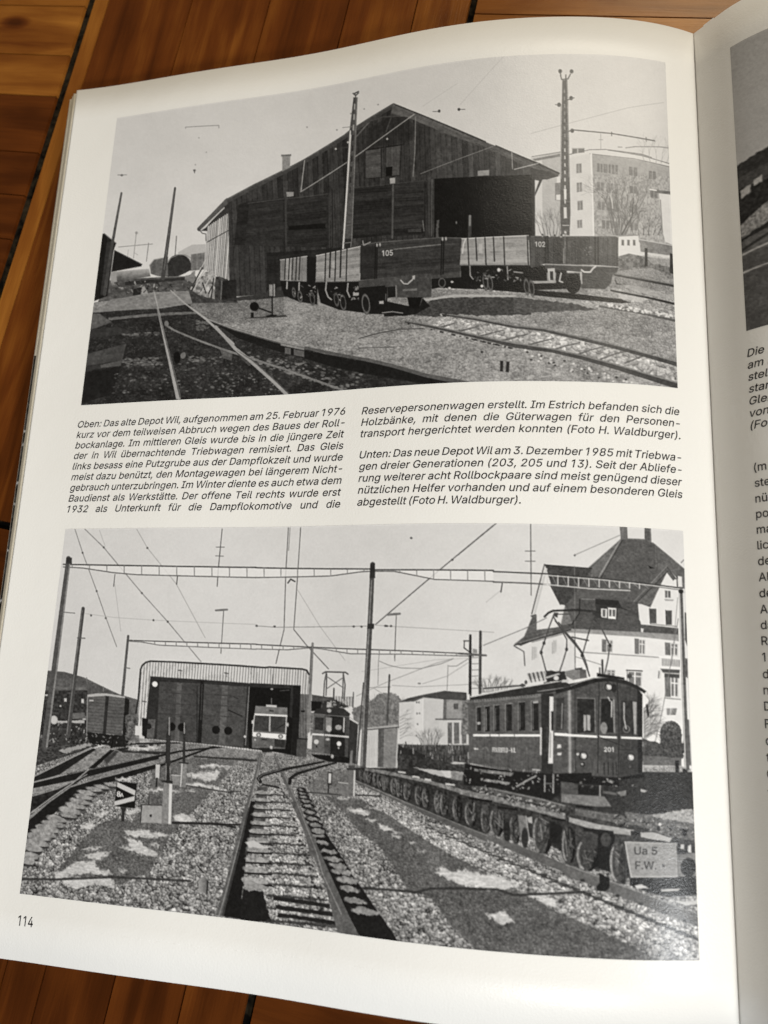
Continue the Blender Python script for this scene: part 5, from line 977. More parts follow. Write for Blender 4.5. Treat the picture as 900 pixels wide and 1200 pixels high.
    P.poly(Q((134, 425), (145, 406), (165, 402), (182, 418), (178, 490), (132, 488)), lambda X, Y: 120 + 34 * np.clip((235 - X) / 6, -.8, .6)); P.line(Q((182, 425), (178, 490)), 1.6, 40); P.line(Q((130, 345), (160, 380)), 1.4, 44)
    # ---- new depot
    top_c = B((60, 510), (66, 330), (80, 140), (92, 112), (115, 92), (145, 84), (300, 88), (490, 97), (700, 108), (900, 122)); rt = C((200, 62), (420, 75), (452, 83), (468, 108), (472, 260), (448, 660))
    outline = top_c + rt
    P.poly(top_c + rt + C((300, 640), (0, 610)) + B((450, 630), (100, 600)), lambda X, Y: 150 + 52 * (np.sin((X + .07 * Y) * 2 * np.pi / 3.3) > -.1) - 30 * (X > 368) * (Y > 812))
    for x, y in ((340, 142), (645, 158), (105, 350)): P.line(B((x - 12, y), (x + 12, y + 4)), 1.1, 70); P.line(B((x, y - 4), (x + 2, y + 26)), .7, 90)
    P.line(C((222, 110), (215, 205)), .8, 90)
    P.line(B((34, 520), (66, 330), (82, 140), (94, 112), (118, 92), (148, 84), (300, 88), (490, 97), (700, 108), (900, 122)) + C((200, 62), (420, 75), (452, 84), (466, 110)), 2.0, 46)
    P.poly(B((146, 184), (490, 204), (800, 226)) + C((70, 168), (410, 184), (380, 655), (300, 640), (200, 620), (60, 605)) + B((780, 660), (450, 626), (104, 596)), 44)
    P.poly(B((205, 218), (480, 230), (455, 622), (184, 600)), mottle(66, 7, 7, 3)); P.poly(B((500, 232), (780, 250), (752, 652), (470, 628)), mottle(70, 8, 7, 4)); P.poly(B((320, 226), (352, 228), (330, 610), (300, 608)), 92, a=.7); P.poly(B((615, 240), (656, 242), (632, 640), (588, 636)), 94, a=.8)
    for y in (290, 360, 430): P.line(B((205, y), (470, y + 14)), .9, 58); P.line(B((495, y + 10), (770, y + 26)), .9, 60)
    P.poly(B((474, 210), (496, 212), (476, 622), (450, 620)), 28); P.line(B((452, 250), (446, 620)), .8, 26); P.line(B((484, 235), (474, 470)), .8, 78)
    for c in ((282, 518), (350, 521), (573, 537), (653, 543)): P.ell(B(c)[0], 4.7, 4.9, 22)
    P.ell(B((175, 236))[0], 3.2, 3.2, 228); P.line(B((656, 406), (745, 446)), 1.2, 30); P.line(B((690, 316), (722, 330)), .9, 36)
    P.poly(B((90, 460), (130, 466), (120, 596), (88, 572)), 26); P.poly(B((130, 468), (178, 470), (165, 602), (118, 590)), mottle(84, 16, 2, 1)); P.ell(B((134, 516))[0], 3, 3.4, 30); P.poly(B((45, 514), (88, 516), (86, 578), (42, 576)), 206); P.poly(B((0, 560), (40, 520), (42, 630), (0, 640)), mottle(120, 60, 2, 5)); P.poly(B((40, 600), (140, 600), (140, 622), (20, 625)), mottle(160, 40, 2, 5), rough=1)
    P.poly(C((66, 195), (352, 205), (372, 240), (340, 640), (60, 606), (50, 400)), 21); P.line(C((64, 195), (36, 580)), 1.2, 120); P.ell(C((32, 525))[0], 1.2, 1.5, 220); P.poly(C((345, 200), (366, 205), (350, 400), (330, 390)), 46); P.line(C((270, 220), (330, 215)), .8, 90); P.ell(C((215, 208))[0], 1.6, 1, 170)
    P.line(C((212, 270), (212, 310)), 1, 110)
    P.poly(C((392, 240), (470, 244), (446, 662), (376, 655)), lambda X, Y: 84 + 16 * (np.sin(X * 2 * np.pi / 3.3) > 0)); P.poly(C((360, 186), (410, 188), (388, 655), (345, 640)), 27); P.poly(C((384, 540), (452, 545), (446, 660), (376, 655)), 72); P.line(C((384, 536), (452, 541)), 1.4, 30); P.poly(C((412, 350), (436, 350), (436, 362), (412, 360)), 22)
    # modern railcar
    P.poly(C((106, 320), (318, 332), (318, 384), (310, 545), (300, 605), (80, 602), (80, 490), (98, 370)), 98); P.poly(C((106, 322), (318, 333), (318, 380), (98, 368)), mottle(112, 8, 3, 2)); P.poly(C((175, 312), (248, 316), (246, 330), (175, 326)), 196); P.poly(C((98, 370), (318, 381), (318, 393), (97, 383)), 224)
    P.poly(C((97, 384), (312, 394), (305, 497), (88, 484)), mottle(62, 12, 4, 3)); P.poly(C((196, 389), (206, 390), (203, 492), (192, 490)), 172); P.line(C((97, 384), (86, 490)), 1.2, 200); P.line(C((312, 394), (306, 500)), 1.2, 190); P.poly(C((85, 494), (308, 510), (306, 545), (84, 524)), 226); P.poly(C((82, 525), (306, 547), (300, 604), (80, 600)), mottle(94, 8, 4, 1)); P.line(C((250, 470), (300, 440)), 1, 30)
    for c in ((124, 514), (272, 524)): P.ell(C(c)[0], 2.9, 2.6, 84); P.ell(C(c)[0], 1.5, 1.5, 190)
    P.poly(C((230, 540), (305, 548), (300, 600), (230, 592)), 50); P.poly(C((78, 420), (90, 412), (88, 440), (78, 440)), 205); P.ell(C((320, 445))[0], 1.3, 2.4, 190); P.poly(C((196, 346), (226, 348), (226, 360), (196, 358)), 60); P.poly(C((130, 600), (220, 600), (215, 628), (150, 630)), 34); P.ell(C((208, 597))[0], 1.6, 2, 190); P.ell(C((100, 546))[0], 1, 1, 190); P.poly(C((145, 540), (180, 542), (180, 550), (145, 548)), 40)
    # old railcar beside it
    P.poly(C((485, 245), (602, 262), (760, 260), (755, 320), (485, 340)), mottle(74, 10, 4, 3)); P.poly(C((480, 288), (555, 292), (540, 350), (480, 356)), 22); P.poly(C((640, 255), (770, 262), (765, 330), (640, 290)), lambda X, Y: 130 + 50 * (np.sin(X * 2 * np.pi / 3.2) > 0))
    P.poly(C((740, 395), (802, 432), (790, 705), (724, 690)), 50); P.poly(C((738, 395), (800, 430), (800, 442), (738, 408)), 206); P.poly(C((480, 640), (735, 655), (745, 700), (600, 690), (500, 660)), 24)
    P.poly(C((496, 368), (608, 382), (612, 640), (480, 628)), 92); P.poly(C((570, 378), (622, 384), (612, 640), (566, 630)), 72); P.poly(C((612, 384), (735, 390), (735, 660), (608, 645)), 32); P.poly(C((712, 390), (740, 395), (728, 660), (706, 655)), 70)
    P.poly(C((490, 372), (515, 342), (560, 328), (620, 322), (700, 335), (745, 372), (735, 398), (620, 386), (496, 374)), mottle(48, 8, 3, 3)); P.ell(C((603, 352))[0], 2.6, 2.2, 170); P.line(C((492, 370), (620, 384), (738, 392)), .9, 110)
    P.poly(C((506, 396), (566, 398), (560, 482), (503, 478)), mottle(46, 10, 4, 1)); P.poly(C((580, 396), (622, 398), (618, 486), (578, 484)), 128); P.ell(C((600, 470))[0], 3, 4, 178); P.poly(C((632, 398), (700, 402), (698, 490), (628, 488)), 38); P.ell(C((665, 462))[0], 4, 3, 150); P.line(C((704, 400), (700, 490)), 1.6, 190)
    P.poly(C((484, 502), (566, 506), (566, 518), (484, 512)), 224); P.poly(C((572, 507), (735, 520), (735, 530), (572, 517)), 220); P.ell(C((514, 558))[0], 2.8, 2.8, 196); P.ell(C((668, 570))[0], 2.8, 2.8, 216); P.ell(C((592, 542))[0], 2.4, 1.4, 180); P.ell(C((516, 590))[0], 1, 1.2, 30); P.ell(C((665, 598))[0], 1, 1.2, 180); P.ell(C((622, 654))[0], 1.8, 2.4, 170)
    P.poly(C((548, 290), (640, 280), (700, 300), (735, 330), (560, 332)), 50, rough=1); P.poly(C((590, 290), (620, 285), (620, 328), (586, 330)), 170); P.line(C((560, 105), (580, 94), (715, 98), (732, 110)), 1.6, 66); P.line(C((585, 98), (572, 160), (563, 300)), 1.4, 78); P.line(C((700, 104), (712, 180), (704, 290)), 1.4, 78); P.line(C((588, 110), (582, 250)), 1.6, 92); P.line(C((700, 110), (694, 270)), 1.6, 92); P.line(C((588, 205), (695, 135)), 1, 96); P.line(C((596, 130), (692, 195)), 1, 96); P.line(C((636, 205), (634, 260)), 1.8, 66); P.line(C((768, 230), (764, 330)), 1.2, 80)
    for _ in range(18): x, y = rng.uniform(560, 730), rng.uniform(285, 330); P.line(C((x, y), (x + rng.uniform(-16, 16), y + rng.uniform(-8, 8))), 1.2, rng.choice((30, 40, 120, 150)))
    P.line(C((800, 450), (785, 705)), 1.2, 176); P.poly(C((745, 620), (762, 610), (756, 715), (738, 715)), 118); P.poly(C((470, 360), (495, 366), (490, 500), (475, 520)), mottle(110, 50, 2, 6))
    # ---- closed goods wagon
    P.poly(A((345, 668), (580, 690), (640, 690), (600, 770), (360, 745)), 30, rough=1.5); P.poly(A((598, 440), (626, 452), (612, 700), (578, 695)), 28); P.poly(A((350, 430), (475, 418), (592, 438), (576, 690), (344, 668)), lengthwise(92, 6, 2.9, .06, 3))
    for i in range(11): P.line(A((352, 452 + i * 21), (586, 462 + i * 22)), .7, 62)
    P.poly(A((349, 424), (410, 413), (475, 413), (597, 431), (597, 443), (475, 428), (350, 438)), 176); P.poly(A((470, 430), (491, 432), (470, 684), (450, 680)), 42); P.poly(A((362, 456), (390, 456), (390, 466), (362, 466)), 190); P.line(A((350, 432), (344, 668)), 1, 140)
    for _ in range(30): x, y = rng.uniform(370, 640), rng.uniform(690, 760); P.line(A((x, y), (x + rng.uniform(-10, 10), y + rng.uniform(-14, 10))), 1.3, rng.choice((24, 24, 90, 120)))
    P.line(A((505, 770), (520, 700)), 2, 24); P.poly(A((600, 560), (680, 540), (690, 740), (600, 720)), mottle(90, 60, 2.2, 6), a=.8, rough=2); P.poly(A((664, 625), (706, 626), (704, 690), (660, 688)), 206)
    P.ell(A((130, 592))[0], 4.3, 5.2, 182); P.ell(A((130, 592))[0], 3, 4, 200, a=.6)
    # ---- masts, gantries and wires
    for q, w in ((((262, 60), (290, 145), (340, 280), (372, 372), (410, 475)), .9), (((297, 60), (365, 125), (500, 285), (590, 385), (705, 525)), 1.0), (((483, 60), (520, 125), (560, 175), (620, 250), (720, 440)), .8), (((350, 65), (370, 120)), .6), (((300, 360), (400, 372), (540, 380), (900, 392)), .6), (((402, 240), (425, 420)), .6)): P.line(S1(*q), w, 122 if w > .8 else 150)
    for p in ((290, 145), (340, 280), (372, 375), (365, 125), (500, 285), (590, 385), (520, 125), (320, 366), (540, 380)): P.ell(S1(p)[0], 1.1, 1.2, 74)
    P.line(S1((405, 220), (400, 262)), .9, 70); P.line(S1((625, 225), (622, 252)), 1, 60)
    for q, w, t in ((((178, 50), (168, 200), (160, 410), (130, 530)), 1.1, 92), (((184, 50), (178, 130)), .8, 110), (((222, 50), (210, 220), (195, 410), (240, 465), (320, 550)), 1.1, 92), (((210, 270), (290, 400), (380, 520)), .7, 150), (((900, 55), (700, 220), (490, 395)), 1.2, 78), (((60, 397), (130, 402), (460, 400)), .8, 120), (((490, 397), (550, 402), (900, 425)), .7, 140), (((440, 560), (700, 520), (810, 515)), .6, 150)): P.line(S2(*q), w, t)
    for p in ((62, 397), (126, 399), (412, 401), (440, 402), (525, 400), (545, 401), (760, 172), (618, 94)): P.ell(S2(p)[0], 1.4, 1.2, 70)
    P.line(S2((175, 245), (185, 232), (200, 240)), 1.6, 50); P.line(S1((783, 55), (768, 200), (764, 258)), 1.0, 78); P.line(S1((762, 119), (790, 119)), .9, 90); P.line(S1((760, 150), (786, 151)), .9, 90); P.line(S1((786, 345), (775, 495)), .9, 92); P.line(S1((759, 343), (798, 340)), 2.4, 112); P.line(S2((535, 361), (576, 358)), 2.8, 110); P.line(S2((564, 365), (557, 512)), 1.0, 92); P.line(S3((248, 45), (248, 296)), 1.1, 84); P.line(S3((229, 143), (262, 143)), .9, 90); P.line(S3((229, 178), (262, 178)), .9, 90)
    P.line(S3((0, 155), (138, 40)), 1.2, 86); P.line(S3((400, 155), (555, 85)), .8, 120); P.ell(S3((398, 157))[0], 1.1, 1.1, 80); P.line(S3((85, 470), (230, 410), (300, 375)), .9, 110); P.line(S3((95, 320), (150, 275)), .6, 150); P.line(S3((150, 255), (145, 285)), 1.2, 50); P.line(S3((780, 175), (790, 165)), 1, 90); P.line(S3((397, 195), (397, 530)), .8, 110)
    for q, t in ((((155, 205), (150, 250), (145, 405)), 120), (((155, 250), (220, 278), (300, 296), (430, 300), (560, 270), (632, 240)), 108), (((610, 285), (660, 285), (735, 238)), 108), (((0, 480), (200, 390), (320, 345), (520, 268), (640, 235)), 140), (((240, 410), (400, 420), (740, 405)), 150), (((440, 400), (600, 350), (740, 260)), 150), (((605, 280), (598, 440)), 120), (((80, 425), (230, 420)), 130), (((120, 430), (200, 480)), 150)): P.line(D(*q), .8, t)
    P.ell(D((418, 398))[0], 1.6, .9, 90); P.ell(D((205, 20))[0], 2, 1.1, 70); P.line(D((222, 342), (205, 665)), 2.2, 74); P.line(D((265, 60), (258, 250)), .9, 110)
    def beam(tp, bt, w1, w2, n, fill):
        tp, bt = np.array(tp, float), np.array(bt, float)
        if fill: P.poly(list(map(tuple, tp)) + list(map(tuple, bt[::-1])), fill, a=.8)
        P.line(tp, w1, 52); P.line(bt, w2, 84)
        for i in range(n):
            x = tp[0, 0] + (tp[-1, 0] - tp[0, 0]) * (i + .5) / n; P.line([(x, np.interp(x, tp[:, 0], tp[:, 1])), (x, np.interp(x, bt[:, 0], bt[:, 1]))], 1.0, 120)
    beam(S1((222, 187), (900, 190)), S1((222, 196), (290, 199), (400, 214), (480, 220), (900, 226)), 1.5, 1.2, 11, 218); beam(S2((60, 191), (480, 200)), S2((60, 226), (330, 222), (440, 209), (480, 208)), 1.5, 1.2, 7, 218); beam(S2((490, 203), (900, 210)), S2((490, 208), (560, 210), (700, 240), (900, 248)), 1.5, 1.2, 7, 218)
    beam(S3((120, 214), (300, 222), (500, 238), (785, 266)), S3((120, 250), (250, 255), (450, 270), (590, 274), (690, 262), (785, 272)), 1.5, 1.6, 0, None)
    for i in range(10): t = i / 9; x = 300 + t * 320; P.line(S3((x + 4, 226 + t * 28), (x + 4, 262 + t * 8)), 1.3, 196); P.line(S3((x + 20, 228 + t * 28), (x + 34, 260 + t * 8)), .7, 150)
    P.line(S3((290, 258), (450, 273), (590, 278)), 1.1, 205); P.line(S3((290, 226), (500, 242), (785, 270)), 1.0, 205)
    beam(S1((450, 452), (900, 462)), S1((450, 455), (500, 458), (560, 468), (900, 480)), 1.1, .9, 12, 212); beam(S2((60, 463), (240, 472), (400, 480), (600, 488), (830, 500)), S2((60, 479), (170, 482), (256, 475), (300, 480), (400, 497), (600, 500), (830, 508)), 1.2, 1.0, 20, 212); P.line(S2((820, 503), (872, 506)), 2, 100)
    P.line(S1((240, 165), (197, 500), (155, 835)), 5.2, 78, w2=6.6); P.line(S1((246, 170), (206, 500), (164, 830)), 1.6, 128, w2=2.4); P.poly(S1((232, 163), (252, 163), (252, 185), (232, 185)), 50); P.line(S1((208, 355), (262, 359)), .9, 90)
    P.line(S1((292, 342), (265, 560), (238, 790)), 4.0, 70, w2=5.2); P.line(S1((288, 350), (262, 560), (234, 785)), 1.0, 118); P.line(S1((272, 446), (298, 447)), 1.2, 90)
    P.line(S1((451, 437), (430, 645)), 2.6, 84, w2=3.4); P.line(S1((446, 550), (456, 551)), 1, 80); P.line(S2((263, 460), (255, 600), (245, 770)), 2.8, 118, w2=4); P.line(S2((258, 470), (250, 600)), .8, 70)
    P.line(S2((481, 183), (470, 400), (458, 600), (443, 892)), 5.2, 70, w2=7.2); P.line(S2((477, 240), (466, 420), (452, 610), (437, 890)), 1.3, 126, w2=2.0); P.poly(S2((473, 180), (489, 180), (490, 232), (470, 232)), 46); P.poly(S2((462, 392), (486, 392), (484, 410), (460, 410)), 46); P.line(S2((446, 600), (420, 885)), 1.6, 70)
    P.line(E((75, 255), (70, 670)), 2.8, 38, w2=3.4); P.line(E((140, 230), (134, 630)), 3, 62, w2=3.4); P.line(E((0, 372), (175, 384)), 2, 84); P.line(E((34, 290), (62, 290)), 1.4, 50); P.line(E((36, 290), (34, 335), (66, 360)), 1.2, 50); P.poly(E((90, 340), (118, 345), (118, 372), (90, 370)), 110, a=.7)
    for i in range(6): P.line(E((84, 400 + i * 40), (124, 398 + i * 40)), .9, 120)
    P.line(S3((777, 275), (786, 600), (795, 900)), 5, 84, w2=6); P.line(S3((772, 280), (781, 600), (789, 900)), 1.3, 190); P.ell(S3((778, 277))[0], 3.2, 2.4, 40); P.line(S3((765, 300), (740, 540)), .7, 110)
    # ---- hut by the mast
    P.poly(D((75, 700), (146, 696), (140, 948), (60, 945)), planks(186, 6, 3, 2)); P.poly(D((145, 700), (186, 695), (180, 950), (139, 948)), planks(86, 8, 2.4, 3)); P.poly(D((185, 695), (276, 684), (262, 956), (178, 950)), mottle(124, 6, 5, 3)); P.poly(D((72, 688), (275, 668), (282, 684), (180, 694), (75, 702)), 164); P.line(D((75, 702), (282, 684)), 1, 56); P.line(D((276, 690), (262, 955)), 1.1, 180)
    # ---- trucks in a row (dark mass, beams, wheels)
    P.poly(J((30, 165), (330, 165), (560, 180), (760, 250), (900, 290), (900, 620), (780, 560), (560, 480), (300, 350), (120, 275), (40, 250)), mottle(46, 22, 2.2, 5)); P.poly(J((330, 70), (600, 110), (760, 160), (760, 260), (560, 200), (330, 160)), mottle(50, 30, 2.4, 6)); P.poly(J((430, 160), (620, 180), (750, 190), (745, 240), (600, 215)), 172, rough=1.2); P.poly(J((610, 178), (755, 190), (750, 240), (640, 220)), 190, rough=1)
    P.poly(K((0, 160), (700, 240), (905, 380), (905, 620), (560, 560), (0, 420)), mottle(50, 24, 2.2, 7))
    # upper beams, lit
    P.poly(J((110, 168), (230, 180), (330, 200), (520, 240), (700, 290), (900, 340), (900, 372), (700, 318), (520, 262), (330, 222), (110, 186)), mottle(114, 44, 2.4, 4)); P.poly(K((0, 262), (230, 305), (540, 378), (905, 482), (905, 530), (640, 452), (400, 385), (200, 340), (0, 296)), mottle(116, 46, 2.4, 3)); P.poly(K((80, 232), (560, 335), (905, 425), (905, 470), (560, 372), (100, 270)), mottle(78, 26, 2.4, 3)); P.line(K((120, 236), (560, 332), (800, 400)), 1.3, 120)
    for _ in range(130): t = rng.random(); x = 60 + t * 800; y = 240 + t * 210 + rng.uniform(-18, 26); P.line(K((x, y), (x + rng.uniform(-14, 20), y + rng.uniform(-12, 8))), rng.uniform(.8, 1.6), rng.choice((30, 40, 120, 150, 170)))
    for x0, x1, y0 in ((60, 220, 318), (255, 395, 378), (600, 725, 455), (790, 905, 372)): P.poly(K((x0, y0), (x1, y0 + (x1 - x0) * .13), (x1, y0 + (x1 - x0) * .13 + 16), (x0, y0 + 14)), 24)
    for (x0, x1, y) in ((330, 380, 185), (505, 545, 232), (425, 470, 215), (640, 700, 262)): P.poly(J((x0, y), (x1, y + 6), (x1, y + 16), (x0, y + 10)), 205, rough=.8)
    def wheel(c, rx, ry, t=46, rim=128):
        P.ell((c[0] + rx * .6, c[1] + .3), rx * 1.0, ry, 20, rough=.8); P.ell(c, rx, ry, mottle(t, 30, 1.6, int(c[0])), ang=-.05, rough=1.2)
        arc = [(c[0] - rx * .86 * math.cos(q), c[1] + ry * .9 * math.sin(q)) for q in np.linspace(-1.0, 1.25, 9)]; P.line(arc, max(.8, rx * .24), mottle(rim, 60, 2.0, int(c[1])), a=.8, w2=max(.6, rx * .3))
        if rx > 5.5: P.line([(c[0] - rx * .45 * math.cos(q), c[1] + ry * .55 * math.sin(q)) for q in np.linspace(-1.2, 1.2, 7)], .9, 30, a=.7); P.ell((c[0] - rx * .05, c[1]), rx * .22, ry * .16, 92, rough=.8)
        P.poly([(c[0] + rx * .15, c[1] - ry * .95), (c[0] + rx * 1.5, c[1] - ry * .8), (c[0] + rx * 1.4, c[1] + ry * (.1 + .5 * rng.random())), (c[0] + rx * .3, c[1] + ry * .2 * rng.random())], mottle(rng.choice((34, 62, 84, 50)), 26, 1.8, int(c[0])), a=.9, rough=1.4)
        for _ in range(int(4 + 1.4 * rx)): P.line([(c[0] + rng.uniform(-.5, 1.2) * rx, c[1] + rng.uniform(-.9, .7) * ry), (c[0] + rng.uniform(-.3, 1.4) * rx, c[1] + rng.uniform(-.7, .9) * ry)], rng.uniform(.7, 1.5), rng.choice((22, 26, 34, 84, 110, 130)), a=.8)
    for c, rx, ry in (((84, 212), 2.2, 6.4), ((112, 222), 2, 6.4), ((134, 228), 2.4, 7.2), ((178, 240), 2.8, 8), ((205, 250), 2.6, 8.2), ((240, 265), 3.0, 9), ((300, 285), 3.6, 10), ((335, 300), 3.2, 10), ((385, 318), 3.6, 11), ((462, 342), 3.8, 11.5), ((505, 360), 3.4, 11.5), ((588, 385), 4.2, 13), ((625, 400), 3.8, 13), ((708, 428), 4.4, 14)): wheel(J(c)[0], rx, ry, 74)
    for c, rx, ry in (((65, 430), 5.5, 14), ((170, 470), 4.6, 16), ((240, 488), 6.4, 16), ((365, 540), 4.8, 17), ((545, 572), 8.6, 23), ((715, 660), 6.6, 20), ((842, 704), 8.6, 20)): wheel(K(c)[0], rx, ry, 64)
    P.poly(K((393, 440), (450, 448), (472, 620), (415, 622)), mottle(112, 8, 3, 2)); P.line(K((450, 448), (472, 620)), 1, 160); P.poly(K((455, 460), (490, 450), (492, 500), (465, 490)), 160); P.poly(K((150, 365), (190, 372), (200, 440), (150, 430)), 90, a=.6)
    for c, q in (((440, 600), 24), ((320, 560), 24), ((640, 560), 22)): P.ell(K(c)[0], 4, 12, q, a=.8)
    P.poly(K((610, 480), (700, 520), (690, 700), (600, 640)), 26, a=.85, rough=1.5)
    # ---- the big railcar
    P.poly(H((112, 225), (590, 184), (582, 708), (400, 690), (240, 662), (118, 636)), lambda X, Y: 82 + 12 * (fbm(X / 5, Y / 9, 3) - .5) + 16 * (fbm(X / 1.3, Y / 14, 6, 2) - .5) - 10 * np.clip((Y - 885) / 20, 0, 1)); P.poly(H((112, 225), (590, 184), (590, 205), (112, 245)), 104)
    P.poly(H((125, 206), (400, 150), (720, 100), (760, 120), (900, 96), (905, 130), (770, 158), (590, 190), (112, 228)), mottle(46, 8, 4, 2)); P.line(H((130, 204), (400, 152), (720, 98)), 1.7, 198); P.line(H((560, 170), (760, 142), (860, 108)), 1.0, 130); P.line(H((108, 232), (400, 208), (590, 186)), 1.0, 118); P.poly(H((105, 190), (125, 186), (125, 222), (105, 226)), 205)
    for x0, x1, y0, y1 in ((166, 196, 272, 426), (218, 251, 266, 430), (278, 314, 260, 428), (352, 393, 252, 424), (434, 477, 240, 424), (518, 563, 232, 424)):
        P.poly(H((x0, y0), (x1, y0 - 4), (x1, y1), (x0, y1 + 2)), mottle(34, 10, 3, x0)); P.line(H((x0, y0), (x0, y1)), 1.1, 118); P.line(H((x0, y0), (x1, y0 - 4)), .9, 124); P.line(H((x0 + 10, y0 + 20), (x0 + 10, y1 - 10)), 1, rng.choice((130, 60, 96)))
    P.poly(H((528, 236), (562, 232), (562, 244), (528, 248)), 176); P.poly(H((172, 370), (192, 368), (192, 384), (172, 386)), 170)
    P.poly(H((145, 448), (578, 450), (578, 464), (145, 462)), 232); P.line(H((310, 448), (310, 464)), .9, 90); P.line(H((408, 449), (408, 465)), .9, 90); P.line(H((252, 448), (252, 462)), .9, 90)
    lettering(P, "FRAUENFELD - WIL", *H((266, 564))[0], 5.0, 222, .02, .40, 0, .12)
    P.line(H((148, 560), (250, 566)), .6, 100); P.poly(H((150, 538), (175, 540), (175, 550), (150, 548)), 214); P.line(H((200, 545), (225, 530), (245, 556)), .9, 110); P.poly(H((520, 674), (572, 676), (572, 688), (520, 684)), 190, a=.8, rough=1); P.line(H((400, 470), (396, 690)), .7, 64); P.line(H((255, 465), (252, 660)), .7, 64)
    for x in (168, 216, 300, 350, 450, 500, 545): P.line(H((x, 468), (x - 3, 660 + (x - 168) * .1)), .6, 66, a=.8)
    for i in range(30): P.ell(H((130 + i * 15, 640 + i * 2.0))[0], .6, .6, 112)
    for i in range(26): P.ell(H((130 + i * 17, 232 - i * 1.5))[0], .6, .6, 58)
    P.poly(H((580, 186), (662, 180), (655, 705), (580, 705)), 44); P.line(H((578, 410), (575, 580)), 2, 190); P.poly(H((634, 202), (674, 206), (668, 290), (660, 430), (655, 640), (622, 640), (632, 430)), 206); P.poly(H((644, 300), (664, 298), (662, 424), (644, 426)), 34); P.line(H((640, 440), (636, 600)), .9, 120); P.poly(H((612, 400), (630, 405), (625, 570), (612, 560)), 60)
    P.poly(H((660, 178), (775, 148), (770, 705), (652, 702)), lambda X, Y: 78 + 70 * np.exp(-((X - 666) / 2.2) ** 2)); P.poly(H((680, 216), (730, 208), (722, 420), (672, 424)), mottle(54, 12, 3, 6)); P.line(H((716, 250), (710, 410)), 1.2, 128); P.poly(H((664, 440), (900, 450), (900, 466), (664, 456)), 232); P.line(H((726, 440), (726, 460)), .9, 80)
    P.poly(H((682, 518), (704, 516), (702, 540), (680, 542)), 200, rough=1); P.poly(H((680, 570), (706, 568), (704, 584), (680, 584)), 200, rough=1)
    P.poly(I((76, 140), (120, 118), (260, 84), (380, 94), (500, 140), (530, 178), (526, 672), (380, 688), (112, 672)), lambda X, Y: 72 + 10 * (fbm(X / 5, Y / 8, 4) - .5) + 16 * (fbm(X / 1.3, Y / 12, 6, 2) - .5) - 12 * np.clip((X - 705) / 25, 0, 1)); P.poly(I((66, 145), (112, 130), (108, 660), (66, 655)), lambda X, Y: 76 + 74 * np.exp(-((X - 665.5) / 1.9) ** 2)); P.poly(I((500, 140), (532, 178), (528, 660), (500, 670)), 32)
    P.poly(I((0, 150), (90, 128), (160, 100), (230, 80), (330, 72), (430, 92), (500, 122), (558, 158), (545, 172), (500, 146), (430, 116), (330, 98), (250, 102), (110, 145), (0, 176)), mottle(34, 8, 4, 2)); P.line(I((90, 126), (160, 98), (230, 79), (330, 72)), 1.0, 120)
    P.poly(I((130, 200), (236, 206), (235, 412), (128, 412)), mottle(40, 16, 3, 3)); P.poly(I((166, 308), (206, 304), (206, 400), (166, 402)), 158, rough=1.2); P.line(I((185, 306), (185, 400)), 1, 70); P.line(I((128, 200), (236, 204), (238, 414)), 1, 112)
    P.poly(I((264, 190), (362, 194), (366, 420), (258, 418)), 84); P.poly(I((276, 206), (346, 206), (350, 414), (270, 414)), mottle(34, 10, 3, 5)); P.ell(I((290, 385))[0], 4, 7, 128); P.line(I((318, 196), (330, 218)), 1.2, 190); P.line(I((340, 222), (338, 316)), 1.6, 178); P.line(I((352, 215), (354, 410)), 1.4, 140)
    P.poly(I((398, 216), (496, 220), (492, 426), (392, 422)), mottle(46, 16, 3, 6)); P.poly(I((470, 222), (495, 224), (492, 424), (478, 424)), 150); P.line(I((416, 232), (416, 330), (428, 390)), 1.6, 170); P.ell(I((430, 392))[0], 4, 4.5, 120, ring=1)
    P.line(I((262, 190), (250, 660)), 1, 36); P.line(I((376, 100), (384, 440), (376, 680)), 1, 36); P.line(I((116, 120), (114, 670)), .8, 46); P.line(I((262, 90), (264, 190)), .8, 40)
    P.poly(I((0, 416), (120, 424), (250, 432), (250, 445), (120, 438), (0, 430)), 234); P.poly(I((262, 432), (370, 438), (370, 450), (262, 444)), 230); P.poly(I((396, 438), (527, 442), (527, 456), (396, 450)), 230); P.line(I((250, 436), (420, 500)), .9, 34); P.line(I((380, 520), (470, 520)), .8, 34)
    for c, r_ in (((164, 556), 5.2), ((455, 566), 5.4), ((322, 133), 5.0)): P.ell(I(c)[0], r_, r_, 104); P.ell(I(c)[0], r_, r_, 36, ring=1.3); P.ell((I(c)[0][0] + .8, I(c)[0][1] + .2), r_ * .5, r_ * .5, 200); P.ell((I(c)[0][0] - 1, I(c)[0][1] - 1.6), 1.1, 1.1, 226)
    P.ell(I((355, 140))[0], 3, 5, 30, a=.8); P.ell(I((130, 545))[0], 1.6, 1.6, 190); P.ell(I((160, 608))[0], 3, 3, 40); P.ell(I((155, 606))[0], 1.4, 1.4, 150); P.ell(I((456, 625))[0], 3, 3, 40); P.ell(I((450, 624))[0], 1.4, 1.4, 150)
    lettering(P, "201", *I((288, 530))[0], 5.0, 226, .02, 1.0, 0, .15)
    for x in (290, 316, 345, 365): P.line(I((x, 600), (x, 672)), 1.3, 40)
    P.poly(I((385, 585), (500, 600), (500, 660), (385, 675)), 48, a=.7)
    # underframe of the railcar
    P.poly(H((90, 640), (240, 665), (400, 690), (640, 708), (900, 700), (905, 740), (700, 745), (700, 830), (640, 880), (300, 800), (80, 780)), 27); P.poly(I((0, 672), (110, 676), (380, 692), (540, 660), (544, 692), (380, 704), (378, 745), (0, 715)), 24)
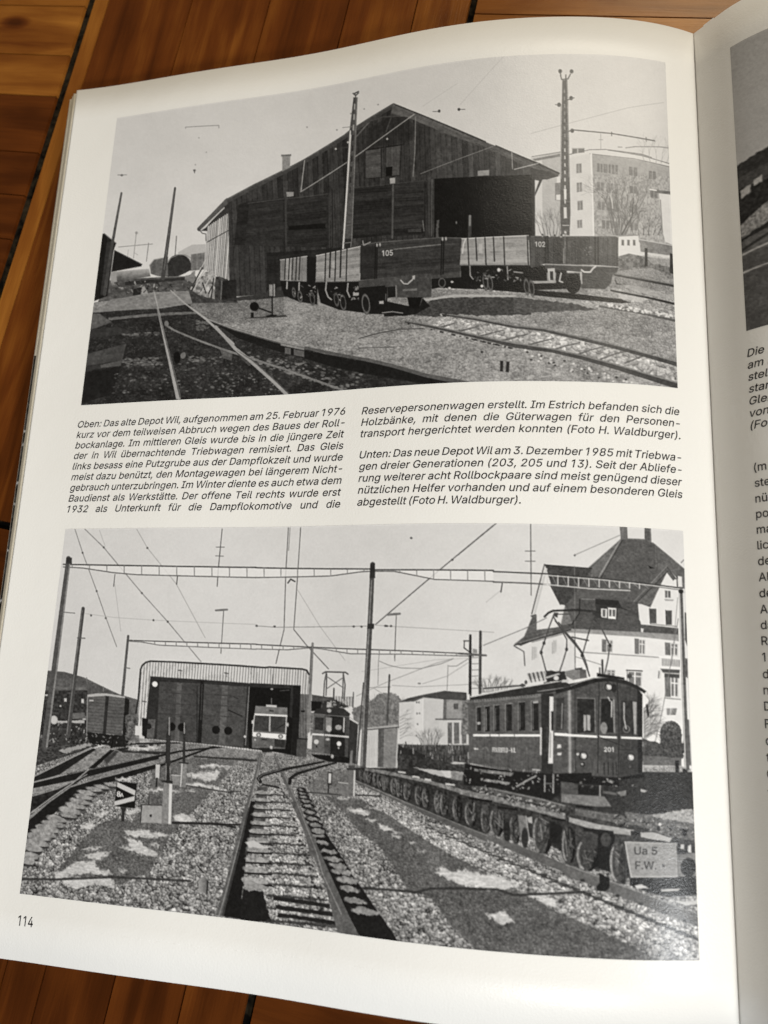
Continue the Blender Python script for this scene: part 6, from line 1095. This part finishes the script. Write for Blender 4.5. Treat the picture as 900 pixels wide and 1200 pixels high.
    for q, t in ((((150, 672), (400, 700), (385, 722), (150, 690)), 116), (((190, 736), (380, 762), (370, 778), (190, 752)), 130), (((0, 690), (78, 700), (72, 752), (0, 742)), 128), (((412, 785), (545, 712), (548, 722), (420, 796)), 140)): P.poly(H(*q), mottle(t, 20, 3, 2), rough=.6)
    for _ in range(80): x, y = rng.uniform(90, 700), rng.uniform(660, 810); y = max(y, 640 + (x - 100) * .14); P.line(H((x, y), (x + rng.uniform(-12, 12), y + rng.uniform(-14, 14))), rng.uniform(.8, 1.7), rng.choice((24, 60, 100, 140, 165, 30)))
    P.line(H((600, 720), (598, 820)), 1.8, 130); P.line(H((655, 712), (652, 830)), 1.8, 140); P.line(H((604, 770), (652, 770)), 1.4, 96)
    P.poly(I((26, 712), (100, 722), (130, 735), (130, 792), (30, 790)), mottle(74, 14, 3, 2)); P.poly(I((130, 735), (270, 745), (268, 800), (130, 790)), 28); P.line(I((264, 742), (262, 815)), 2, 130); P.poly(I((28, 788), (290, 806), (332, 868), (240, 868), (28, 838)), mottle(112, 10, 4, 3)); P.poly(I((300, 690), (340, 712), (345, 728), (310, 715)), 150); P.poly(I((365, 780), (425, 768), (425, 800), (390, 806)), 120); P.poly(I((280, 770), (370, 785), (365, 800), (280, 786)), 90); P.poly(I((515, 760), (560, 772), (540, 784), (515, 780)), 160)
    for _ in range(30): x, y = rng.uniform(120, 480), rng.uniform(690, 760); P.line(I((x, y), (x + rng.uniform(-14, 14), y + rng.uniform(-8, 8))), 1.3, rng.choice((24, 60, 100, 140)))
    # roof gear and pantograph
    P.poly(E((560, 485), (680, 490), (690, 545), (540, 565)), 44, rough=1); P.ell(E((548, 550))[0], 2.4, 2, 190); P.ell(E((622, 533))[0], 3, 2.6, 196); P.line(E((560, 530), (640, 505)), 2, 170); P.poly(E((682, 488), (770, 468), (814, 480), (820, 530), (730, 545), (684, 520)), lambda X, Y: 118 - 34 * (X > 678)); P.poly(E((740, 470), (790, 464), (790, 474), (745, 480)), 60); P.poly(E((660, 545), (700, 540), (700, 560), (655, 562)), 180)
    for i in range(9): P.line(E((436 + i * 13, 506 - i * 2), (450 + i * 13, 560 - i * 2)), 1.3, 60 if i % 2 else 186); P.line(E((442 + i * 13, 506 - i * 2), (454 + i * 13, 540 - i * 2)), 1, 110)
    P.ell(E((405, 580))[0], 2.6, 2, 60); P.ell(E((428, 560))[0], 1.6, 2.2, 60); P.line(E((160, 600), (420, 580)), 2, 76)
    P.line(E((550, 132), (575, 108), (605, 94), (760, 88), (860, 96), (905, 108)), 2.4, 44); P.line(E((610, 116), (720, 116)), 1, 66); P.poly(E((610, 105), (638, 108), (632, 140), (612, 130)), 60); P.poly(F((225, 100), (268, 108), (250, 160), (228, 140)), 56); P.line(F((230, 95), (275, 125)), 2.4, 50)
    for q in (E((610, 118), (575, 210), (545, 305), (525, 362), (545, 440), (560, 500)), E((606, 132), (650, 205), (692, 282), (690, 345), (665, 430), (640, 500)), E((640, 170), (700, 252), (790, 375)), E((700, 250), (745, 300), (795, 375), (820, 450), (835, 520)), F((236, 112), (200, 230), (160, 368), (185, 430), (205, 488)), F((246, 135), (290, 215), (332, 300), (318, 390), (295, 488)), F((0, 150), (70, 240), (160, 345)), F((50, 215), (110, 270), (165, 350))): P.line(q, 1.4, 66)
    for p in (E((527, 366))[0], E((690, 346))[0], F((160, 362))[0], F((332, 300))[0], E((545, 305))[0]): P.ell(p, 1.7, 2.2, 50)
    P.line(F((284, 392), (286, 490)), 2.4, 60); P.line(F((268, 440), (268, 490)), 1.8, 84); P.poly(F((250, 470), (420, 498), (420, 512), (250, 492)), 30); P.ell(F((452, 488))[0], 3, 3, 70); P.line(F((100, 250), (200, 270)), 1.6, 70)
    # ---- front truck with lettering, running rail
    P.poly(L((0, 230), (200, 270), (400, 280), (840, 380), (850, 700), (700, 700), (400, 700), (260, 650), (0, 610)), mottle(56, 26, 2.4, 8)); P.poly(L((375, 272), (560, 300), (840, 340), (840, 470), (640, 430), (380, 330)), mottle(92, 40, 2.2, 9)); P.poly(L((520, 300), (700, 275), (760, 262), (838, 270), (838, 358), (640, 325)), mottle(150, 50, 2, 3), rough=1.5); P.poly(L((20, 305), (200, 350), (430, 390), (420, 425), (310, 412), (170, 385), (20, 335)), mottle(150, 26, 3, 2)); P.poly(L((60, 250), (380, 300), (520, 345), (500, 372), (300, 340), (60, 290)), mottle(92, 28, 2.4, 3)); P.poly(L((470, 405), (560, 408), (682, 445), (668, 472), (480, 438)), 164, rough=.8); P.poly(L((410, 395), (470, 398), (470, 425), (410, 425)), 34)
    for _ in range(70): x = rng.uniform(300, 830); y = 300 + (x - 300) * .2 + rng.uniform(-20, 50); P.line(L((x, y), (x + rng.uniform(-16, 16), y + rng.uniform(-10, 10))), rng.uniform(.8, 1.6), rng.choice((26, 36, 150, 170, 110)))
    P.poly(L((110, 372), (300, 395), (300, 430), (200, 415), (110, 392)), 30); P.poly(L((205, 400), (310, 420), (290, 660), (180, 620)), 25); P.ell(L((250, 450))[0], 6, 8, mottle(62, 16, 2, 3)); P.ell(L((150, 470))[0], 9, 13, mottle(62, 18, 2.4, 4))
    wheel(L((118, 545))[0], 9.6, 18.5, 60, 146); P.ell(L((150, 470))[0], 8, 11, mottle(58, 18, 2.4, 4), a=.9); wheel(L((322, 596))[0], 8.8, 24, 72, 158); P.ell(L((360, 600))[0], 5, 22, 40, a=.55); wheel(L((8, 480))[0], 6, 21, 70, 140)
    P.poly(L((400, 688), (720, 694), (852, 700), (856, 815), (660, 822), (520, 790), (400, 740)), 23); P.poly(L((374, 466), (400, 462), (712, 482), (718, 694), (410, 688), (392, 600)), lambda X, Y: 134 + 14 * (fbm(X / 6, Y / 5, 3) - .5)); P.line(L((374, 466), (394, 600), (410, 688)), 1.4, 178); P.line(L((374, 466), (712, 482)), 1.1, 168); P.line(L((410, 688), (718, 694)), 1.3, 176); P.line(L((712, 484), (714, 694)), 1.2, 164); P.ell(L((620, 620))[0], 1.5, 1.6, 34)
    P.poly(L((712, 488), (845, 488), (845, 545), (712, 545)), 36); P.poly(L((740, 488), (765, 488), (765, 520), (740, 520)), 170); P.poly(L((790, 500), (812, 490), (815, 545), (790, 540)), 190); P.poly(L((712, 552), (845, 545), (848, 694), (716, 694)), mottle(108, 12, 4, 3)); P.ell(L((792, 636))[0], 10, 11, 27); P.poly(L((752, 388), (788, 392), (780, 436), (752, 426)), 28); P.ell(L((600, 358))[0], 2, 2, 200); P.ell(L((592, 382))[0], 2, 3, 30)
    lettering(P, "Ua 5", *L((426, 545))[0], 8.8, 36, .03, 1.10, 0, .1); lettering(P, "F.W.", *L((432, 638))[0], 8.8, 38, .03, 1.05, 0, .1)
    P.poly(J((45, 248), (120, 278), (260, 340), (420, 408), (600, 480), (780, 552), (905, 605), (905, 648), (780, 590), (600, 512), (420, 432), (260, 356), (45, 260)), mottle(84, 8, 4, 3)); P.poly(K((0, 508), (200, 580), (420, 660), (660, 760), (905, 852), (905, 925), (640, 812), (400, 712), (180, 610), (0, 545)), mottle(86, 8, 4, 3)); P.poly(L((0, 608), (140, 660), (400, 765), (620, 850), (862, 942), (862, 1022), (620, 925), (400, 835), (140, 728), (0, 685)), mottle(90, 8, 4, 3)); P.line(J((45, 248), (260, 340), (600, 480), (905, 605)), 1.0, 118); P.line(L((0, 606), (400, 762), (862, 940)), 1.2, 128)
    P.poly(L((205, 662), (270, 690), (272, 755), (240, 780), (190, 770), (190, 745), (212, 720)), 24, rough=1)
    for x, y in ((100, 705), (320, 805), (470, 860), (620, 920), (760, 975)): P.ell(L((x, y))[0], 2.8, 1.6, 40)
    for t in np.linspace(0, 1, 26): x = 500 + 300 * t; y = 968 + 125 * t + 4 * t; P.line([(x, y), (x + 12 + 14 * t, y + 3 + 4 * t)], 1.2 + 1.2 * t, 38, a=.85)
    P.poly(L((430, 745), (480, 735), (530, 760), (440, 762)), 186, rough=1); P.poly(L((600, 772), (740, 768), (720, 784), (610, 786)), 176, rough=1); P.poly(L((690, 850), (855, 850), (856, 880), (780, 880)), 178, rough=1.5); P.line(L((640, 822), (856, 820)), 1.4, 90)
    # ---- point signal, boxes and posts
    P.poly(Nn((90, 318), (222, 332), (206, 496), (74, 482)), 22); P.poly(Nn((93, 322), (213, 378), (208, 412), (90, 354)), 188); P.poly(Nn((74, 450), (208, 414), (205, 446), (74, 480)), 188)
    lettering(P, "8", *Nn((88, 418))[0], 5.8, 222, 0, .95, 0, .35); lettering(P, "A", *Nn((112, 420))[0], 4.2, 220, 0, .95, 0, .3); P.poly(Nn((114, 488), (152, 492), (140, 520), (138, 584), (118, 582), (122, 520)), 42)
    P.poly(Nn((398, 322), (452, 328), (446, 600), (374, 596)), mottle(126, 10, 3, 2)); P.poly(Nn((432, 335), (452, 335), (440, 602), (424, 600)), 204); P.poly(Nn((378, 310), (482, 316), (476, 332), (440, 330), (385, 322)), 40); P.poly(Nn((256, 474), (384, 480), (380, 596), (242, 590)), mottle(150, 10, 3, 4)); P.line(Nn((250, 472), (384, 476)), 1.4, 70); P.line(Nn((252, 476), (242, 590)), 1.2, 50); P.ell(Nn((310, 545))[0], 1.3, 1.6, 30)
    P.line(Nn((430, 0), (424, 150), (424, 312)), 4.6, 38, w2=6); P.line(Nn((414, 200), (410, 308)), 1, 150); P.line(Nn((436, 180), (440, 308)), 1, 130); P.line(B((268, 455), (262, 600), (258, 770)), 2.6, 46, w2=4.6); P.line(B((268, 456), (266, 570)), 1.6, 136); P.line(B((367, 490), (364, 600), (360, 770)), 2.2, 46, w2=3.4); P.line(B((366, 492), (365, 560)), 1.4, 150)
    P.poly(Nn((512, 196), (548, 198), (540, 358), (500, 352)), mottle(126, 16, 2, 2)); P.line(Nn((518, 196), (506, 350)), 1.2, 196); P.line(Nn((500, 192), (556, 198)), 1.6, 44); P.poly(Nn((450, 280), (505, 284), (500, 346), (455, 340)), 130); P.line(Nn((450, 276), (506, 280)), 1.2, 180); P.poly(Nn((345, 204), (376, 206), (370, 298), (342, 296)), mottle(186, 10, 2, 2)); P.line(Nn((352, 298), (348, 350)), 2, 40); P.line(Nn((376, 206), (370, 298)), .9, 60); P.line(Nn((300, 420), (296, 472)), .9, 50)
    P.poly(R_((714, 236), (744, 238), (740, 318), (712, 316)), 48); P.poly(R_((720, 244), (738, 246), (734, 306), (718, 305)), 196); P.line(R_((720, 318), (716, 366)), 1.6, 36); P.poly(R_((784, 302), (850, 310), (846, 384), (780, 376)), mottle(112, 10, 3, 3)); P.line(R_((784, 300), (850, 308)), 1.2, 176); P.poly(R_((846, 218), (892, 222), (886, 384), (846, 382)), mottle(104, 12, 3, 3)); P.line(R_((886, 224), (880, 382)), 1.8, 200); P.line(R_((840, 216), (896, 220)), 1.8, 40); P.poly(J((0, 150), (40, 152), (40, 176), (0, 172)), 70)

# ------------------------------------------------------------------ the facing page's picture: a road below a wooded hill
def draw_facing(P):
    rng = random.Random(4)
    U, V = P.U, P.V; X, Y = P.X, P.Y
    P.g[:] = 176 - 14 * np.clip((40 - V) / 40, 0, 1) + (fbm(X / 40, Y / 30, 1) - .5) * 8
    u = lambda *p: [(a * 4.2, b * 4.2) for a, b in p]
    P.poly(u((0, 38.5), (10, 36.5), (30, 29), (70, 22), (120, 30), (178, 36), (178, 60), (0, 60)), mottle(56, 12, 3, 2), rough=2); P.poly(u((0, 42.5), (12, 41), (60, 38), (178, 42), (178, 47), (0, 46)), mottle(74, 10, 4, 3)); P.poly(u((0, 46.4), (178, 44), (178, 62), (0, 62)), mottle(46, 18, 3, 4))
    for x, y, w, h in ((.6, 46.5, 3, 2.4), (4.2, 45, 2.4, 2), (8.5, 45, 2, 2), (22, 44, 5, 3), (44, 43, 6, 3), (80, 44, 4, 3)): P.poly(u((x, y), (x + w, y - .6), (x + w, y + h - .5), (x, y + h)), mottle(168, 30, 2, 2), rough=2)
    P.poly(u((0, 57), (8, 52.5), (11, 52), (14, 54), (14, 57), (0, 61)), mottle(140, 60, 2, 5), rough=1.5); P.poly(u((10.6, 50), (12.4, 50), (12.4, 56), (10.6, 56)), 170)
    P.poly(u((0, 60.5), (178, 54), (178, 90), (0, 90)), mottle(96, 12, 8, 5)); P.poly(u((0, 66.5), (40, 63.5), (178, 66), (178, 90), (0, 90)), mottle(86, 6, 5, 6))
    P.line(u((0, 61.5), (14, 58.5), (60, 56)), 3, 44); P.line(u((0, 64.5), (8, 62), (30, 60)), 4, 56, w2=2); P.line(u((0, 65.8), (14, 64)), 2, 180); P.line(u((0, 71), (7, 70.6)), 2.4, 190, w2=1)

# ------------------------------------------------------------------ assemble the book
def block(name, sheet, s0, s1, y0, y1, lift, zb, mats, dx=0.0, n=160):
    S = np.linspace(s0, s1, n)
    top0 = sheet.at(S, y0, lift); top1 = sheet.at(S, y1, lift)
    for t in (top0, top1): t[:, 0] += dx * MM; t[:, 2] = np.maximum(t[:, 2], (zb + .2) * MM)
    b0, b1 = top0.copy(), top1.copy(); b0[:, 2] = zb * MM; b1[:, 2] = zb * MM
    V = np.concatenate([top0, top1, b0, b1]); F = []
    for i in range(n - 1):
        F += [(i, i + 1, n + i + 1, n + i), (2 * n + i, 3 * n + i, 3 * n + i + 1, 2 * n + i + 1), (i, 2 * n + i, 2 * n + i + 1, i + 1), (n + i, n + i + 1, 3 * n + i + 1, 3 * n + i)]
    F += [(0, n, 3 * n, 2 * n), (n - 1, 3 * n - 1, 4 * n - 1, 2 * n - 1)]
    return link(name, mesh_from(name, V, F), mats, book, smooth=False)

def slab(name, x0, x1, y0, y1, z0, z1, m, bev=.5):
    V, F = [], []
    for z, e in ((z0, 0), (z1 - bev, 0), (z1, bev)):
        for x, y in ((x0 + e, y0 + e), (x1 - e, y0 + e), (x1 - e, y1 - e), (x0 + e, y1 - e)): V.append((x * MM, y * MM, z * MM))
    F = [(3, 2, 1, 0), (8, 9, 10, 11)]
    for r in (0, 4):
        F += [(r + i, r + (i + 1) % 4, r + 4 + (i + 1) % 4, r + 4 + i) for i in range(4)]
    return link(name, mesh_from(name, V, F), (m,), book, smooth=False)

left_page = sheet_part("page", LEFT, 0, PW + .3, 0, PH, 0.0, (M_PAPER,))
left_page['label'] = "left page of the open book with two photographs and captions"
right_page = sheet_part("page", RIGHT, -.3, PW, 0, PH, 0.0, (M_PAPER,))
right_page['label'] = "right page of the open book, its edge in shade"
def shifted_leaf(k, dx, dy, lift, s1=PW - 6, sheet=LEFT):
    o = sheet_part("loose_leaf", sheet, 0.0, s1, 0.4, PH - dy, lift, (M_LEAF,), n=220)
    for v in o.data.vertices: v.co.x += dx * MM
    return o
leaf_a = shifted_leaf(1, -1.3, .9, -.35); leaf_b = shifted_leaf(2, -2.0, 1.5, -.75); leaf_c = shifted_leaf(3, -3.1, 2.2, -1.2)
block("page_block", LEFT, .8, PW - 10, .8, PH - 3, -1.5, 1.0, (M_EDGE,))
block("page_block", RIGHT, 3, PW - 2, .6, PH - .8, -.5, 1.0, (M_EDGE,))
slab("cover", .5, 203, .3, PH - 1, .05, .9, M_COVER); slab("cover", 206, 396, .3, PH - .4, .05, .9, M_COVER)
slab("spine", 203.2, 205.8, .3, PH - .4, .05, .9, M_COVER, .2)
tab = sheet_part("loose_leaf", RIGHT, 3.0, 6.5, PH - 40, PH + .7, -.3, (M_PAPER,), n=30)

TOPI = [[425.585, -10.626, 0.073, 0.053, 0.009, 339.898, 15.438, 0.623, 0.004, 26.131, 3.7, 0.222, -5.21, -1.359, -1.107], [265.358, 184.352, 7.847, 0.219, -0.027, -44.641, 10.896, 1.526, 0.042, 8.129, -4.521, -1.2, 21.167, 2.228, 4.724]]
BOTI = [[398.033, -13.943, -0.912, -0.054, -0.004, 385.568, 18.604, 0.571, -0.05, 36.58, 4.588, 0.318, -5.633, -1.591, -3.764], [841.01, 238.714, 12.663, 0.576, -0.0, 19.255, 22.934, 2.428, 0.107, 2.513, -5.617, -1.661, -1.936, -3.413, -0.656]]
upper = Print(178.41, 102.37, TOPI, res=6.0); draw_upper(upper)
upper.build(LEFT, 16.78, 260.2, .03, 9, 21, "printed photograph of an old timber depot with open goods wagons 105 and 102", parent=left_page)
lower = Print(178.41, 102.21, BOTI, res=6.0); draw_lower(lower)
lower.build(LEFT, 16.78, 118.78, .03, 10, 41, "printed photograph of a railway yard with old railcar, new depot and tracks", parent=left_page)
facing = Print(178.0, 88.0, None, res=3.6); draw_facing(facing)
facing.build(RIGHT, 11.3, 259.8, .03, 8, 61, "printed photograph of a road below a wooded hill, cut off by the frame", parent=right_page)
strip = Print(24.0, 112.0, None, res=4); strip.g[:] = mottle(44, 22, 18, 3)(strip.X, strip.Y)
for i in range(40): strip.poly([(0, 60 + i * 9), (14, 58 + i * 9), (14, 62 + i * 9), (0, 64 + i * 9)], random.Random(i).choice((28, 60, 150, 40)), rough=4)
so = strip.build(LEFT, 0.0, 176.0, -1.16, 8, 71, "dark edge of a photograph printed on a leaf underneath", parent=leaf_c)
for v in so.data.vertices: v.co.x += -3.08 * MM

# ------------------------------------------------------------------ lettering
def area(q):
    p = np.array(q, float).reshape(-1, 2); n = np.roll(p, -1, 0)
    return float((p[:, 0] * n[:, 1] - n[:, 0] * p[:, 1]).sum())
def line_contours(body, shear):
    """contours of one line set solid, and the x positions where word spaces fall"""
    x, out, gaps = 0, [], 0
    for c in body:
        if c == ' ': gaps += 1; x += SPACE_W; continue
        adv, cs = GLYPHS[c]
        outers = []
        for q in sorted(cs, key=lambda q: -abs(area(q))):
            p = np.array(q, float).reshape(-1, 2); lo_, hi_ = p.min(0), p.max(0); layer = 0
            if area(q) * area(cs[0]) > 0:               # an outer stroke: strokes that cross go to separate layers
                used = [l for a0, a1, l in outers if (lo_ < a1).all() and (hi_ > a0).all()]
                while layer in used: layer += 1
                outers.append((lo_, hi_, layer))
            else:
                layer = next((l for a0, a1, l in outers if (lo_ >= a0).all() and (hi_ <= a1).all()), 0)
            p[:, 0] += x + shear * p[:, 1]; out.append((gaps, p, layer))
        x += adv
    return out, gaps

def set_lines(name, sheet, lines, cap, shear, parent, lift=.04, bold=.034, squeeze=1.065):
    """justify each line between s0 and s1 by its word spaces, fill the outlines and lay them on the page"""
    cus = []
    for _ in range(3):
        cu = bpy.data.curves.new(name, 'CURVE'); cu.dimensions = '2D'; cu.fill_mode = 'BOTH'; cus.append(cu)
    for body, s0, s1, y in lines:
        cs, gaps = line_contours(body, shear)
        sy = cap / CAP; sx = sy * squeeze
        lo = min(p[:, 0].min() for _, p, _l in cs); w = max(p[:, 0].max() for _, p, _l in cs) - lo; extra = 0.0
        if s1 is not None:
            need = (s1 - s0) / sx
            if gaps:
                extra = float(np.clip((need - w) / gaps, -.38 * SPACE_W, 2.2 * SPACE_W))
            sx = (s1 - s0) / (w + gaps * extra)
        for k, p, ly in cs:
            p = np.stack([s0 + (p[:, 0] - lo + k * extra) * sx, y + p[:, 1] * sy], 1)
            e = np.roll(p, -1, 0) - p; e /= np.linalg.norm(e, axis=1, keepdims=True) + 1e-9; f = np.roll(e, 1, 0)
            nn = np.stack([-(e + f)[:, 1], (e + f)[:, 0]], 1) * (1 if area(cs[0][1]) < 0 else -1); den = np.maximum((1 + (e * f).sum(1)), .7)[:, None]
            p = p + bold * nn / den
            sp = cus[ly].splines.new('POLY'); sp.points.add(len(p) - 1); sp.use_cyclic_u = True
            for pt, (a, b2) in zip(sp.points, p): pt.co = (a, b2, 0, 1)
    V, F = [], []
    for ly, cu in enumerate(cus):
        if len(cu.splines):
            tmp = bpy.data.objects.new(name, cu); scene.collection.objects.link(tmp)
            dg = bpy.context.evaluated_depsgraph_get(); dg.update()
            me = bpy.data.meshes.new_from_object(tmp.evaluated_get(dg))
            n = len(me.vertices); co = np.zeros(n * 3, np.float32); me.vertices.foreach_get('co', co); co = co.reshape(-1, 3)
            o = len(V); V += list(sheet.at(co[:, 0], co[:, 1], lift + .004 * ly)); F += [tuple(o + i for i in p.vertices) for p in me.polygons]
            bpy.data.objects.remove(tmp); bpy.data.meshes.remove(me)
        bpy.data.curves.remove(cu)
    return link(name, mesh_from(name, V, F), (M_INK,), parent, smooth=False)
SL, SR, CL, CR = 16.7, 103.4, 108.4, 195.3
L1 = ["Oben: Das alte Depot Wil, aufgenommen am 25. Februar 1976", "kurz vor dem teilweisen Abbruch wegen des Baues der Roll-", "bockanlage. Im mittleren Gleis wurde bis in die jüngere Zeit",
      "der in Wil übernachtende Triebwagen remisiert. Das Gleis", "links besass eine Putzgrube aus der Dampflokzeit und wurde", "meist dazu benützt, den Montagewagen bei längerem Nicht-",
      "gebrauch unterzubringen. Im Winter diente es auch etwa dem", "Baudienst als Werkstätte. Der offene Teil rechts wurde erst", "1932 als Unterkunft für die Dampflokomotive und die"]
L2 = ["Reservepersonenwagen erstellt. Im Estrich befanden sich die", "Holzbänke, mit denen die Güterwagen für den Personen-", "transport hergerichtet werden konnten (Foto H. Waldburger)."]
L3 = ["Unten: Das neue Depot Wil am 3. Dezember 1985 mit Triebwa-", "gen dreier Generationen (203, 205 und 13). Seit der Abliefe-", "rung weiterer acht Rollbockpaare sind meist genügend dieser", "nützlichen Helfer vorhanden und auf einem besonderen Gleis"]
SH = .19
set_lines("caption", LEFT, [(t, SL, SR, 150.6 - 3.355 * i) for i, t in enumerate(L1)], 2.08, SH, left_page)
set_lines("caption", LEFT, [(t, CL, CR, 150.25 - 3.35 * i) for i, t in enumerate(L2)], 2.08, SH, left_page)
set_lines("caption", LEFT, [(t, CL, CR, 137.45 - 3.35 * i) for i, t in enumerate(L3)] + [("abgestellt (Foto H. Waldburger).", CL, 152.6, 124.05)], 2.08, SH, left_page)
set_lines("page_number", LEFT, [("114", 17.4, 22.1, 8.7)], 2.5, 0, left_page)
set_lines("caption", RIGHT, [(t, 11.3 - .03 * i, None, 164.6 - 3.31 * i) for i, t in enumerate(["Die", "am 2", "stell", "start", "Gleis", "von", "(Fo"])], 2.08, SH, right_page)
body = ["(m", "ste", "nü", "po", "ma", "lic", "de", "Al", "de", "A", "da", "R", "19", "d", "n", "D", "F", "d", "t", "C", "-"]
by = [133.43, 129.35, 125.3, 121.3, 117.3, 113.3, 109.3, 105.3, 101.3, 97.35, 93.5, 89.65, 85.7, 81.7, 77.9, 74.1, 70.0, 66.1, 62.2, 58.4, 54.8]
set_lines("body_text", RIGHT, [(t, 11.4 - .06 * i, None, y) for i, (t, y) in enumerate(zip(body, by))], 2.08, 0, right_page, squeeze=1.02)
